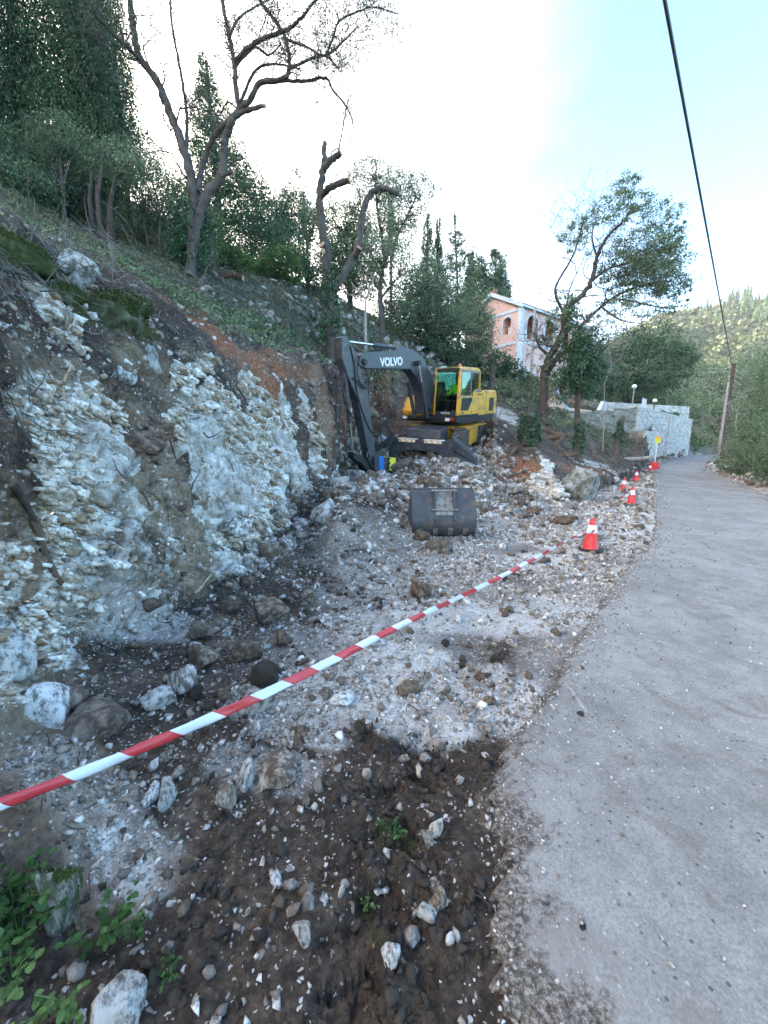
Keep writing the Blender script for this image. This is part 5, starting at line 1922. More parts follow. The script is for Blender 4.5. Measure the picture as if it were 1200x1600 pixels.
def copy_thing(root, label, loc, rotz=0, scale=1, group=None):
    r_ = root.copy()
    COL.objects.link(r_)
    for ch in root.children:
        c = ch.copy()
        COL.objects.link(c)
        c.parent = r_
        for g in ch.children:
            d = g.copy()
            COL.objects.link(d)
            d.parent = c
    r_.location = loc
    r_.rotation_euler = (0, 0, rotz)
    r_.scale = (scale,) * 3
    tag(r_, label, None, group)
    return r_


cone0 = make_cone(.5)
CONES = [(922, 860, 'nearest red traffic cone, striped tape tied to it, beside the bucket'),
         (986, 789, 'second nearest cone, at the road edge where the tape runs on along the ground'),
         (974, 769, 'cone on the earth just behind and left of the second one'),
         (994, 752, 'small distant cone at the road edge before the dark brush heap'),
         (1015, 739, 'farthest cone, half red and half white, beside the small warning sign')]
CPOS = []
for i, (u, v, lb) in enumerate(CONES):
    p, n = on_ground(u, v)
    CPOS.append(p)
    if i == 0:
        cone0.location = p + Vector((0, 0, .012))
        tag(cone0, lb, None, 'traffic cones along the road edge')
        cone0.rotation_euler = (R(2), R(-2), .3)
    else:
        q = copy_thing(cone0, lb, p + Vector((0, 0, .01)), .5 * i, 1, 'traffic cones along the road edge')

M_TAPE_R = pmat('red_tape', [(.50, .028, .030), (.58, .04, .04)], 9, .38, .1, .004)
M_TAPE_W = pmat('white_tape', [(.66, .68, .74), (.72, .74, .80)], 9, .4, .1, .004)


M_TAPE, _nt, _b, _N, _L = nodes_of('striped_tape')
_a = _N.new('ShaderNodeAttribute')
_a.attribute_name = 'stripe'
_m = math_n(_N, _L, 'LESS_THAN', math_n(_N, _L, 'FRACT', _a.outputs['Fac']), .5)
_n1 = noise_n(_N, _L, 30, 4, .6, coords(_N))
_L.new(mixc(_N, _L, _m, mixc(_N, _L, _n1.outputs['Fac'], (.56, .58, .66), (.70, .72, .78)), mixc(_N, _L, _n1.outputs['Fac'], (.42, .03, .04), (.56, .05, .055))), _b.inputs['Base Color'])
_b.inputs['Roughness'].default_value = .35
_L.new(bump_n(_N, _L, noise_n(_N, _L, 45, 3, .6, coords(_N)).outputs['Fac'], .35, .004), _b.inputs['Normal'])


def tape(name, pts, width, label, period=.33, twist=(), seed=1, sag_=0):
    V, F, MI = [], [], []
    P = [Vector(p) for p in pts]
    Q = []
    for i in range(len(P) - 1):
        L_ = (P[i + 1] - P[i]).length
        n = max(2, int(L_ / .02))
        p0, p1, p2, p3 = P[max(i - 1, 0)], P[i], P[i + 1], P[min(i + 2, len(P) - 1)]
        for k in range(n):
            t = k / n
            Q.append(.5 * ((2 * p1) + (p2 - p0) * t + (2 * p0 - 5 * p1 + 4 * p2 - p3) * t * t + (3 * p1 - p0 - 3 * p2 + p3) * t ** 3))
    Q.append(P[-1])
    s = 0
    rg = np.random.default_rng(seed)
    ph = rg.uniform(0, 6)
    for i, q in enumerate(Q):
        d = (Q[min(i + 1, len(Q) - 1)] - Q[max(i - 1, 0)]).normalized()
        if i:
            s += (q - Q[i - 1]).length
        side = d.cross(Vector((0, 0, 1))).normalized()
        upv = side.cross(d)
        ang_ = .28 * math.sin(s * .8 + ph) + .22 * math.sin(s * 2.1 + 1)
        a = upv * math.cos(ang_) + side * math.sin(ang_)
        nrm = d.cross(a)
        fold = .18 * math.sin(s * 3.1) + .1
        for k in range(5):
            w = (k / 4 - .5) * width
            V.append(q + a * w + nrm * (fold * width * (1 - (2 * abs(k / 4 - .5)) ** 2) + .003 * math.sin(s * 23 + k)))
    for i in range(len(Q) - 1):
        for k in range(4):
            F.append((i * 5 + k, i * 5 + k + 1, (i + 1) * 5 + k + 1, (i + 1) * 5 + k))
    me = np_mesh(name, [tuple(v) for v in V], F, [M_TAPE], smooth=True)
    # slanted red and white blocks
    s = np.cumsum([0] + [(Q[i + 1] - Q[i]).length for i in range(len(Q) - 1)])
    at = me.attributes.new('stripe', 'FLOAT', 'POINT')
    at.data.foreach_set('value', np.array([(s[i] + k * width * .30 + .03 * math.sin(s[i] * 2.7)) / period for i in range(len(Q)) for k in range(5)], dtype=np.float32))
    o = link(name, me)
    m = o.modifiers.new('thick', 'SOLIDIFY')
    m.thickness = .0006
    tag(o, label, 'barrier tape')
    return o


c0 = CPOS[0]
tape('barrier_tape', [W(-250, 1345, 1.08), W(0, 1257, 1.36), W(200, 1178, 1.70), W(400, 1090, 2.2), W(520, 1031, 2.6), W(640, 970, 3.15), W(720, 932, 3.75), W(800, 892, 4.28), W(860, 859, 4.9), W(895, 840, 5.35), c0 + Vector((-.02, -.09, .33)), c0 + Vector((.06, -.04, .35))],
     .054, 'red and white striped tape stretched across the dig to the nearest cone', .40)
c1 = CPOS[1]
pts = [c1 + Vector((0, 0, .36)), c1 + Vector((-.4, -.15, .2))]
for (u, v) in ((968, 786), (955, 800), (940, 818)):
    g_, _ = on_ground(u, v)
    pts.append(g_ + Vector((0, 0, .04)))
pts += [c0 + Vector((.15, .2, .25)), c0 + Vector((.02, .05, .36))]
tape('barrier_tape', pts, .05, 'thin slack tape running low from the second cone back to the nearest cone', .36, seed=5)
c2 = CPOS[2]
tape('barrier_tape', [c2 + Vector((0, 0, .35)), c2.lerp(c1, .5) + Vector((0, 0, .22)), c1 + Vector((0, 0, .38))], .05, 'short length of tape hanging between the second and third cones', .36, seed=6)

sp, _n = on_ground(1022, 733)
sg = empty('warning_sign', sp, 'small yellow orange sign on a white post in a red foot beside the wall arch', 'sign')
MB().lathe([(.30, 0), (.31, .04), (.24, .42), (.20, .44)], 10).build('foot', M_CONE, sg, smooth=True)
MB().tube([(0, 0, .4), (0, 0, 1.75)], .035, 8).build('post', M_TAPE_W, sg)
MB().box((0, -.04, 1.85), (.36, .02, .36), Euler((0, 0, 0))).build('panel', M_LABEL, sg, bevel=.005)
MB().box((-.02, -.055, 2.02), (.32, .01, .16)).build('band', M_ORANGE, sg)

# ================================================================ POLES AND WIRES
M_POLE = pmat('weathered_dark_pole', [(.045, .028, .022), (.10, .065, .05)], 4, .85, .4, .01)
M_PALEP = pmat('grey_pale_pole', [(.24, .23, .22), (.38, .37, .36)], 4, .7, .3, .01)
M_WIRE = pmat('black_cable', [(.012, .012, .014), (.03, .03, .034)], 30, .55, .2, .004)
M_WIRE_L = pmat('pale_wire', [(.22, .24, .25), (.32, .34, .35)], 30, .5, 0)
top = W(1147, 571, 31.5)
pb = Vector((top.x - .12, top.y - .1, drop(top.x, top.y) - .3))
pole = empty('utility_pole', pb, 'dark brown wooden utility pole at the right road edge carrying the thick cable', 'utility pole')
H_ = top.z - pb.z + .25
tl = top - pb
MB().tube([(0, 0, 0), tuple(tl * .5), tuple(tl * 1.02)], [.19, .165, .13], 12).build('shaft', M_POLE, pole, smooth=True)
for k, hh in enumerate((.985, .94, .89, .84)):
    c = tl * hh
    MB().tube([tuple(c + Vector((-.3 + (k % 2) * .6, 0, 0))), tuple(c)], .02, 5).lathe([(.03, 0), (.055, .04), (.03, .08), (.05, .12), (.0001, .14)], 8, tuple(c + Vector((-.3 + (k % 2) * .6, 0, 0)))).build('insulator', M_PALEP, pole)
b2, _n = on_ground(1129, 728)
t2 = W(1138.5, 597, 31)
b2 = Vector((t2.x - .35, t2.y - .4, drop(t2.x - .35, t2.y - .4) - .2))
MB().tube([b2, b2.lerp(t2, .5), t2], [.10, .09, .075], 10).build('strut', M_PALEP, pole).matrix_parent_inverse = Matrix.Translation(-pb)


def wire(a, b, sag_, r, name, label, mat_=None, n=40, cat='cable'):
    P = []
    for i in range(n + 1):
        t = i / n
        p = Vector(a).lerp(Vector(b), t)
        p.z -= sag_ * 4 * t * (1 - t)
        P.append(p)
    o = MB().tube(P, r, 6).build(name, mat_ or M_WIRE, smooth=True)
    return tag(o, label, cat)


wire(W(1144, 574, 31.2), W(1037, 0, 5.2) + (W(1037, 0, 5.2) - W(1110, 400, 14.5)) * .35, .0, .023, 'overhead_cable', 'thick black cable running overhead from the pole towards the viewer')
pt = pb + tl
for i, (u, v, t, off) in enumerate(((1040, 560, 60, .98), (1000, 566, 60, .94), (985, 580, 55, .9))):
    wire(pt - tl * (1 - off), W(u, v, t), .6, .014, 'overhead_wire', 'thin pale wire leaving the pole to the left across the trees', M_WIRE_L)['group'] = 'wires left of the pole'
for i, (u, v, t, off) in enumerate(((1260, 640, 26, .98), (1260, 655, 26, .93), (1260, 668, 26, .88), (1260, 690, 26, .83))):
    wire(pt - tl * (1 - off), W(u, v, t), .3, .012, 'overhead_wire', 'thin pale wire leaving the pole to the right over the bushes', M_WIRE_L)['group'] = 'wires right of the pole'
for i in range(3):
    wire(W(640, 425 + i * 9, 34), W(780, 475 + i * 9, 39), .3, .016, 'overhead_wire', 'thin dark wire crossing the trees towards the pink house', M_WIRE_L)['group'] = 'wires to the pink house'
# old pole in front of the house
hp = W(836, 481, 31)
hz = drop(hp.x, hp.y)
tag(MB().tube([(hp.x, hp.y, hz - .2), (hp.x, hp.y, hp.z)], [.13, .10], 10).build('wooden_pole', M_PALEP, smooth=True), 'thin grey wooden pole standing in front of the pink house', 'pole')
# ================================================================ VEGETATION
rv = np.random.default_rng(101)
B_DARK = pmat('dark_bark', [(.030, .024, .020), (.075, .062, .052)], 5, .9, .8, .03, bscale=14)
B_OLIVE = pmat('olive_bark', [(.035, .030, .026), (.115, .102, .09)], 4, .9, .8, .03, bscale=12)
B_PALE = pmat('pale_dead_wood', [(.24, .22, .19), (.42, .40, .36)], 6, .85, .4, .01)
B_RED = pmat('reddish_bark', [(.06, .036, .024), (.15, .095, .062)], 5, .9, .6, .02)
M_CUT = pmat('fresh_cut_wood', [(.34, .21, .12), (.52, .37, .24)], 12, .8, .3, .01)
L_CYP = leaf_mat('cypress_leaf', (0.021, 0.043, 0.020), (0.046, 0.087, 0.037), (0.095, 0.146, 0.060), trans=.1)
L_OLV = leaf_mat('olive_leaf', (0.078, 0.113, 0.066), (0.147, 0.204, 0.121), (0.294, 0.365, 0.227), trans=.2)
L_OLV2 = leaf_mat('olive_leaf_dark', (0.058, 0.091, 0.050), (0.121, 0.176, 0.094), (0.233, 0.301, 0.172), trans=.2)
L_DKG = leaf_mat('dark_evergreen_leaf', (0.031, 0.062, 0.030), (0.069, 0.124, 0.060), (0.147, 0.219, 0.110), trans=.12)
L_SHR = leaf_mat('shrub_leaf', (0.043, 0.088, 0.025), (0.086, 0.161, 0.044), (0.173, 0.274, 0.083), trans=.25)
L_IVY = leaf_mat('ivy_leaf', (0.016, 0.045, 0.022), (0.035, 0.088, 0.042), (0.080, 0.160, 0.080), rough=.4, trans=.1)
L_YEL = leaf_mat('pale_shrub_leaf', (0.080, 0.110, 0.050), (0.140, 0.190, 0.080), (0.220, 0.270, 0.130), trans=.3)
L_BRI = leaf_mat('bright_weed_leaf', (0.020, 0.055, 0.014), (0.040, 0.100, 0.022), (0.080, 0.170, 0.045), trans=.3)
L_FAR = leaf_mat('forest_leaf', (.036, .052, .024), (.058, .078, .034), (.09, .11, .048), trans=.15)
L_LIT = leaf_mat('dry_litter', (0.090, 0.050, 0.025), (0.190, 0.110, 0.055), (0.320, 0.210, 0.120), trans=.1)


def leaf_quads(P, ln, wd, rng, upb=0.0, droop=None):
    """One small diamond leaf per point."""
    n = len(P)
    d = rng.normal(size=(n, 3))
    d[:, 2] += upb
    d /= np.linalg.norm(d, axis=1, keepdims=True)
    s = rng.normal(size=(n, 3))
    s -= (s * d).sum(1)[:, None] * d
    s /= np.linalg.norm(s, axis=1, keepdims=True) + 1e-9
    ln = np.broadcast_to(ln, (n,)) * rng.uniform(.7, 1.3, n)
    wd = np.broadcast_to(wd, (n,)) * rng.uniform(.7, 1.3, n)
    a = P - d * ln[:, None] * .5
    b = P + s * wd[:, None] * .5
    c = P + d * ln[:, None] * .5
    e = P - s * wd[:, None] * .5
    V = np.stack([a, b, c, e], 1).reshape(-1, 3)
    F = np.arange(4 * n).reshape(n, 4)
    return V, F


def clump_points(c, rad, n, rng, nsub=None, tight=.22, shell=.55, upstretch=1.0):
    """Leaves gathered in tufts through an ellipsoid: bright outer tufts, dark gaps between."""
    nsub = nsub or int(np.clip(n / 34, 8, 260))
    q = rng.normal(size=(nsub, 3))
    q /= np.linalg.norm(q, axis=1, keepdims=True)
    r_ = rng.uniform(0, 1, nsub) ** (1 / 3) * (1 - shell) + shell * rng.uniform(.75, 1.0, nsub)
    sc = q * r_[:, None]
    lum = 1 + .28 * vnoise(q * 2.1 + rng.uniform(-9, 9, 3), 5)
    sc = sc * lum[:, None]
    k = rng.integers(nsub, size=n)
    P = sc[k] + rng.normal(size=(n, 3)) * tight * rng.uniform(.6, 1.4, nsub)[k][:, None] * np.array([1, 1, upstretch])
    return c + P * rad, c + sc * rad


def tree(label, cat, name, base, trunk, tr, clumps, leaf, bark, px=2.6, asp=.42, dens=2.3, group=None, twigs=.35, upb=0.0, tight=.2, seed=None, crownname='crown', shell=.5, upst=1.0, rootloc=None):
    """base: (u, v, t) of the foot; trunk: list of polylines [(u, v, t)...]; clumps: (u, v, t, ru, rv)."""
    rng = np.random.default_rng(seed if seed is not None else int(rv.integers(1e9)))
    bp_ = W(*base)
    gz = drop(bp_.x, bp_.y)
    bp_ = Vector((bp_.x, bp_.y, gz - .08))
    root = empty(name, bp_, label, cat, group)
    off = np.array(bp_)
    VV, FF, nb = [], [], 0
    subs = []
    for cl in clumps:
        u, v, t, ru, rvv = cl[:5]
        dm = cl[5] if len(cl) > 5 else 1.0
        c = np.array(W(u, v, t))
        rad = np.array([ru * t / 600, (ru + rvv) * .5 * t / 600, rvv * t / 600])
        n = int(dens * dm * math.pi * ru * rvv * .41)
        n = max(n, 30)
        P, sc = clump_points(c, rad, n, rng, tight=tight, shell=shell, upstretch=upst)
        g = np.array([drop(x, y) for x, y in P[:1, :2]])
        V, F = leaf_quads(P - off, px * t / 384, px * asp * t / 384, rng, upb)
        VV.append(V)
        FF.append(F + nb)
        nb += len(V)
        m = max(1, int(len(sc) * twigs))
        subs += [(s_, c) for s_ in sc[rng.permutation(len(sc))[:m]]]
    if VV:
        link(crownname, np_mesh(crownname, np.concatenate(VV), np.concatenate(FF), [leaf]), root)
    mb = MB()
    axis = []
    for ti_, tk in enumerate(trunk):
        pts = [W(*q[:3]) for q in tk]
        if ti_ == 0:
            pts = [bp_] + [p for p in pts if (p - bp_).length > .15]
        Q = []
        for i in range(len(pts) - 1):
            p0, p1, p2, p3 = pts[max(i - 1, 0)], pts[i], pts[i + 1], pts[min(i + 2, len(pts) - 1)]
            for k in range(4):
                s = k / 4
                q = .5 * ((2 * p1) + (p2 - p0) * s + (2 * p0 - 5 * p1 + 4 * p2 - p3) * s * s + (3 * p1 - p0 - 3 * p2 + p3) * s ** 3)
                Q.append(q)
        Q.append(pts[-1])
        r0 = tr if ti_ == 0 else tr * .6
        rad = [r0 * (1 - .72 * i / (len(Q) - 1)) * rng.uniform(.93, 1.07) for i in range(len(Q))]
        if ti_ == 0:
            rad[0] *= 1.35
        mb.tube([q - bp_ for q in Q], rad, 8)
        axis += [(q, r_) for q, r_ in zip(Q, rad)]
    if not axis:
        axis = [(bp_, tr)]
    AX = np.array([a[0] for a in axis])
    for s_, c in subs:
        d = np.linalg.norm(AX - s_, axis=1) + np.maximum(0, AX[:, 2] - s_[2]) * .7 + rng.uniform(0, .3) * np.linalg.norm(AX - c, axis=1)
        j = int(np.argmin(d))
        a = Vector(AX[j])
        b_ = Vector(s_)
        ln = (b_ - a).length
        if ln < 1e-3:
            continue
        pts = []
        for k in range(5):
            f_ = k / 4
            w_ = ln * .09 * math.sin(f_ * PI)
            pts.append(a.lerp(b_, f_) + Vector(rng.normal(size=3)) * w_ + Vector((0, 0, ln * .05 * math.sin(f_ * PI))))
        r0 = min(axis[j][1] * .6, .012 * ln + .004 * (a - CAMP).length / 6)
        mb.tube([p - bp_ for p in pts], [r0, r0 * .8, r0 * .6, r0 * .42, r0 * .25], 4, cap=False)
    if mb.v:
        mb.build('trunk', bark, root, smooth=True)
    return root


# ---- cushions of moss on the mossy boulders
L_MOSS = leaf_mat('moss_tuft', (.018, .028, .008), (.05, .068, .016), (.12, .14, .03), rough=.9, trans=.05)
for o in [q for q in COL.objects if q.name.startswith('rock') and q.type == 'MESH' and q.data.materials[0] is M_MOSSY]:
    co_ = np.zeros(len(o.data.vertices) * 3)
    o.data.vertices.foreach_get('co', co_)
    co_ = co_.reshape(-1, 3)
    n_ = vnoise(co_ * 2.2 + 3, 4)
    up_i = np.where((co_[:, 2] > -.1) & (n_ + co_[:, 2] * .6 > .12))[0]
    if len(up_i) < 10:
        continue
    P = co_[rv.choice(up_i, 2600)] * rv.uniform(.99, 1.06, (2600, 1)) + rv.normal(size=(2600, 3)) * .02
    V, F = leaf_quads(P, .055, .03, rv, .5)
    mo_ = link('moss', np_mesh('moss', V, F, [L_MOSS]), o)
    mo_['kind'] = 'stuff'

# ---- the dark cypresses at the upper left
tree('huge dark cypress filling the upper left with a straight dense crown', 'cypress', 'cypress_tree', (142, 385, 11), [[(142, 385, 11), (130, 250, 11), (125, 0, 11), (125, -130, 11)]], .22,
     [(115, -140, 11, 30, 70, .5), (110, -40, 11, 44, 70), (104, 30, 11, 44, 50, 1.1), (134, 60, 10.7, 30, 60, 1.1), (100, 120, 11, 48, 60, 1.1), (146, 140, 10.8, 34, 50), (110, 200, 11, 62, 56, 1.1), (160, 215, 10.8, 30, 40), (120, 262, 11, 56, 44), (165, 275, 10.9, 34, 26)], L_CYP, B_RED, 3.2, .34, 3.3, twigs=.02, upb=1.6, tight=.11, upst=2.6, shell=.7)
tree('dark cypress at the far left edge behind the huge one', 'cypress', 'cypress_tree', (20, 340, 10.5), [[(20, 340, 10.5), (18, 100, 10.5), (15, -100, 10.5)]], .2,
     [(5, -60, 10.5, 40, 80, .6), (2, 40, 10.5, 42, 80), (0, 130, 10.5, 45, 80), (5, 220, 10.5, 48, 60), (-60, 100, 10.5, 50, 200, .7)], L_CYP, B_DARK, 3.2, .34, 3.2, twigs=.02, upb=1.6, tight=.16, upst=2.4, shell=.7)
tree('slender dark cypress hugging the right side of the huge one', 'cypress', 'cypress_tree', (205, 380, 13.5), [[(205, 380, 13.5), (190, 200, 13.5), (170, 0, 13.5)]], .14,
     [(160, -40, 13.5, 18, 60), (170, 30, 13.5, 20, 60), (178, 100, 13.5, 22, 60), (188, 170, 13.5, 24, 60), (196, 240, 13.5, 26, 50)], L_CYP, B_DARK, 2.8, .34, 3.0, twigs=.02, upb=1.6, tight=.18, upst=2.2)
tree('low olive with a round grey green crown in front of the huge cypress', 'olive tree', 'olive_tree', (100, 350, 9.2), [[(100, 350, 9.2), (98, 290, 9.2), (92, 240, 9.2)], [(98, 300, 9.2), (80, 250, 9.2)], [(98, 290, 9.2), (112, 245, 9.2)]], .07,
     [(92, 212, 9.2, 40, 26), (70, 235, 9.2, 26, 22), (112, 240, 9.2, 22, 20, .6)], L_OLV2, B_OLIVE, 2.4, .34, 2.6, twigs=.3)
tree('low bush tree with lighter crown right of the round olive', 'tree', 'bush_tree', (170, 385, 9.4), [[(170, 385, 9.4), (172, 320, 9.4), (182, 265, 9.4)], [(165, 375, 9.4), (152, 330, 9.4), (150, 280, 9.4)]], .07,
     [(182, 246, 9.4, 40, 22), (205, 265, 9.4, 26, 20), (160, 262, 9.4, 24, 18, .8)], L_OLV, B_RED, 2.4, .36, 2.4, twigs=.3)
tree('shaded evergreen thicket under the cypresses at the left', 'thicket', 'thicket', (40, 345, 8.6), [[(40, 345, 8.6), (35, 300, 8.6)]], .06,
     [(20, 290, 8.6, 55, 40), (70, 300, 9.5, 50, 30), (130, 300, 10, 50, 30), (10, 240, 9, 40, 35), (-50, 290, 8.6, 50, 50), (150, 345, 11, 60, 18, .4)], L_DKG, B_DARK, 2.8, .45, 2.3)
for i, (u, v, t, v2, lb) in enumerate(((150, 392, 9.2, 270, 'leftmost of the three bare stems under the cypress'), (160, 394, 9.0, 262, 'middle one of the three bare stems under the cypress'), (176, 392, 9.3, 275, 'rightmost of the three bare stems under the cypress'))):
    p = W(u, v, t)
    g = drop(p.x, p.y)
    q = W(u - 6 + i * 5, v2, t)
    rt = empty('bare_tree', (p.x, p.y, g), lb, 'tree', 'bare stems under the cypress')
    MB().tube([(0, 0, -.1), ((q.x - p.x) / 2 + .03, 0, (q.z - g) / 2), (q.x - p.x, q.y - p.y, q.z - g)], [.055, .045, .033], 8).build('trunk', B_DARK, rt, smooth=True)

for (x, y, hh, rr_, lf, nm, lb) in ((-13.5, 11.5, 9, 1.3, L_CYP, 'cypress_tree', 'tall cypress standing left of the photo beyond its edge'), (-17, 9.5, 7, 1.5, L_CYP, 'cypress_tree', 'shorter cypress farther left beyond the photo edge'), (-15, 14.5, 4.5, 2.2, L_OLV2, 'olive_tree', 'olive beyond the left edge between two cypresses'),
                                    (-20, 16, 5, 2.4, L_DKG, 'evergreen_tree', 'evergreen tree high on the slope beyond the left edge'), (-12, 7.5, 3.2, 1.6, L_OLV2, 'olive_tree', 'low olive on the crest beyond the left edge')):
    gz_ = drop(x, y)
    rt = empty(nm, (x, y, gz_ - .1), lb, 'tree')
    MB().tube([(0, 0, 0), (.1, 0, hh * .5), (0, .1, hh * .85)], [.16, .11, .04], 8).build('trunk', B_DARK, rt, smooth=True)
    VV, FF, nb = [], [], 0
    for k in range(5):
        f_ = (k + .8) / 5
        P, sc = clump_points(np.array([rv.uniform(-.2, .2), rv.uniform(-.2, .2), hh * (.25 + .7 * f_)]), np.array([rr_ * (1.1 - .7 * f_), rr_ * (1.1 - .7 * f_), hh * .16]), 2600, rv, tight=.14)
        V, F = leaf_quads(P, .09, .035, rv, .8)
        VV.append(V)
        FF.append(F + nb)
        nb += len(V)
    link('crown', np_mesh('crown', np.concatenate(VV), np.concatenate(FF), [lf]), rt)

# ---- bushes behind the bare olive
tree('tall dark conifer with pointed top behind the bare olive', 'conifer', 'conifer_tree', (350, 440, 19), [[(350, 440, 19), (340, 300, 19), (322, 95, 19)]], .25,
     [(320, 104, 19, 10, 20, .8), (322, 140, 19, 20, 22), (327, 180, 19, 30, 26), (335, 225, 19, 38, 30), (345, 270, 19, 48, 34), (362, 320, 19, 58, 38), (378, 368, 19, 60, 36), (400, 290, 19.5, 22, 26, .7), (300, 330, 19, 40, 40)], L_DKG, B_DARK, 2.6, .4, 2.9, twigs=.1, tight=.2)
tree('dense olive bush rising behind the crest, left of the conifer', 'bush', 'olive_bush', (250, 400, 10.5), [[(250, 400, 10.5), (250, 330, 10.5)], [(262, 400, 10.8), (275, 340, 10.8)], [(235, 400, 10.5), (222, 330, 10.5)]], .06,
     [(235, 300, 11, 42, 44), (225, 240, 11.5, 30, 34, .7), (270, 330, 11, 44, 48), (300, 385, 11.5, 38, 34), (215, 350, 11, 30, 34), (320, 340, 13, 26, 30, .6)], L_OLV2, B_OLIVE, 2.5, .4, 2.0, twigs=.3)
tree('ivy covered bush around the foot of the bare olive', 'bush', 'ivy_bush', (300, 425, 10.2), [[(300, 425, 10.2), (302, 380, 10.2)]], .08,
     [(300, 370, 10.3, 22, 46), (292, 400, 10.2, 30, 22), (318, 345, 10.4, 14, 26, .7)], L_IVY, B_DARK, 2.6, .6, 2.3)


# ---- hand laid branches: the bare olive over the crest
def branchy(label, name, base, limbs, bark, seed, spray, leaf, grow=1.0, px=2.2, cuts=(), ivy=(), twig_n=7, minr=.006, cat='olive tree', clumps=()):
    """limbs: (points [(u, v, t)], radius at start in photo px, at end)."""
    rng = np.random.default_rng(seed)
    bp_ = W(*base)
    bp_ = Vector((bp_.x, bp_.y, drop(bp_.x, bp_.y) - .05))
    root = empty(name, bp_, label, cat)
    mb, tw, tw2 = MB(), MB(), MB()
    tips = []

    def smooth_(P):
        Q = []
        for i in range(len(P) - 1):
            p0, p1, p2, p3 = P[max(i - 1, 0)], P[i], P[i + 1], P[min(i + 2, len(P) - 1)]
            for k in range(6):
                s = k / 6
                Q.append(.5 * ((2 * p1) + (p2 - p0) * s + (2 * p0 - 5 * p1 + 4 * p2 - p3) * s * s + (3 * p1 - p0 - 3 * p2 + p3) * s ** 3))
        Q.append(P[-1])
        return Q

    def twig(a, d, ln, r_, depth):
        pts = [a]
        dd_ = d.normalized()
        n = 6
        for k in range(n):
            dd_ = (dd_ + Vector(rng.normal(size=3)) * .42 + Vector((0, 0, .04))).normalized()
            pts.append(pts[-1] + dd_ * ln / n)
        tw.tube(pts, [max(minr * .5, r_ * (1 - .75 * k / n)) for k in range(n + 1)], 5 if depth < 1 else 3, cap=False)
        tips.append((pts[-1], depth))
        tips.append((pts[-2], depth))
        if depth < 2:
            for k in range(2, n + 1):
                for _ in range(2 if depth == 0 else 1):
                    if rng.uniform() < .62:
                        d2 = (pts[k] - pts[k - 1]).normalized() + Vector(rng.normal(size=3)) * .75
                        twig(pts[k], d2, ln * rng.uniform(.35, .6), r_ * .5, depth + 1)
    for li, (P, r0, r1, tws) in enumerate(limbs):
        pts = smooth_([W(*q) - bp_ if not (li == 0 and i == 0) else Vector((0, 0, 0)) for i, q in enumerate(P)])
        tt = P[0][2]
        R0, R1 = r0 * tt / 600, r1 * tt / 600
        n = len(pts) - 1
        pts = [p + Vector(rng.normal(size=3)) * R0 * .09 if 0 < i < n else p for i, p in enumerate(pts)]
        rad = [(R0 + (R1 - R0) * i / n) * (1 + .07 * math.sin(i * 1.7 + li)) * .84 for i in range(n + 1)]
        if li == 0:
            rad[0] *= 1.4
        mb.tube(pts, rad, 10 if r0 > 4 else 7)
        for _ in range(int(tws * twig_n * grow)):
            k = int(rng.integers(max(1, n // 5), n + 1))
            d = (pts[k] - pts[k - 1]).normalized()
            d = d * .6 + Vector(rng.normal(size=3)) * .8 + Vector((0, 0, .25))
            ln = rng.uniform(25, 85) * tt / 600
            twig(pts[k], d, ln, max(minr, rad[k] * .28), 0)
    mb.build('trunk', bark, root, smooth=True)
    if tw.v:
        tw.build('twigs', bark, root)['kind'] = 'stuff'
    VV, FF, nb = [], [], 0
    # leaf sprays near twig ends falling inside the given regions
    T_ = np.array([list(t[0] + bp_) for t in tips]) if tips else np.zeros((0, 3))
    for (u, v, t, ru, rv_, n) in spray:
        c = np.array(W(u, v, t))
        rad = np.array([ru * t / 600, max(ru, rv_) * t / 600 * .9, rv_ * t / 600])
        inside = T_[(np.abs((T_ - c) / rad) < 1).all(axis=1)] if len(T_) else T_
        m = max(8, n // 16)
        if len(inside) > 3:
            cen = inside[rng.integers(len(inside), size=m)] + rng.normal(size=(m, 3)) * .06
        else:
            cen = c + rng.uniform(-.8, .8, (m, 3)) * rad
        extra = c + rng.uniform(-.85, .85, (m // 2, 3)) * rad
        cen = np.concatenate([cen, extra])
        P = cen[rng.integers(len(cen), size=n)] + rng.normal(size=(n, 3)) * np.array([.10, .10, .10]) * t / 10
        V, F = leaf_quads(P - np.array(bp_), px * t / 384, px * .3 * t / 384, rng, -.2)
        VV.append(V)
        FF.append(F + nb)
        nb += len(V)
    for (u, v, t, ru, rv_, dm) in clumps:
        n = int(1.6 * dm * math.pi * ru * rv_ * .41)
        P, sc = clump_points(np.array(W(u, v, t)), np.array([ru, (ru + rv_) * .6, rv_]) * t / 600, n, rng, nsub=max(8, n // 26), tight=.13, shell=.35)
        V, F = leaf_quads(P - np.array(bp_), px * t / 384, px * .36 * t / 384, rng, 0)
        VV.append(V)
        FF.append(F + nb)
        nb += len(V)
        for s_ in sc[::4]:
            j = int(np.argmin(np.linalg.norm(T_ - s_, axis=1)))
            a_, b_ = Vector(T_[j]) - bp_, Vector(s_) - bp_
            if (a_ - b_).length < 2.2:
                tw2.tube([a_, a_.lerp(b_, .5) + Vector(rng.normal(size=3)) * .04, b_], [minr * .9, minr * .7, minr * .4], 3, cap=False)
    if tw2.v:
        tw2.build('fine_twigs', bark, root)['kind'] = 'stuff'
    if VV:
        link('crown', np_mesh('crown', np.concatenate(VV), np.concatenate(FF), [leaf]), root)
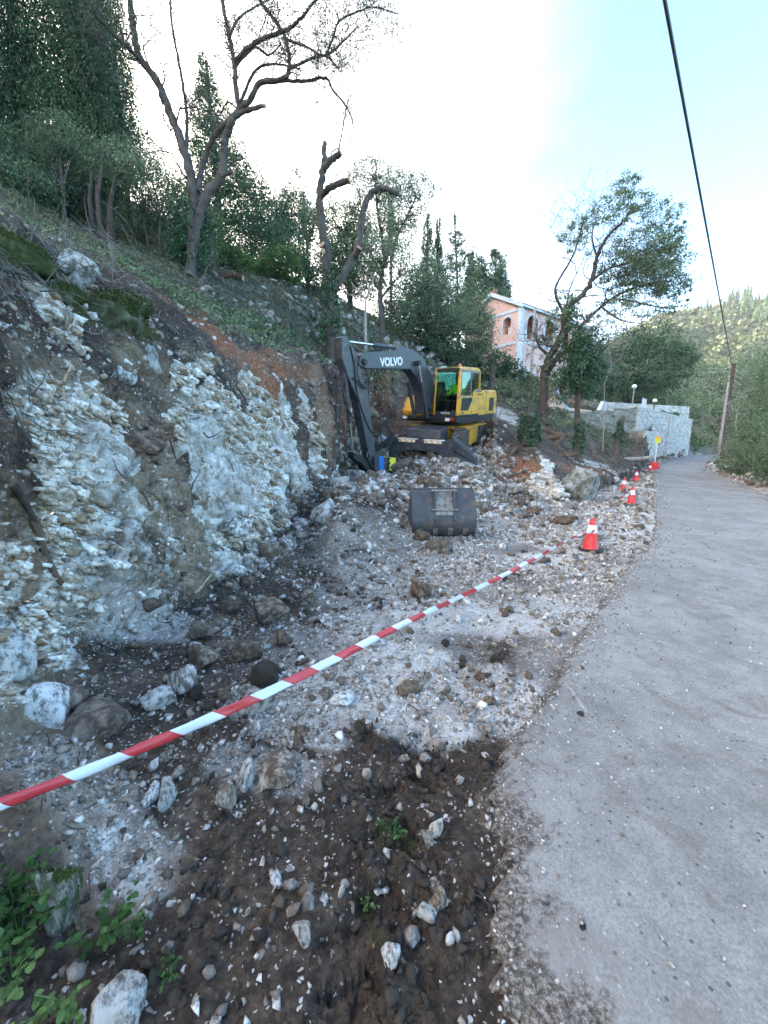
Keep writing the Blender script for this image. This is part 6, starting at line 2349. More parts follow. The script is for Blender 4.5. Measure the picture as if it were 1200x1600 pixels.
    for (u, v, t, rr_, nx, nz) in cuts:
        c = W(u, v, t) - bp_
        nrm = Vector((nx, -.35, nz)).normalized()
        q = nrm.to_track_quat('Z', 'X').to_euler()
        r_m = rr_ * t / 600
        d = MB().lathe([(.0001, .006), (r_m * .8, .006), (r_m, 0), (r_m, -.04)], 12).build('cut_face', M_CUT, root)
        d.location = c
        d.rotation_euler = q
        d.scale = (1, .85, 1)
    VV, FF, nb = [], [], 0
    for (u, v, t, ru, rv_, n) in ivy:
        c = np.array(W(u, v, t))
        q = rng.normal(size=(n, 3))
        q /= np.linalg.norm(q, axis=1, keepdims=True)
        q *= rng.uniform(.75, 1.12, (n, 1)) * (1 + .25 * vnoise(q * 2.5, 8)[:, None])
        P = c + q * np.array([ru, ru, rv_]) * t / 600
        V, F = leaf_quads(P - np.array(bp_), 2.6 * t / 384, 2.2 * t / 384, rng)
        VV.append(V)
        FF.append(F + nb)
        nb += len(V)
    if VV:
        link('ivy', np_mesh('ivy', np.concatenate(VV), np.concatenate(FF), [L_IVY]), root)
    return root


branchy('tall half bare olive whose crooked dark limbs spread over the upper left sky', 'olive_tree', (296, 430, 10), [
    ([(296, 430, 10), (303, 325, 10), (296, 265, 10), (282, 222, 10), (265, 173, 10), (244, 125, 10), (217, 87, 9.9), (208, 43, 9.8), (203, 0, 9.7), (196, -70, 9.6)], 9, 4.5, 1.2),
    ([(214, 90, 9.9), (195, 70, 9.6), (173, 49, 9.4), (135, 5, 9.0), (110, -50, 8.8)], 4, 1.6, 1.2),
    ([(291, 235, 10), (292, 200, 10.2), (290, 162, 10.3), (279, 97, 10.4), (268, 32, 10.5), (264, -50, 10.5)], 3.6, 2, 1.1),
    ([(300, 400, 10), (309, 347, 10), (325, 303, 9.9), (345, 276, 9.8), (350, 245, 9.8), (352, 217, 9.7), (362, 190, 9.6), (374, 173, 9.6)], 8, 6, .2),
    ([(309, 300, 10), (317, 255, 10.2), (334, 215, 10), (350, 195, 9.8), (374, 173, 9.6)], 5, 4.5, .2),
    ([(366, 180, 9.6), (390, 171, 9.5), (414, 165, 9.4)], 5, 3, 0),
    ([(342, 280, 9.8), (352, 272, 9.7), (366, 268, 9.6)], 4, 2.5, 0),
    ([(374, 173, 9.6), (368, 130, 9.6), (366, 98, 9.6), (358, 54, 9.6), (347, 0, 9.6), (340, -60, 9.6)], 5, 3, 1.3),
    ([(374, 173, 9.6), (390, 157, 9.4), (406, 130, 9.3), (444, 122, 9.2), (452, 98, 9.1), (444, 54, 9.0), (417, 16, 8.9), (392, -20, 8.8)], 5.2, 2.2, 1.6),
    ([(406, 130, 9.3), (440, 126, 9.4), (477, 127, 9.5), (509, 122, 9.6), (520, 141, 9.7), (540, 165, 9.8), (552, 195, 9.8), (546, 222, 9.8)], 3.6, .9, 1.6),
    ([(366, 98, 9.6), (386, 76, 9.3), (412, 60, 9.1), (450, 46, 8.9), (471, 27, 8.8), (493, 0, 8.6), (520, -40, 8.4)], 4, 1.8, 1.8),
    ([(366, 104, 9.6), (382, 88, 9.9), (400, 74, 10.2), (420, 86, 10.4), (438, 70, 10.5)], 3, 1.2, 1.2),
    ([(444, 60, 9.0), (480, 74, 8.9), (509, 87, 8.8), (536, 65, 8.7), (560, 40, 8.6)], 2.4, 1, 1.6),
    ([(450, 108, 9.1), (487, 92, 9.0), (509, 87, 8.8), (522, 100, 8.8), (534, 114, 8.8)], 2.6, 1, 1.4),
    ([(509, 87, 8.8), (520, 60, 8.7), (531, 32, 8.6), (560, 18, 8.5), (585, 11, 8.4), (623, 22, 8.3)], 2.2, .7, 2.0),
    ([(374, 173, 9.6), (380, 150, 9.8), (400, 110, 10), (430, 100, 10.2), (470, 108, 10.4)], 3.4, 1.4, 1.3),
    ([(358, 60, 9.6), (372, 30, 9.8), (400, 10, 10), (440, -10, 10.2)], 2.6, 1.2, 1.4),
    ([(374, 173, 9.6), (356, 160, 9.9), (345, 176, 10.1), (335, 168, 10.3)], 2.0, .8, 1.0),
], B_OLIVE, 12, [(540, 30, 8.7, 60, 36, 2210), (595, 25, 8.4, 36, 34, 1530), (470, 30, 8.8, 70, 40, 1700), (240, 60, 10, 50, 70, 1360), (390, 10, 9.4, 70, 40, 1360), (200, 10, 9.6, 60, 40, 850),
                 (230, 150, 10.4, 40, 40, 765), (545, 165, 9.8, 16, 24, 221), (300, 30, 10.3, 60, 50, 714), (320, 180, 10.5, 36, 40, 442), (500, 90, 8.9, 40, 30, 272)], L_OLV, px=2.5, twig_n=13,
    cuts=[(415, 165, 9.37, 3, 1, .1), (367, 267.5, 9.57, 2.5, 1, .2)])
branchy('heavily pruned olive with sawn limbs and an ivy wrapped trunk above the digger boom', 'pruned_olive', (519, 535, 14), [
    ([(519, 535, 14), (515, 490, 14), (512, 447, 14), (510, 397, 14), (501, 340, 14), (500, 303, 14), (505, 270, 14), (507, 247, 14), (507, 223, 14)], 11, 4, 0),
    ([(504, 268, 14), (513, 254, 13.8), (522, 247, 13.7), (532, 239, 13.6)], 6, 5, 0),
    ([(502, 306, 14), (511, 297, 13.8), (523, 290, 13.6), (546, 282, 13.4)], 6, 5, 0),
    ([(520, 455, 14), (530, 438, 14), (547, 413, 14.1), (560, 387, 14.2), (564, 347, 14.3), (573, 313, 14.3), (588, 296, 14.3), (606, 297, 14.3), (622, 303, 14.3)], 8, 4, 0),
    ([(553, 402, 14.1), (558, 396, 13.9), (562, 388, 13.7)], 5, 5, 0),
    ([(528, 239, 13.6), (533, 215, 13.6), (538, 187, 13.6), (545, 150, 13.6)], 1.6, .8, .4),
    ([(515, 252, 13.8), (520, 236, 13.7), (535, 230, 13.6)], 1.5, .8, .2),
    ([(512, 296, 13.8), (520, 280, 13.8), (532, 268, 13.8)], 1.3, .7, .3),
    ([(523, 290, 13.6), (528, 300, 13.6), (530, 318, 13.6)], 1, .6, .3),
], B_OLIVE, 21, [(540, 160, 13.6, 16, 26, 160)], L_OLV, twig_n=5, px=2.6, cuts=[(533, 238, 13.55, 5, 1, .5), (547, 281.5, 13.35, 5, 1, .2), (502, 382, 13.7, 6, -.3, .3), (507, 222, 14, 4, 0, 1), (562, 386, 13.65, 5, .3, .5), (505, 392, 13.75, 4, .1, 0)],
    ivy=[(516, 480, 14, 14, 50, 900), (520, 440, 14, 13, 22, 260), (512, 515, 13.9, 16, 22, 420)])

# ---- trees along the slope beyond the cutting
tree('dark round olive at the left end of the slope tree line', 'olive tree', 'olive_tree', (440, 455, 22), [[(440, 455, 22), (436, 400, 22), (440, 340, 22)]], .2,
     [(425, 345, 22, 36, 34), (450, 330, 22, 30, 30), (415, 390, 22, 40, 34), (450, 380, 22, 34, 34)], L_OLV2, B_DARK, 2.5, .42, 2.6)
tree('airy grey olive showing sky between its leaves, left of the pruned olive', 'olive tree', 'olive_tree', (482, 450, 25), [[(482, 450, 25), (480, 380, 25), (474, 300, 25)], [(480, 390, 25), (495, 330, 25)]], .16,
     [(466, 296, 25, 20, 22, .5), (484, 320, 25, 26, 24, .6), (470, 345, 25, 28, 24, .9), (490, 370, 25, 30, 30)], L_OLV, B_OLIVE, 2.5, .4, 1.9)
tree('bright green shrub below the tree line, right of the tall conifer', 'shrub', 'green_shrub', (432, 448, 17), [[(432, 448, 17), (432, 420, 17)]], .05,
     [(440, 408, 17, 26, 20), (418, 420, 17, 28, 18), (455, 425, 17, 20, 16)], L_SHR, B_DARK, 2.6, .5, 2.3)
tree('yellow green shrub right of the sawn stump on the crest', 'shrub', 'green_shrub', (362, 425, 14), [[(362, 425, 14), (362, 390, 14)]], .05,
     [(352, 382, 14, 22, 30, .8), (372, 405, 14, 26, 18)], L_SHR, B_DARK, 2.6, .5, 1.9)
tree('dark evergreen bush behind the pruned olive', 'bush', 'evergreen_bush', (480, 462, 20), [[(480, 462, 20), (480, 430, 20)]], .06,
     [(470, 425, 20, 26, 28), (495, 440, 20, 20, 22), (455, 445, 20, 22, 12, .6)], L_DKG, B_DARK, 2.5, .5, 2.3)
tree('broad dark olive right behind the pruned olive trunk', 'olive tree', 'olive_tree', (548, 490, 24), [[(548, 490, 24), (545, 430, 24), (540, 370, 24)], [(546, 440, 24), (562, 390, 24)]], .2,
     [(532, 350, 24, 34, 36), (560, 370, 24, 30, 34), (545, 410, 24, 46, 36), (520, 420, 24, 30, 36), (565, 440, 24, 36, 30)], L_OLV2, B_DARK, 2.5, .42, 2.4)
tree('tall airy olive with feathery grey crown against the white sky, centre', 'olive tree', 'olive_tree', (597, 497, 22), [[(597, 497, 22), (594, 450, 22), (600, 400, 22), (590, 330, 22), (586, 280, 22)], [(600, 410, 22), (630, 350, 22), (650, 310, 22)], [(594, 430, 22), (570, 370, 22), (562, 300, 22)]], .17,
     [(566, 276, 22, 28, 24, .55), (592, 268, 22, 30, 22, .6), (620, 285, 22, 30, 24, .7), (652, 292, 22, 26, 20, .6), (676, 300, 22, 12, 14, .4), (590, 315, 22, 40, 28, .8), (628, 325, 22, 38, 26, .8), (655, 340, 22, 20, 22, .5), (600, 365, 22, 50, 30, .9), (545, 310, 22, 18, 26, .4)], L_OLV, B_OLIVE, 2.4, .38, 1.9, twigs=.6)
tree('silvery olive with a tangle of pale dead branches low on the slope', 'olive tree', 'olive_tree', (596, 500, 19.5), [[(596, 500, 19.5), (592, 460, 19.5), (598, 420, 19.5)], [(592, 470, 19.5), (612, 445, 19.5), (625, 430, 19.5)], [(594, 455, 19.5), (575, 430, 19.5)], [(600, 470, 19.5), (615, 480, 19.5), (628, 505, 19.5)]], .13,
     [(600, 400, 19.5, 46, 28, .8), (620, 430, 19.5, 34, 24, .6), (580, 420, 19.5, 26, 22, .5)], L_OLV, B_OLIVE, 2.5, .4, 1.6, twigs=.9)
tree('small dead pale tree with forked bare branches right of the pruned olive', 'dead tree', 'dead_tree', (571, 485, 18), [[(571, 485, 18), (572, 468, 18), (580, 452, 18), (584, 430, 18)], [(571, 466, 18), (560, 455, 18), (548, 440, 18)], [(566, 462, 18), (552, 462, 18), (542, 458, 18)], [(578, 456, 18), (572, 435, 18)], [(560, 455, 18), (566, 440, 18)]], .075,
     [], L_OLV, B_PALE)
tree('dark olive mass on the slope above the digger', 'olive tree', 'olive_tree', (660, 545, 27), [[(660, 545, 27), (656, 500, 27), (652, 450, 27)]], .2,
     [(640, 470, 27, 40, 34), (665, 450, 27, 36, 36), (650, 505, 27, 46, 30), (685, 490, 27, 34, 36), (620, 495, 25, 34, 24), (705, 520, 28, 34, 26)], L_OLV2, B_DARK, 2.5, .45, 2.4)


def cypress(u, vt, vb, w, t, label, lf=None, group='cypresses on the skyline', base=None):
    cl = []
    n = max(4, int((vb - vt) / (w * 1.6)))
    for k in range(n):
        f_ = (k + .5) / n
        cl.append((u + rv.uniform(-.6, .6), vt + (vb - vt) * f_, t, w * (.42 + .75 * math.sin(min(1, f_ * 1.15) * PI * .62)), (vb - vt) / n * .85))
    tree(label, 'cypress', 'cypress_tree', base or (u, vb + 10, t), [[(u, vb + 10, t), (u, vt + 4, t)]], .15, cl, lf or L_CYP, B_DARK, 2.4, .34, 3.4, group, twigs=.01, upb=1.6, tight=.2, upst=2.0)


cypress(668, 337, 470, 9, 38, 'left of the two slim pointed cypresses standing above the digger')
cypress(684, 346, 480, 9, 38.5, 'right of the two slim pointed cypresses standing above the digger')
cypress(611, 325, 400, 9, 30, 'cypress tip rising inside the airy olive crown')
cypress(784, 400, 480, 10, 48, 'pointed cypress just left of the pink house roof')
cypress(735, 392, 470, 8, 46, 'small cypress tip right of the layered fir')
tree('layered fir with a thin leader, tallest right of the two cypresses', 'fir', 'fir_tree', (715, 560, 36), [[(715, 560, 36), (715, 450, 36), (710, 333, 36)]], .18,
     [(710, 342, 36, 3, 10), (713, 362, 36, 12, 7, .8), (716, 380, 36, 17, 9, .9), (712, 400, 36, 20, 11), (716, 425, 36, 25, 14), (712, 455, 36, 28, 18), (716, 490, 36, 30, 22)], L_DKG, B_DARK, 2.5, .35, 2.6, upb=.2, twigs=.25)
tree('dark conifer group on the skyline left of the pink house', 'conifer', 'conifer_tree', (760, 560, 44), [[(760, 560, 44), (760, 420, 44)], [(774, 500, 44), (774, 400, 44)]], .2,
     [(748, 420, 44, 16, 20), (750, 450, 44, 24, 26), (773, 402, 44, 9, 14), (772, 430, 44, 14, 22), (765, 460, 44, 24, 24), (740, 480, 44, 30, 26), (790, 458, 46, 12, 14)], L_DKG, B_DARK, 2.5, .45, 2.7)
tree('dark umbrella shaped tree between the fir and the house bush', 'tree', 'evergreen_tree', (722, 580, 33), [[(722, 580, 33), (718, 530, 33), (714, 490, 33)], [(718, 530, 33), (730, 500, 33)]], .13,
     [(700, 500, 33, 28, 18), (726, 492, 33, 30, 16), (745, 505, 33, 20, 16), (690, 525, 31, 24, 18), (735, 555, 33, 26, 14)], L_DKG, B_DARK, 2.5, .45, 2.3)
tree('tall olive green bush tree against the pink gable of the house', 'bush', 'bush_tree', (748, 585, 29), [[(748, 585, 29), (748, 520, 29), (750, 470, 29)]], .1,
     [(751, 472, 29, 14, 16), (750, 500, 29, 22, 22), (745, 530, 29, 27, 24), (752, 555, 29, 27, 20), (738, 565, 29, 20, 14)], L_OLV2, B_DARK, 2.4, .42, 2.6)
tree('low dark ivy bushes at the foot of the slope below the house bush', 'bush', 'ivy_bush', (700, 575, 27), [[(700, 575, 27), (700, 560, 27)]], .05,
     [(690, 550, 27, 26, 12), (718, 562, 27, 26, 12), (670, 540, 27, 20, 10)], L_IVY, B_DARK, 2.4, .6, 2.3)
tree('glossy dark green bush in front of the pink house wall', 'bush', 'evergreen_bush', (786, 595, 27), [[(786, 595, 27), (786, 575, 27)]], .05,
     [(784, 568, 27, 22, 17), (800, 580, 27, 18, 14), (768, 582, 27, 18, 12), (815, 592, 27, 22, 9)], L_IVY, B_DARK, 2.5, .6, 2.4)
tree('grey green scrub hiding the foot of the pink house', 'scrub', 'scrub', (830, 618, 26), [[(830, 618, 26), (830, 600, 26)]], .04,
     [(812, 596, 26, 24, 12), (835, 600, 26, 22, 14), (856, 606, 25, 16, 20, .8), (800, 606, 26, 26, 10), (872, 585, 24, 13, 16, .7), (880, 615, 24, 16, 16, .8)], L_OLV2, B_DARK, 2.4, .42, 2.3)
tree('ragged grey green undergrowth on the bank right of the digger', 'undergrowth', 'undergrowth', (800, 625, 23), [[(800, 625, 23), (800, 610, 23)]], .03,
     [(790, 610, 23, 30, 10, .5), (830, 612, 23, 26, 10, .5), (810, 632, 21, 30, 12, .35), (770, 600, 25, 26, 8, .5), (870, 655, 20, 24, 14, .5), (880, 690, 17, 22, 12, .35)], L_OLV, B_DARK, 2.4, .4, 1.7)

# ---- the leaning tree at the right
branchy('big leaning tree with bare lower limbs and windswept crown in front of the pink house', 'leaning_tree', (851, 648, 21), [
    ([(851, 648, 21), (849, 600, 21), (852, 575, 21), (863, 551, 21), (880, 520, 21), (882, 490, 21), (896, 472, 21), (912, 459, 21), (926, 435, 21), (930, 415, 21), (935, 394, 21), (955, 363, 21), (978, 340, 21), (990, 318, 21)], 8, 1.6, 1.0),
    ([(852, 590, 21), (870, 560, 21.2), (889, 545, 21.3), (903, 515, 21.4), (920, 498, 21.5), (955, 467, 21.6), (1008, 444, 21.8), (1047, 440, 22)], 5, 1.5, 1.2),
    ([(882, 492, 21), (868, 460, 20.8), (872, 440, 20.7), (895, 400, 20.6), (905, 370, 20.6), (912, 344, 20.6)], 2.6, 1, 1.2),
    ([(860, 556, 21), (845, 545, 20.8), (838, 530, 20.7)], 3, 1.6, .8),
    ([(926, 438, 21), (950, 420, 20.8), (985, 410, 20.6), (1020, 400, 20.5)], 2.6, 1, 1.2),
    ([(932, 400, 21), (925, 370, 21.2), (930, 345, 21.3)], 1.8, .8, 1.0),
    ([(955, 467, 21.6), (985, 470, 21.4), (1020, 478, 21.3), (1050, 482, 21.2)], 2, .8, 1.0),
    ([(940, 480, 21.5), (970, 500, 21.4), (1000, 505, 21.3)], 1.8, .8, .8),
], B_DARK, 33, [], L_OLV2, twig_n=10, px=2.7, minr=.010, cat='tree', clumps=[
    (975, 290, 21, 22, 16, 1.0), (958, 318, 21, 30, 16, .9), (1000, 312, 21, 28, 18, .9), (1036, 338, 21, 26, 20, .9), (1055, 358, 21, 15, 12, .7), (900, 365, 20.6, 26, 16, .8), (922, 345, 20.8, 24, 14, .7), (905, 388, 20.8, 18, 12, .5),
    (978, 345, 21, 36, 14, .7), (1000, 385, 21, 44, 20, 1.2), (1030, 405, 21.6, 42, 22, 1.8), (1010, 425, 21.2, 46, 20, 1.9), (968, 412, 21.2, 34, 18, 1.2), (1045, 445, 21.6, 34, 18, 1.2), (1000, 452, 21.4, 46, 14, 1.2), (1066, 462, 21.4, 14, 12, .6),
    (1020, 484, 21.2, 42, 10, .8), (965, 478, 21.2, 34, 12, .7), (885, 472, 20.8, 20, 14, .8), (872, 500, 20.8, 22, 20, .9), (862, 528, 20.7, 18, 16, .7), (884, 556, 20.6, 16, 22, .8), (848, 566, 20.5, 14, 18, .5), (868, 592, 20.5, 16, 16, .6), (930, 505, 21, 24, 14, .7), (1040, 380, 21.3, 24, 20, 1.0), (955, 440, 21.2, 24, 12, .7)])
tree('ivy smothered trunk with dark dense top right of the leaning tree', 'tree', 'ivy_tree', (903, 668, 20), [[(903, 668, 20), (902, 640, 20), (906, 600, 20), (909, 567, 20), (905, 520, 20), (925, 490, 20)], [(906, 610, 20), (922, 570, 20), (950, 540, 20)]], .17,
     [(908, 570, 20, 24, 34, 1.3), (898, 540, 20, 20, 24), (918, 540, 20, 22, 26), (912, 600, 20, 24, 18), (890, 590, 20, 20, 16, .7), (895, 500, 20, 12, 18, .6), (932, 575, 20, 14, 22, .6)], L_IVY, B_DARK, 2.5, .55, 2.6)
branchy('thin bare pale branches hanging right of the ivy smothered trunk', 'bare_shrub', (948, 640, 20.5), [
    ([(948, 650, 20.5), (944, 600, 20.5), (936, 560, 20.5), (926, 530, 20.5)], .8, .4, 3.2), ([(944, 600, 20.5), (955, 570, 20.5), (950, 545, 20.5)], .6, .4, 2.8)], B_PALE, 8, [], L_OLV, twig_n=6, cat='bare shrub')


def stump(label, u, vt, vb, t, r_px, ivy_n, lean=0, cut=True, seed=1, bark=None):
    rng = np.random.default_rng(seed)
    limbs = [([(u, vb, t), (u + lean * .4, (vt + vb) / 2, t), (u + lean, vt, t)], r_px, r_px * .72, 0)]
    iv = [(u + lean * .4, (vt + vb) / 2 + 3, t, r_px * 1.15, (vb - vt) * .45, ivy_n)] if ivy_n else []
    return branchy(label, 'tree_stump', (u, vb, t), limbs, bark or B_OLIVE, seed, [], L_IVY, ivy=iv, cuts=[(u + lean, vt - .5, t - .02, r_px * .66, .25, .8)] if cut else [], cat='tree stump')


stump('thick gnarled stump with pale sawn top on the crest left of the pruned olive', 328, 392, 442, 12.5, 10, 60, seed=3)
stump('small sawn stump in the rocks right of the gnarled stump', 406, 438, 452, 15, 4.5, 0, seed=4)
stump('short sawn stump near the foot of the pruned olive', 494, 466, 482, 16, 3.5, 0, seed=5)
stump('ivy covered stump on the right bank above the grey boulder', 826, 636, 705, 14.5, 15, 1500, lean=3, cut=False, seed=6)
stump('dark ivy stump right of the big grey boulder', 904, 655, 715, 15.5, 8, 500, lean=2, cut=False, seed=7)
stump('leaning mossy stump in front of the dry stone wall', 964, 655, 700, 20, 6, 260, lean=8, cut=False, seed=8)
stump('sawn leaning trunk with pale top beside the glossy bush', 771, 553, 592, 25, 5, 90, lean=-4, seed=9)
for (u, v, t, a, l, rp, lb) in ((352, 438, 13, .4, 22, 4.5, 'pale orange sawn log lying in the rocks right of the gnarled stump'), (372, 440, 13.5, -.3, 14, 4, 'short sawn log beside the orange one'),
                               (865, 690, 17.5, .3, 30, 4, 'tan sawn log on the brush heap of the right bank'), (858, 680, 18, -.5, 26, 3.6, 'second tan log crossing the brush heap'), (872, 697, 17, .9, 24, 3.5, 'lowest tan log of the brush heap'),
                               (876, 684, 18, -.1, 28, 3.2, 'thin tan log at the right of the brush heap'), (888, 716, 14, .2, 26, 3.4, 'orange brown log on the slope behind the grey boulder'),
                               (800, 712, 13.6, 1.1, 26, 3.2, 'broken orange root standing out of the red bank'), (990, 722, 21, .15, 46, 3, 'long fallen branch over the earth heap before the arch')):
    p, n_ = on_ground(u, v)
    d = Vector((math.cos(a), math.sin(a) * .5, math.sin(a) * .7)).normalized() * l * p.length / 600 * .5
    rr_ = rp * p.length / 600
    c = p + Vector((0, 0, rr_ * 1.2))
    lg = MB().tube([c - d, c - d * .3 + Vector((0, 0, rr_ * .3)), c + d * .4, c + d], [rr_, rr_ * .92, rr_ * .85, rr_ * .75], 10).build('log', B_RED if 'branch' not in lb else B_PALE, smooth=True)
    tag(lg, lb, 'log')
    for s_, k in ((c - d, 1), (c + d, .75)):
        q = (d if k < 1 else -d).to_track_quat('Z', 'X').to_euler()
        e = MB().lathe([(.0001, .006), (rr_ * k * .9, .006), (rr_ * k, .0)], 10).build('cut_face', M_CUT, lg)
        e.location = s_
        e.rotation_euler = q

# ---- trees beyond the wall, over the road, and at the right
tree('broad dark olive crown behind the leaning tree, over the dry stone wall', 'tree', 'evergreen_tree', (985, 640, 44), [[(985, 640, 44), (985, 600, 44), (1000, 560, 44)], [(985, 600, 44), (955, 570, 44)]], .3,
     [(960, 565, 44, 40, 26), (1000, 550, 44, 44, 26), (1040, 552, 44, 36, 24), (1070, 560, 44, 22, 18), (985, 590, 44, 50, 26), (1030, 590, 44, 44, 22), (945, 600, 42, 36, 28), (1062, 580, 44, 24, 14), (970, 530, 44, 34, 20, .7), (1030, 520, 46, 30, 14, .7)], L_DKG, B_DARK, 2.5, .45, 2.5)
tree('dark tree on the terrace behind the globe lamps', 'tree', 'evergreen_tree', (1000, 650, 50), [[(1000, 650, 50), (1005, 615, 50)]], .2,
     [(1005, 615, 50, 36, 18), (970, 622, 50, 30, 14), (1040, 620, 52, 30, 20)], L_OLV2, B_DARK, 2.5, .5, 2.4)
for i, (u, v, t, r1, r2, lf, lb) in enumerate((
        (1100, 590, 95, 34, 22, L_OLV, 'pale olive crown high behind the utility pole'), (1130, 612, 90, 30, 20, L_OLV2, 'dark olive crown left of the pole top'), (1075, 615, 85, 30, 20, L_OLV, 'pale olive above the end of the stone wall'),
        (1100, 640, 78, 34, 22, L_OLV2, 'wide olive over the bend of the road'), (1075, 650, 70, 24, 22, L_DKG, 'dark tree directly behind the end of the stone wall'), (1115, 672, 74, 28, 22, L_DKG, 'dark tree shading the bend of the road'),
        (1150, 640, 70, 30, 26, L_DKG, 'dark tree right behind the utility pole'), (1165, 590, 80, 34, 24, L_OLV2, 'olive crown right of the pole top'), (1195, 560, 85, 34, 24, L_OLV, 'pale olive at the right photo edge under the hill'),
        (1090, 680, 66, 20, 16, L_DKG, 'low dark tree behind the road end verge'))):
    tree(lb, 'tree', 'valley_tree', (u, v + r2 + 14, t), [[(u, v + r2 + 14, t), (u, v + 4, t)]], .25, [(u, v, t, r1, r2), (u - r1 * .5, v + r2 * .5, t, r1 * .7, r2 * .8), (u + r1 * .5, v + r2 * .4, t, r1 * .7, r2 * .8), (u, v + r2 * .9, t, r1, r2 * .6)],
         lf, B_DARK, 2.4, .5, 2.4, 'valley trees behind the road bend', twigs=.15)
for (u, v, t, ru, rv_, lf, cat, lb) in (
        (1085, 697, 60, 16, 9, L_YEL, 'shrub', 'yellow green shrub on the verge at the end of the road'), (1105, 701, 62, 12, 6, L_BRI, 'shrub', 'bright green weeds right of the yellow shrub at the road end'), (1074, 690, 58, 8, 12, L_YEL, 'shrub', 'reddish reedy shrub touching the far corner of the wall')):
    tree(lb, cat, 'verge_shrub', (u, v + rv_, t), [[(u, v + rv_, t), (u, v, t)]], .05, [(u, v, t, ru, rv_)], lf, B_DARK, 2.4, .5, 2.3)
right = [((1172, 770, 19), [(1180, 700, 19, 44, 36), (1210, 660, 19, 40, 44), (1172, 738, 19, 26, 22), (1215, 735, 18, 44, 36)], L_OLV2, 'dense roadside bush at the right edge below the bare twigs'),
         ((1190, 740, 26), [(1198, 620, 26, 36, 34), (1180, 655, 26, 18, 26), (1205, 590, 26, 34, 34), (1184, 695, 26, 26, 30)], L_OLV, 'tall grey green olive right of the utility pole'),
         ((1175, 735, 34), [(1172, 680, 34, 20, 34), (1160, 705, 34, 12, 18), (1182, 660, 34, 20, 34)], L_DKG, 'dark bush directly behind the foot of the utility pole'),
         ((1240, 800, 14), [(1250, 700, 14, 60, 60), (1250, 600, 15, 50, 60), (1300, 760, 13, 60, 60)], L_OLV2, 'bush mostly beyond the right edge of the photo')]
for b_, cl, lf, lb in right:
    tree(lb, 'bush', 'roadside_bush', b_, [[b_, (b_[0] + 5, b_[1] - 60, b_[2])], [b_, (b_[0] - 14, b_[1] - 50, b_[2])]], .06, cl, lf, B_OLIVE, 2.5, .4, 2.2, twigs=.25)
branchy('bare grey twigs standing out of the bushes right of the pole', 'bare_shrub', (1165, 750, 20), [
    ([(1165, 750, 20), (1158, 710, 20), (1150, 670, 20), (1152, 640, 20)], 1.5, .6, 2), ([(1160, 715, 20), (1172, 690, 20), (1180, 650, 20)], 1.1, .5, 2), ([(1166, 750, 20), (1185, 720, 20), (1190, 680, 20)], 1.1, .5, 2), ([(1163, 740, 20), (1145, 720, 20), (1143, 700, 20)], 1, .5, 1.5)], B_PALE, 9, [], L_OLV, twig_n=6, cat='bare shrub')

# ---- far wooded hill
hn_u = [(-200, 370), (100, 370), (300, 400), (420, 430), (500, 460), (700, 540), (780, 590), (860, 600), (950, 545), (1000, 522), (1030, 507), (1062, 499), (1110, 487), (1160, 476), (1200, 469), (1300, 455), (1500, 470), (2000, 560)]  # left ridge, unseen behind the trees, raised to shadow the right slope
HT = 330.0
hv_ = []
NCOL, NROW = 420, 110
us = np.linspace(-100, 1900, NCOL)
vs = np.interp(us, [p[0] for p in hn_u], [p[1] for p in hn_u])
Vh = []
for u, v in zip(us, vs):
    tp = W(u, v, HT)
    bt = W(u, 716, 105)
    for k in range(NROW):
        f_ = k / (NROW - 1) * 1.25
        if f_ <= 1:
            p = bt.lerp(tp, f_)
            p.z = bt.z + (tp.z - bt.z) * (f_ ** 1.15)
        else:
            p = tp + (tp - bt).normalized() * 300 * (f_ - 1) * Vector((1, 1, 0)).length * .6
            p.z = tp.z - (f_ - 1) * 260
        Vh.append(tuple(p))
Vh = np.array(Vh)
hb_ = Vh.copy()
F1, F2, ID, TL = worley(np.column_stack([Vh[:, 0] / 9, Vh[:, 1] / 9, np.zeros(len(Vh))]), 5)
rid = fbm(Vh / 70, 4, 13)
Vh[:, 2] += 4.5 * np.sqrt(np.clip(1 - F1 ** 2, 0, 1)) * (.6 + .6 * ID) + rid * 9
ii = np.arange(NCOL * NROW).reshape(NCOL, NROW)
Fh = np.stack([ii[:-1, :-1], ii[1:, :-1], ii[1:, 1:], ii[:-1, 1:]], -1).reshape(-1, 4)
M_HILL = pmat('forest_floor', [(.03, .04, .018), (.07, .085, .04), (.11, .12, .06)], .06, .95, .6, .5, bscale=.8)
tag(link('far_hill', np_mesh('far_hill', Vh, Fh, [M_HILL], smooth=True)), kind='structure')
rf_ = np.random.default_rng(77)
n = 60000
ci = rf_.uniform(330, NCOL - 40, n) * 0 + rf_.uniform(NCOL * .38, NCOL * .80, n)
ri = rf_.uniform(0, NROW * .82, n)
i0, j0 = ci.astype(int), ri.astype(int)
Ph = Vh[i0 * NROW + j0] * (1 - (ri - j0))[:, None] + Vh[i0 * NROW + np.minimum(j0 + 1, NROW - 1)] * (ri - j0)[:, None]
Ph = Ph + rf_.normal(size=(n, 3)) * np.array([1.2, 1.2, 1.0]) + np.array([0, 0, .8])
dh = np.linalg.norm(Ph, axis=1)
V, F = leaf_quads(Ph, dh / 384 * 3.2, dh / 384 * 1.9, rf_, .4)
o = link('forest', np_mesh('forest', V, F, [L_FAR]))
tag(o, 'mixed olive and oak wood covering the far hillside', None, None, 'stuff')
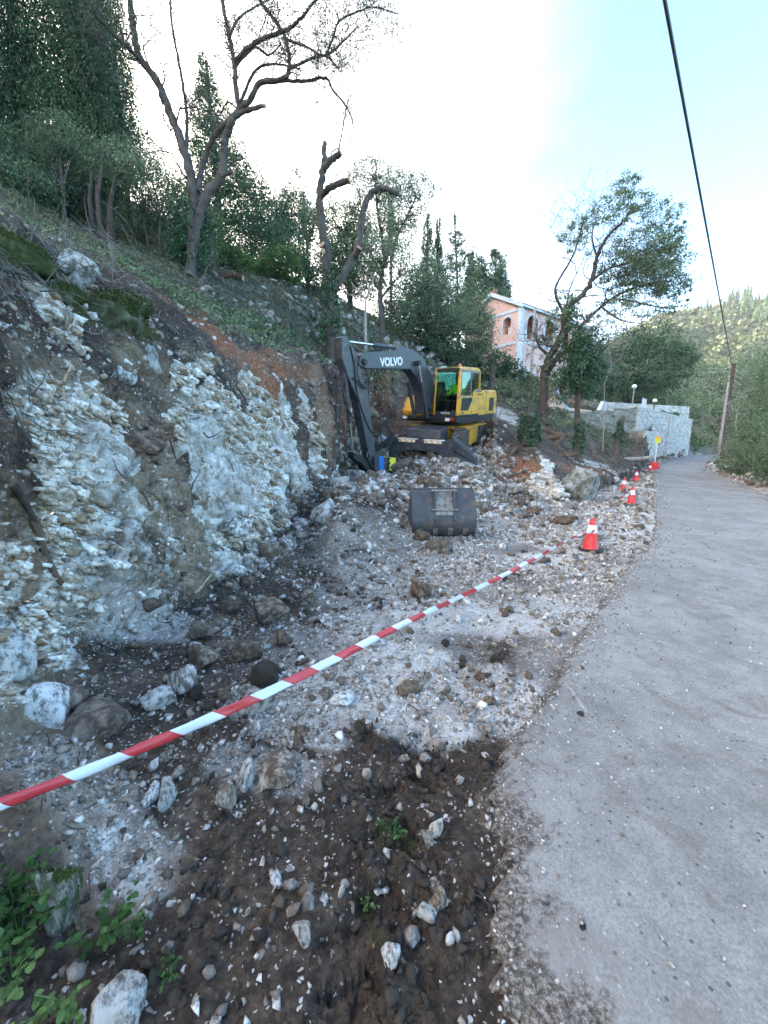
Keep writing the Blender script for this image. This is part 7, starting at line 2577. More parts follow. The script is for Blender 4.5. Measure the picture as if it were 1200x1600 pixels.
# single cypresses and spires that stand out on the far hill
CYV, CYF = None, None
q = rf_.uniform(0, 1, 900)
ph = rf_.uniform(0, 2 * PI, 900)
rr = .13 * np.sin(np.clip(q * 1.15, 0, 1) ** .6 * PI * .98) * rf_.uniform(.7, 1.15, 900) + .012
Pc = np.column_stack([rr * np.cos(ph), rr * np.sin(ph), q])
V, F = leaf_quads(Pc, .085, .035, rf_, 1.8)
spire_me = np_mesh('spire_crown', V, F, [L_FAR])
spire_dk = np_mesh('spire_crown', V, F, [L_DKG])
for k in range(52):
    if k < 14:
        u = 1146 + k * 5.5 + rf_.uniform(-6, 6)
        f_ = 1.0
        hpx = rf_.uniform(7, 19)
        v = np.interp(u, us, vs)
        lb = 'small dark or sunlit tree spire on the ridge of the far hill'
        gp = 'spires on the far ridge'
    else:
        u = rf_.uniform(1080, 1210)
        f_ = rf_.uniform(.66, .96)
        hpx = rf_.uniform(12, 24)
        lb = 'cypress spire on the slope of the far hill below the ridge'
        gp = 'cypresses on the far slope'
    i = int(np.argmin(np.abs(us - u)))
    j = int(f_ / 1.25 * (NROW - 1))
    p = Vh[i * NROW + j]
    d = float(np.linalg.norm(p))
    h = hpx * d / 600
    o = link('cypress_spire', spire_dk if k % 3 else spire_me)
    o.location = (p[0], p[1], p[2] - h * .12)
    o.scale = (h * .8, h * .8, h)
    o.rotation_euler = (0, 0, rf_.uniform(0, 6))
    tag(o, lb, 'cypress', gp)

# ---- grass, weeds, brush
gsel = inview * np.clip(cGRASS, 0, 1) * (cK > 6.75) * (cSD > .3) * (cK < 8.6) * np.clip(.8 + clus * 1.2, .1, 2)
P, a, b = draw(gsel / cD ** 1.7, 42000, rf_)
D = cD[a, b]
V, F = leaf_quads(P + np.column_stack([np.zeros(len(P)), np.zeros(len(P)), .0035 * D + .02]), .0105 * D, .0024 * D, rf_, .9)
L_GRS = leaf_mat('slope_grass', (.045, .056, .03), (.10, .12, .06), (.22, .22, .14), trans=.2)
tag(link('slope_grass', np_mesh('slope_grass', V, F, [L_GRS])), 'rough grass and weeds on the slope above the cutting', None, None, 'stuff')
vg = inview * (cTH > 36) * (cSD > .35) * (cD < 70)
P, a, b = draw(vg / cD ** 1.7, 9000, rf_)
D = cD[a, b]
V, F = leaf_quads(P + np.column_stack([np.zeros(len(P)), np.zeros(len(P)), .004 * D]), .011 * D, .003 * D, rf_, .9)
L_VG = leaf_mat('verge_grass', (0.035, 0.073, 0.021), (0.078, 0.137, 0.034), (0.156, 0.219, 0.069), trans=.2)
tag(link('verge_grass', np_mesh('verge_grass', V, F, [L_VG])), 'dark grass on the verge right of the road', None, None, 'stuff')
# low creeping leaves over the crest
P, a, b = draw(inview * (cK > 6.55) * (cK < 7.4) * (cTH < 10) * np.clip(clus + .15, 0, 1) / cD ** 1.6, 13000, rf_)
D = cD[a, b]
V, F = leaf_quads(P + rf_.normal(size=P.shape) * .04 + np.array([0, 0, .05]), .0075 * D, .0042 * D, rf_, 0)
tag(link('creeping_plants', np_mesh('creeping_plants', V, F, [L_OLV2])), 'low creeping plants and litter along the turf edge of the cutting', None, None, 'stuff')


def brush(name, label, regs, mat_, seed, kind=None, cat=None):
    rng = np.random.default_rng(seed)
    mb = MB()
    for (u0, v0, u1, v1, n, lpx, rpx) in regs:
        for _ in range(n):
            u, v = rng.uniform(u0, u1), rng.uniform(v0, v1)
            p, nn = on_ground(u, v)
            d = p.length
            if d > 40:
                continue
            dirv = Vector(rng.normal(size=3))
            dirv -= nn * dirv.dot(nn) * .8
            dirv.normalize()
            ln = lpx * rng.uniform(.4, 1.5) * d / 600
            pts = [p + nn * rng.uniform(.005, .03) * (d / 4)]
            for k in range(4):
                dirv = (dirv + Vector(rng.normal(size=3)) * .22).normalized()
                pts.append(pts[-1] + dirv * ln / 4)
            for k in range(len(pts)):
                z = drop(pts[k].x, pts[k].y, pts[k].z + 1.0)
                if pts[k].z < z:
                    pts[k].z = z + .004 * d
            r_ = rpx * rng.uniform(.5, 1.4) * d / 600
            mb.tube(pts, [r_, r_ * .9, r_ * .8, r_ * .6, r_ * .3], 3, cap=False)
    o = mb.build(name, mat_)
    tag(o, label, None, None, 'stuff')
    return o


B_GREY = pmat('grey_twig', [(.07, .06, .052), (.19, .17, .15)], 9, .9, 0)
brush('brush', 'grey cut twigs and roots tangled over the top of the cutting', [(0, 360, 230, 470, 260, 44, .6), (0, 560, 120, 700, 30, 44, .7), (150, 430, 330, 540, 60, 34, .6), (240, 380, 420, 480, 90, 28, .6), (380, 470, 530, 560, 80, 26, .8), (860, 680, 1010, 740, 130, 26, .8), (770, 600, 900, 690, 70, 24, .7)], B_GREY, 4)
brush('ground_twigs', 'small twigs and roots lying on the floor of the dig', [(0, 1150, 700, 1590, 120, 26, .8), (200, 950, 700, 1150, 60, 26, .8), (600, 860, 860, 1250, 24, 24, .8), (760, 1100, 1190, 1590, 9, 14, .6), (120, 600, 420, 900, 40, 26, .8)], B_DARK, 5)
# fallen leaves
P, a, b = draw(inview * floor_ * (cD < 7) / np.maximum(cD, 1.2) ** 1.9, 420, rf_)
D = cD[a, b]
V, F = leaf_quads(P + np.array([0, 0, .012]), .006 * D + .012, .003 * D + .006, rf_, 0)
V[:, 2] = V[:, 2] * 1.0
tag(link('fallen_leaves', np_mesh('fallen_leaves', V, F, [L_LIT])), 'dry fallen leaves on the dark foreground earth', None, None, 'stuff')


def stick(label, pts, r_px, mat_, name='stick', cat='stick', forks=()):
    P = []
    for u, v in pts:
        p, n_ = on_ground(u, v)
        P.append(p + n_ * .012 + Vector((0, 0, .006)))
    r_ = r_px * P[0].length / 600
    mb = MB().tube(P, [r_ * (1 - .5 * i / (len(P) - 1)) for i in range(len(P))], 7)
    for fk in forks:
        Q = [on_ground(u, v)[0] + Vector((0, 0, .014)) for u, v in fk]
        mb.tube(Q, [r_ * .6 * (1 - .5 * i / (len(Q) - 1)) for i in range(len(Q))], 6)
    return tag(mb.build(name, mat_, smooth=True), label, cat)


stick('dark forked twig lying on the road', [(852, 1200), (868, 1192), (885, 1188), (904, 1188), (916, 1178), (929, 1166)], 1.3, B_DARK, forks=[[(904, 1188), (890, 1196), (876, 1206), (864, 1218), (860, 1231)], [(852, 1200), (850, 1214)]])
stick('thin dark stick on the earth beside the road edge', [(735, 1398), (750, 1408), (776, 1430)], 1.4, B_DARK)
stick('long thin brown stick on the gravel by the tyre mark', [(640, 1105), (655, 1115), (668, 1125)], 1.3, B_RED)
stick('pale splintered root lying below the white cutting', [(303, 930), (312, 918), (322, 905), (330, 898)], 2.5, M_CUT)
stick('second splinter of pale wood right of the first below the cutting', [(345, 905), (358, 900), (372, 897)], 1.8, M_CUT)
stick('thick brown root hanging down the left part of the cutting', [(50, 815), (58, 835), (66, 860), (74, 880), (84, 898), (95, 912)], 5, B_RED, 'root', 'root')
stick('long dark root running down the cutting at the left edge', [(20, 760), (40, 790), (60, 830), (72, 850)], 4, B_DARK, 'root', 'root')
stick('yellowish broken root sticking out of the dark upper bank', [(78, 602), (92, 604), (100, 596), (108, 580), (108, 566)], 2, M_CUT, 'root', 'root')


def weed(label, u, v, rpx, n, mat_, seed):
    rng = np.random.default_rng(seed)
    p, nn = on_ground(u, v)
    d = (p - CAMP).length
    root = empty('weed', p, label, 'weed')
    R_ = rpx * d / 600
    st_, lv = MB(), MB()
    for k in range(n):
        a = rng.uniform(0, 2 * PI)
        out = Vector((math.cos(a), math.sin(a), 0)) * R_ * rng.uniform(.3, 1.0)
        tip = out + Vector((0, 0, R_ * rng.uniform(.3, .9)))
        st_.tube([Vector((0, 0, -.01)), tip * .5 + Vector((0, 0, R_ * .2)), tip], [.002, .0016, .001], 4, cap=False)
        for j in range(5):
            f_ = .4 + .15 * j
            c = tip * f_ + Vector((0, 0, R_ * .2 * (1 - f_)))
            s = R_ * rng.uniform(.13, .24)
            dr = Vector(rng.normal(size=3))
            dr.z *= .4
            dr.normalize()
            sd_ = dr.cross(Vector((0, 0, 1))).normalized()
            up_ = Vector((0, 0, 1))
            lv.add([c, c + dr * s * .35 + sd_ * s * .42 + up_ * s * .08, c + dr * s * .8 + sd_ * s * .38, c + dr * s * 1.1 - up_ * s * .12, c + dr * s * .8 - sd_ * s * .38, c + dr * s * .35 - sd_ * s * .42 + up_ * s * .08],
                   [(0, 1, 2, 3), (0, 3, 4, 5)])
    st_.build('stems', mat_, root)['kind'] = 'stuff'
    lo = lv.build('leaves', mat_, root)
    lo['kind'] = 'stuff'
    return root


weed('leafy green weed on the near bank at the left edge', 22, 1430, 44, 16, L_BRI, 1)
weed('second leafy green weed just below the first at the left edge', 30, 1470, 34, 14, L_BRI, 2)
weed('green clover-like weed right of the mossy knob near the bottom', 165, 1478, 36, 14, L_BRI, 3)
weed('small green sprout with long leaves right of the clover-like weed', 212, 1465, 20, 8, L_BRI, 4)
weed('tiny sprout near the bottom beside the pale rock', 260, 1525, 18, 7, L_BRI, 5)
weed('straggly weed in the bottom left corner', 20, 1540, 34, 10, L_SHR, 6)
weed('thin weed at the bottom left of the pale bottom rock', 110, 1580, 34, 8, L_SHR, 7)
weed('low mossy tuft in the tyre rutted earth', 612, 1305, 20, 14, L_BRI, 8)
weed('tiny green tuft in the gravel above the dark patch', 762, 1015, 10, 8, L_BRI, 9)
weed('little sprout in the dark earth near the road edge', 575, 1420, 14, 7, L_SHR, 10)
weed('pale green tuft low at the cutting by the tape', 40, 735, 12, 7, L_BRI, 11)
# ================================================================ PINK HOUSE
M_PINK = pmat('pink_render', [(.60, .40, .36), (.68, .47, .43)], 1.2, .9, .2, .01, dirt=(.52, .33, .27), dirt_at=.66)
M_ORNG = pmat('orange_recess_render', [(.62, .25, .12), (.70, .30, .15)], 1.2, .9, .2, .01)
M_TRIM = pmat('pale_blue_trim', [(.46, .55, .66), (.58, .66, .75)], 3, .8, .1, .01)
M_TILE = pmat('roof_tile', [(.20, .085, .06), (.34, .16, .11)], 3, .85, .5, .02)
M_WIND = pmat('window_glass_dark', [(.03, .04, .05), (.05, .06, .07)], 3, .08, 0)
M_SHUT = pmat('pale_shutter', [(.50, .52, .50), (.58, .60, .58)], 3, .7, .1)
hc = W(815, 478, 38)
HZ0 = 6.6
e1 = Vector((-.58, .815, 0)).normalized()      # along the gable wall, receding to the left
e2 = Vector((.815, .58, 0)).normalized()       # along the arcade, receding to the right
house = empty('house', (hc.x, hc.y, HZ0), 'pink rendered two storey house with pale blue corner strips and arched openings', 'house')
HM = Matrix(((e2.x, e1.x, 0, hc.x), (e2.y, e1.y, 0, hc.y), (0, 0, 1, HZ0), (0, 0, 0, 1)))
house.matrix_world = HM
HH = hc.z - HZ0          # eaves height; local x: along arcade, y: along gable, z up
LX, LY, TH_ = 13.0, 7.2, .3
z_band = [HH - .25, HH - 3.35]


def arch_outline(x, z0, w, h, n=10):
    r_ = w / 2
    return [(x - r_, z0)] + [(x - r_ * math.cos(PI * k / n), z0 + h - r_ + r_ * math.sin(PI * k / n)) for k in range(n + 1)] + [(x + r_, z0)]


def wall_with_holes(name, length, height, holes, axis, at_, th, mat_, parent, gable=0):
    """Wall in the (s, z) plane cut by arched holes, as strips."""
    cu = bpy.data.curves.new(name, 'CURVE')
    cu.dimensions = '2D'
    cu.fill_mode = 'BOTH'
    cu.extrude = th / 2
    outer = [(0, 0), (length, 0), (length, height)] + ([(length / 2, height + gable)] if gable else []) + [(0, height)]
    for pts in [outer] + holes:
        sp_ = cu.splines.new('POLY')
        sp_.points.add(len(pts) - 1)
        for i, (a, b) in enumerate(pts):
            sp_.points[i].co = (a, b, 0, 1)
        sp_.use_cyclic_u = True
    tmp = bpy.data.objects.new('tmp', cu)
    COL.objects.link(tmp)
    dg = bpy.context.evaluated_depsgraph_get()
    me = bpy.data.meshes.new_from_object(tmp.evaluated_get(dg))
    bpy.data.objects.remove(tmp)
    me.name = name
    me.materials.clear()
    me.materials.append(mat_)
    o = link(name, me, parent)
    # curve (x, y, z) -> (s, z, thickness)
    if axis == 'x':
        o.matrix_local = Matrix(((1, 0, 0, 0), (0, 0, 1, at_), (0, 1, 0, 0), (0, 0, 0, 1)))
    else:
        o.matrix_local = Matrix(((0, 0, 1, at_), (1, 0, 0, 0), (0, 1, 0, 0), (0, 0, 0, 1)))
    return o


GAB = 1.9
z_up = z_band[1] + .25
# gable wall holes: upper arch recess near the corner, attic window
gh = [arch_outline(1.5, z_up + .75, 1.0, 1.65)]
aw = arch_outline(4.6, HH - .55, .6, 1.15)
wall_with_holes('gable_wall', LY, HH, gh + [aw], 'y', 0, TH_, M_PINK, house, GAB)
ah = [arch_outline(1.75, z_up + .15, 1.9, 2.35), arch_outline(4.9, z_up + .15, 1.9, 2.35), arch_outline(8.1, z_up + .15, 1.9, 2.35),
      arch_outline(1.75, .75, 1.7, 2.1), arch_outline(4.9, .75, 1.7, 2.1), arch_outline(8.1, .75, 1.7, 2.1)]
wall_with_holes('arcade_wall', LX, HH, ah, 'x', 0, TH_, M_PINK, house)
MB().box((LX / 2, 2.0, HH / 2), (LX - .4, .15, HH - .1)).build('inner_wall', M_ORNG, house)
MB().box((LX / 2, LY, HH / 2), (LX, .3, HH)).build('back_wall', M_PINK, house)
MB().box((LX, LY / 2, HH / 2), (.3, LY, HH)).build('end_wall', M_PINK, house)
for z in (z_up + .02, HH - .12):
    MB().box((LX / 2, 1.0, z), (LX - .4, 2.0, .14)).build('floor_slab', M_ORNG, house)
MB().box((.9, 1.5, z_up + 1.4), (.05, 1.3, 2.4)).build('recess_wall', M_ORNG, house)
for (x, z0, h) in ((1.75, z_up + .1, 2.1), (4.9, z_up + .1, 2.1), (8.1, z_up + .1, 2.1), (1.75, .3, 2.1), (4.9, .3, 2.1)):
    dn = MB().box((x, 1.9, z0 + h / 2), (1.1, .05, h)).build('shutter_door', M_SHUT, house)
    for k in range(5):
        MB().box((x, 1.87, z0 + .25 + k * .38), (.9, .02, .05)).build('slat', M_TRIM, dn)


def arch_trim(x, z0, w, h, wid, axis, at_, parent, foot=0):
    a = arch_outline(x, z0, w, h)
    b = arch_outline(x, z0, w + 2 * wid, h + wid)
    mb = MB()
    n = len(a)
    vs = []
    for off in (0, -.06):
        for P_ in (a, b):
            vs += [((s, at_ + off, z) if axis == 'x' else (at_ + off, s, z)) for s, z in P_]
    fs = []
    for i in range(n - 1):
        fs += [(2 * n + i, 2 * n + i + 1, 3 * n + i + 1, 3 * n + i), (i, i + 1, 2 * n + i + 1, 2 * n + i), (n + i, n + i + 1, 3 * n + i + 1, 3 * n + i)]
    fs += [(0, n, 3 * n, 2 * n), (n - 1, 2 * n - 1, 4 * n - 1, 3 * n - 1)]
    mb.add(vs, fs)
    return mb.build('arch_trim', M_TRIM, parent)


for (x, z0, w, h) in ((1.75, z_up + .15, 1.9, 2.35), (4.9, z_up + .15, 1.9, 2.35), (8.1, z_up + .15, 1.9, 2.35), (1.75, .75, 1.7, 2.1), (4.9, .75, 1.7, 2.1), (8.1, .75, 1.7, 2.1)):
    arch_trim(x, z0, w, h, .2, 'x', -.155, house)
arch_trim(1.5, z_up + .75, 1.0, 1.65, .16, 'y', -.155, house)
arch_trim(4.6, HH - .55, .6, 1.15, .15, 'y', -.155, house)
wn_ = MB().box((-.05, 4.6, HH), (.04, .56, 1.1)).build('window', M_WIND, house)
MB().box((-.08, 4.6, HH), (.03, .05, 1.05)).build('glazing_bar', M_TRIM, wn_)
# pale figure-like shutter inside the upper recess
MB().box((.1, 1.3, z_up + 1.1), (.05, .4, .8)).build('shutter', M_SHUT, house)
# strips
for z in z_band:
    MB().box((-.18, LY / 2 + .2, z), (.07, LY - .4, .26)).build('wall_band', M_TRIM, house)
    MB().box((LX / 2 + .22, -.18, z if z < HH - 1 else HH - .1), (LX - .45, .07, .18)).build('wall_band', M_TRIM, house)
cs = MB()
cs.box((-.02, -.02, HH / 2), (.44, .44, HH - .02))
cso = cs.build('corner_strip', M_TRIM, house)
for k in range(16):
    MB().box((-.03, -.03, .25 + k * HH / 16.2), (.46, .46, .28)).build('quoin', M_TRIM, cso, bevel=.02)
# roof: two tiled pitches and pale verges
rb = MB()
ov = .45
for s in (0, 1):
    y0, y1 = (-ov, LY / 2) if s == 0 else (LY + ov, LY / 2)
    z0, z1 = HH - ov * GAB / (LY / 2), HH + GAB
    rb.add([(-ov, y0, z0 + .1), (LX + ov, y0, z0 + .1), (LX + ov, y1, z1 + .1), (-ov, y1, z1 + .1), (-ov, y0, z0 + .28), (LX + ov, y0, z0 + .28), (LX + ov, y1, z1 + .28), (-ov, y1, z1 + .28)],
           [(3, 2, 1, 0), (4, 5, 6, 7), (0, 1, 5, 4), (2, 3, 7, 6), (3, 0, 4, 7), (1, 2, 6, 5)])
roof_ = rb.build('roof', M_TILE, house)
tl_ = MB()
for k in range(52):
    x = -ov + .13 + k * .265
    for s in (0, 1):
        y0, y1 = (-ov, LY / 2) if s == 0 else (LY + ov, LY / 2)
        tl_.tube([(x, y0, HH - ov * GAB / (LY / 2) + .3), (x, y1, HH + GAB + .3)], .07, 6)
to_ = tl_.build('tile_rows', M_TILE, roof_)
to_['kind'] = 'stuff'
for s in (0, 1):
    y0, y1 = (-ov, LY / 2) if s == 0 else (LY + ov, LY / 2)
    z0, z1 = HH - ov * GAB / (LY / 2), HH + GAB
    MB().add([(-ov - .03, y0, z0 - .08), (-ov + .06, y0, z0 - .08), (-ov + .06, y1, z1 - .06), (-ov - .03, y1, z1 - .06), (-ov - .03, y0, z0 + .34), (-ov + .06, y0, z0 + .34), (-ov + .06, y1, z1 + .34), (-ov - .03, y1, z1 + .34)],
             [(3, 2, 1, 0), (4, 5, 6, 7), (0, 1, 5, 4), (2, 3, 7, 6), (3, 0, 4, 7), (1, 2, 6, 5)]).build('verge_board', M_TRIM, roof_)
MB().box((LX / 2, -ov - .02, HH - .12), (LX + 2 * ov, .08, .2)).build('fascia', M_TRIM, roof_)
MB().box((.3, LY / 2, HH + GAB + .5), (.35, .35, .5)).build('chimney', M_TILE, roof_)
# balcony rail between the arches
for x in (1.75, 4.9, 8.1):
    rl = MB().tube([(x - .95, -.02, z_up + 1.05), (x + .95, -.02, z_up + 1.05)], .03, 6).build('balcony_rail', M_BLACK, house)
    for k in range(9):
        MB().tube([(x - .85 + k * .21, -.02, z_up + .2), (x - .85 + k * .21, -.02, z_up + 1.05)], .014, 4).build('baluster', M_BLACK, rl)

# lower salmon building with stairs right of the trees
M_SALM = pmat('salmon_render', [(.66, .40, .31), (.74, .48, .38)], 1.2, .9, .2, .01)
p0 = W(862, 600, 31)
zb = 2.8
low = empty('stair_building', (p0.x, p0.y, zb), 'salmon pink stair and lower terrace building half hidden by the ivy trunk', 'building')
ang_l = math.atan2(.58, .815)
low.rotation_euler = (0, 0, ang_l)
hz1 = p0.z - zb
MB().prism([(0, 0), (3.2, 0), (3.2, hz1 - 2.0), (2.0, hz1 - 1.6), (.3, hz1), (0, hz1)], 0, .25, 'y').build('stair_wall', M_SALM, low)
MB().prism([(.28, hz1 + .03), (.32, hz1 + .16), (2.1, hz1 - 1.45), (3.25, hz1 - 1.86), (3.2, hz1 - 2.0), (2.0, hz1 - 1.6)], -.03, .28, 'y').build('coping', M_TRIM, low)
for k in range(7):
    MB().box((.45 + k * .28, .75, hz1 - .3 - k * .22 - .5), (.28, .95, 1.0)).build('step', M_SALM, low)
MB().box((4.9, 1.2, 1.1), (3.6, 2.4, 2.2)).build('lower_room', M_SALM, low)
MB().box((4.6, -.03, 1.4), (1.3, .05, 1.2)).build('opening', M_ORNG, low)
MB().prism([(6.0, 0), (8.1, 0), (8.1, 2.9), (7.8, 2.9), (6.2, 1.0)], -.5, -.25, 'y').build('stair_wall', M_SALM, low)
MB().prism([(7.85, .0), (8.15, 0), (8.15, 3.0), (7.85, 3.0)], -.54, -.2, 'y').build('corner_strip', M_TRIM, low)
MB().prism([(6.15, 1.02), (6.2, 1.16), (7.78, 3.04), (7.84, 2.92)], -.54, -.22, 'y').build('coping', M_TRIM, low)

# ================================================================ DRY STONE RETAINING WALL
M_WALLC = pmat('wall_core', [(.24, .23, .21), (.34, .33, .31)], 3, .9, .4, .03)


def wall_stone(name, lo, mid, hi):
    m, nt, b, N, L = nodes_of(name)
    g = N.new('ShaderNodeNewGeometry')
    n1 = noise_n(N, L, 2.5, 5, .7, coords(N))
    v = math_n(N, L, 'ADD', math_n(N, L, 'MULTIPLY', g.outputs['Random Per Island'], .55), math_n(N, L, 'MULTIPLY', n1.outputs['Fac'], .5))
    rp = ramp(N, [(.2, lo), (.5, mid), (.85, hi)])
    L.new(v, rp.inputs[0])
    L.new(rp.outputs[0], b.inputs['Base Color'])
    b.inputs['Roughness'].default_value = .9
    n2 = noise_n(N, L, 14, 5, .7, coords(N))
    L.new(bump_n(N, L, n2.outputs['Fac'], .5, .03), b.inputs['Normal'])
    return m


M_WSTONE = wall_stone('wall_stone', (.40, .39, .37), (.52, .51, .49), (.64, .64, .63))
M_WSTONE2 = wall_stone('wall_stone_shaded', (.13, .125, .10), (.24, .225, .19), (.38, .36, .32))  # darker copy of the wall stone: shade on wing and buttress end as colour


def stone_face(name, A, B, zb0, zb1, zt0, zt1, mat_, parent, origin, rng, holes=None, ch=.17, ln=(.25, .6), outward=None):
    """Courses of rough blocks laid from A to B, bottom and top heights interpolated."""
    A, B = Vector(A), Vector(B)
    d = B - A
    L_ = d.length
    d.normalize()
    n = Vector((-d.y, d.x, 0)) if outward is None else outward
    mb = MB()
    z = min(zb0, zb1)
    while z < max(zt0, zt1):
        h = ch * rng.uniform(.8, 1.25)
        s = -rng.uniform(0, .3)
        while s < L_:
            l = rng.uniform(*ln)
            f_ = (s + l / 2) / L_
            lo = zb0 + (zb1 - zb0) * f_
            hi = zt0 + (zt1 - zt0) * f_
            s0, s1 = max(s, 0), min(s + l, L_)
            if z > lo - .2 and z + h < hi + .05 and s1 - s0 > .06 and not (holes and holes(s + l / 2, z + h / 2)):
                g = .012
                pr = rng.uniform(.03, .10)
                q = []
                for (ss, zz) in ((s0 + g, z + g), (s1 - g, z + g), (s1 - g, z + h - g), (s0 + g, z + h - g)):
                    jx, jz = rng.uniform(-.012, .012, 2)
                    q.append(A + d * (ss + jx) + Vector((0, 0, zz + jz)) + n * (pr + rng.uniform(-.012, .012)) - Vector((0, 0, A.z)))
                bk = [p - n * (pr + .12) for p in q]
                mb.add([p - origin for p in q + bk], [(0, 1, 2, 3), (0, 4, 5, 1), (1, 5, 6, 2), (2, 6, 7, 3), (3, 7, 4, 0)])
            s += l
        z += h
    o = mb.build(name, mat_, parent)
    o['kind'] = 'stuff'
    return o


rg_ = np.random.default_rng(55)
A = Vector((20.4, 32.0, 0))
B = Vector((36.5, 46.7, 0))
dW = (B - A).normalized()
nW = Vector((dW.y, -dW.x, 0))
if nW.dot(Vector((0, 0, 0)) - A) < 0:
    nW = -nW
LW = (B - A).length
ZT = 4.85
rw = empty('retaining_wall', A, 'pale dry stone retaining wall with a blind arch along the left side of the road', 'wall')


def hole_arch(s, z):
    x = abs(s - 4.9)
    return x < 1.65 and z < 1.2 + math.sqrt(max(0, 1.65 ** 2 - x * x)) and z > -1


core = MB()
core.add([A + nW * -.05 - A + Vector((0, 0, -1)), B - A + nW * -.05 + Vector((0, 0, -1)), B - A - nW * .6 + Vector((0, 0, -1)), -nW * .6 + Vector((0, 0, -1)),
          nW * -.05 + Vector((0, 0, ZT - .1)), B - A + nW * -.05 + Vector((0, 0, ZT - .1)), B - A - nW * .6 + Vector((0, 0, ZT - .1)), -nW * .6 + Vector((0, 0, ZT - .1))],
         [(0, 1, 2, 3), (4, 5, 6, 7), (0, 1, 5, 4), (1, 2, 6, 5), (2, 3, 7, 6), (3, 0, 4, 7)])
core.build('core', M_WALLC, rw)
stone_face('stone_courses', A, B, .1, .5, ZT, ZT, M_WSTONE, rw, A, rg_, hole_arch, outward=nW)
MB().add([p - A for p in [A + nW * .0 + dW * (4.9 + x) + Vector((0, 0, z)) for x, z in [(-1.65, -.5)] + [(-1.65 * math.cos(PI * k / 12), 1.2 + 1.65 * math.sin(PI * k / 12)) for k in range(13)] + [(1.65, -.5)]]], [tuple(range(15))]).build('arch_recess', pmat('shaded_recess_stone', [(.07, .062, .052), (.13, .115, .095)], 2, .9, .5, .03), rw)  # flat panel, the shade of the arch hollow put into its dark colour
# arch surround, buttress and piers
av = MB()
for k in range(13):
    a0 = PI * k / 13 + .02
    a1 = PI * (k + 1) / 13 - .02
    vs = []
    for r_ in (1.62, 1.95):
        for a_v in (a0, a1):
            c = dW * (4.9 - r_ * math.cos(a_v)) + Vector((0, 0, 1.2 + r_ * math.sin(a_v)))
            vs += [c + nW * .13, c - nW * .1]
    av.add(vs, [(0, 1, 3, 2), (4, 6, 7, 5), (0, 2, 6, 4), (1, 5, 7, 3), (0, 4, 5, 1), (2, 3, 7, 6)])
av.build('arch_ring', M_WSTONE, rw)
for s in (.0, 10.5):
    for w_, hh in ((.36, ZT),):
        c = dW * (s + .18)
        o_ = stone_face('pier', A + dW * s + nW * .14, A + dW * (s + w_) + nW * .14, .1, .1, hh, hh, M_WSTONE, rw, A, rg_, outward=nW, ln=(.3, .5))
b2w = MB()
b2w.add([nW * 1.0 + dW * -1.2, nW * 1.0 + dW * 2.4, dW * 2.4, dW * -1.2, nW * 1.0 + dW * -1.2 + Vector((0, 0, 2.9)), nW * 1.0 + dW * 2.4 + Vector((0, 0, 2.9)), dW * 2.4 + Vector((0, 0, 2.9)), dW * -1.2 + Vector((0, 0, 2.9))],
        [(0, 1, 2, 3), (4, 5, 6, 7), (0, 1, 5, 4), (1, 2, 6, 5), (2, 3, 7, 6), (3, 0, 4, 7)])
btr = b2w.build('buttress', M_WALLC, rw)
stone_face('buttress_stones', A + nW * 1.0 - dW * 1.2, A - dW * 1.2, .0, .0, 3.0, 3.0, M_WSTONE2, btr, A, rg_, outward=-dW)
stone_face('buttress_stones', A + nW * 1.0 - dW * 1.2, A + nW * 1.0 + dW * 2.4, .0, .0, 3.0, 3.0, M_WSTONE, btr, A, rg_, outward=nW)
# coping
for k in range(26):
    l = LW / 26
    MB().box(tuple(dW * (k + .5) * l - nW * .2 + Vector((0, 0, ZT + .02))), (l * .96, .62, .14), Euler((0, 0, math.atan2(dW.y, dW.x)))).build('coping_stone', M_WSTONE, rw, bevel=.02)
# wing wall running left into the hillside
C2 = Vector((13.8, 29.4, 0))
wg = empty('wing_wall', A, 'darker dry stone wall running left from the corner of the pale wall into the bank', 'wall')
wd_ = (C2 - A).normalized()
wn2 = Vector((wd_.y, -wd_.x, 0))
if wn2.dot(-A) < 0:
    wn2 = -wn2
cm = MB()
a_, b_ = Vector((0, 0, 0)), C2 - A
cm.add([a_ + Vector((0, 0, -.5)), b_ + Vector((0, 0, .5)), b_ - wn2 * .5 + Vector((0, 0, .5)), a_ - wn2 * .5 + Vector((0, 0, -.5)), a_ + Vector((0, 0, 4.7)), b_ + Vector((0, 0, 4.1)), b_ - wn2 * .5 + Vector((0, 0, 4.1)), a_ - wn2 * .5 + Vector((0, 0, 4.7))],
       [(0, 1, 2, 3), (4, 5, 6, 7), (0, 1, 5, 4), (1, 2, 6, 5), (2, 3, 7, 6), (3, 0, 4, 7)])
cm.build('core', M_WALLC, wg)
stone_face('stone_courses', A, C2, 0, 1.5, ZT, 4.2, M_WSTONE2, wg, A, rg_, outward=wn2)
C3 = Vector((8.6, 27.5, 0))
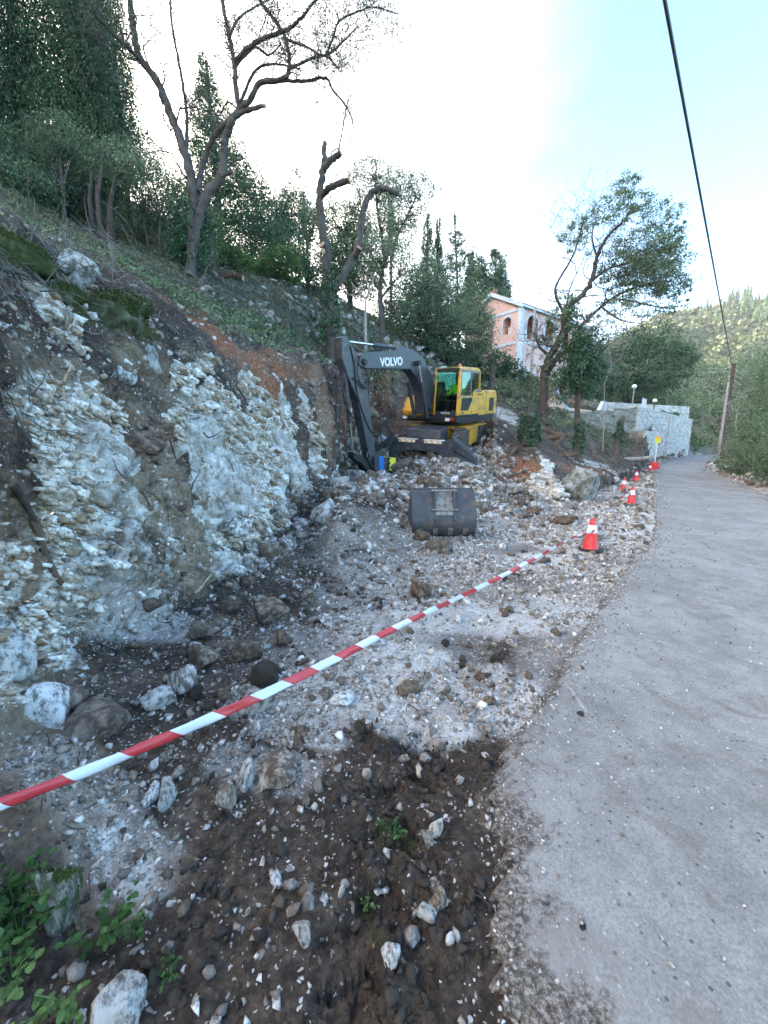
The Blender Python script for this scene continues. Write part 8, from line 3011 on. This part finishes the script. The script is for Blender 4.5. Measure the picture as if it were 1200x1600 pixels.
# upper parapet of the terrace behind
up0 = A + dW * 9.5 - nW * 5.5
up1 = B + dW * .1 - nW * .4
pw = empty('parapet_wall', up0, 'low pale parapet wall standing back on the terrace above the retaining wall', 'wall')
du = (up1 - up0).normalized()
nu = Vector((du.y, -du.x, 0))
if nu.dot(-up0) < 0:
    nu = -nu
q0, q1 = Vector((0, 0, ZT - 1.2)), (up1 - up0) + Vector((0, 0, ZT - 1.2))
T2 = 1.6
cm = MB()
cm.add([q0, q1, q1 - nu * .4, q0 - nu * .4] + [p + Vector((0, 0, 1.2 + T2)) for p in (q0, q1, q1 - nu * .4, q0 - nu * .4)], [(0, 1, 2, 3), (4, 5, 6, 7), (0, 1, 5, 4), (1, 2, 6, 5), (2, 3, 7, 6), (3, 0, 4, 7)])
cm.build('core', M_WALLC, pw)
stone_face('stone_courses', up0, up1, ZT - 1, ZT - 1, ZT + T2, ZT + T2, M_WSTONE, pw, up0, rg_, outward=nu)
# globe lamps and dark pots on the terrace
M_GLOBE = pmat('white_globe', [(.74, .75, .74), (.8, .8, .8)], 5, .3, 0)
for i, (u, v, t, vb, lb) in enumerate(((991, 604, 33.5, 637, 'white globe lamp on a post at the near corner of the stone wall'), (1023, 626, 38, 648, 'white globe lamp on a dark post farther along the stone wall'))):
    p = W(u, v, t)
    zb_ = ZT + .05
    lp = empty('globe_lamp', (p.x, p.y, zb_), lb, 'garden lamp', 'globe lamps on the stone wall')
    MB().tube([(0, 0, -.1), (0, 0, p.z - zb_ - .18)], .04, 8).lathe([(.12, 0), (.06, .1)], 10).build('post', M_PALEP if i == 0 else M_BLACK, lp)
    MB().lathe([(.0001, -.2), (.12, -.16), (.195, -.05), (.195, .05), (.12, .16), (.0001, .2)], 16, (0, 0, p.z - zb_)).build('globe', M_GLOBE, lp, smooth=True)
tree('dark potted bushes in a row on the terrace behind the wall', 'bush', 'terrace_bushes', (1046, 656, 42), [[(1046, 656, 42), (1046, 650, 42)]], .05, [(1046, 650, 41, 12, 6), (1032, 647, 40, 8, 5), (1058, 656, 44, 7, 5)], L_DKG, B_DARK, 2.4, .5, 2.4, twigs=0)
gt = MB()
p = W(1003, 632, 35)
for k in range(9):
    gt.box((k * .16, 0, .5), (.03, .03, 1.3))
gt.box((.64, 0, 1.1), (1.4, .05, .05)).box((.64, 0, .1), (1.4, .05, .05))
g_o = gt.build('railing', M_BLUE if False else M_TRIM, loc=(p.x, p.y, ZT + .1))
g_o.rotation_euler = (0, 0, math.atan2(dW.y, dW.x))
tag(g_o, 'pale metal railing on the terrace between the two globe lamps', 'railing')

# ================================================================ HAZE
hz_ = MB().box((0, 250, 95), (1500, 1400, 250))
M_HAZE = bpy.data.materials.new('thin_evening_haze')
M_HAZE.use_nodes = True
hn = M_HAZE.node_tree
hn.nodes.remove(hn.nodes['Principled BSDF'])
pv = hn.nodes.new('ShaderNodeVolumePrincipled')
pv.inputs['Color'].default_value = (.86, .92, 1.0, 1)
pv.inputs['Density'].default_value = .00032
pv.inputs['Anisotropy'].default_value = .2
hn.links.new(pv.outputs[0], hn.nodes['Material Output'].inputs['Volume'])
S.cycles.volume_bounces = 0
tag(hz_.build('haze', M_HAZE), 'thin pale haze in the valley air', None, None, 'stuff')
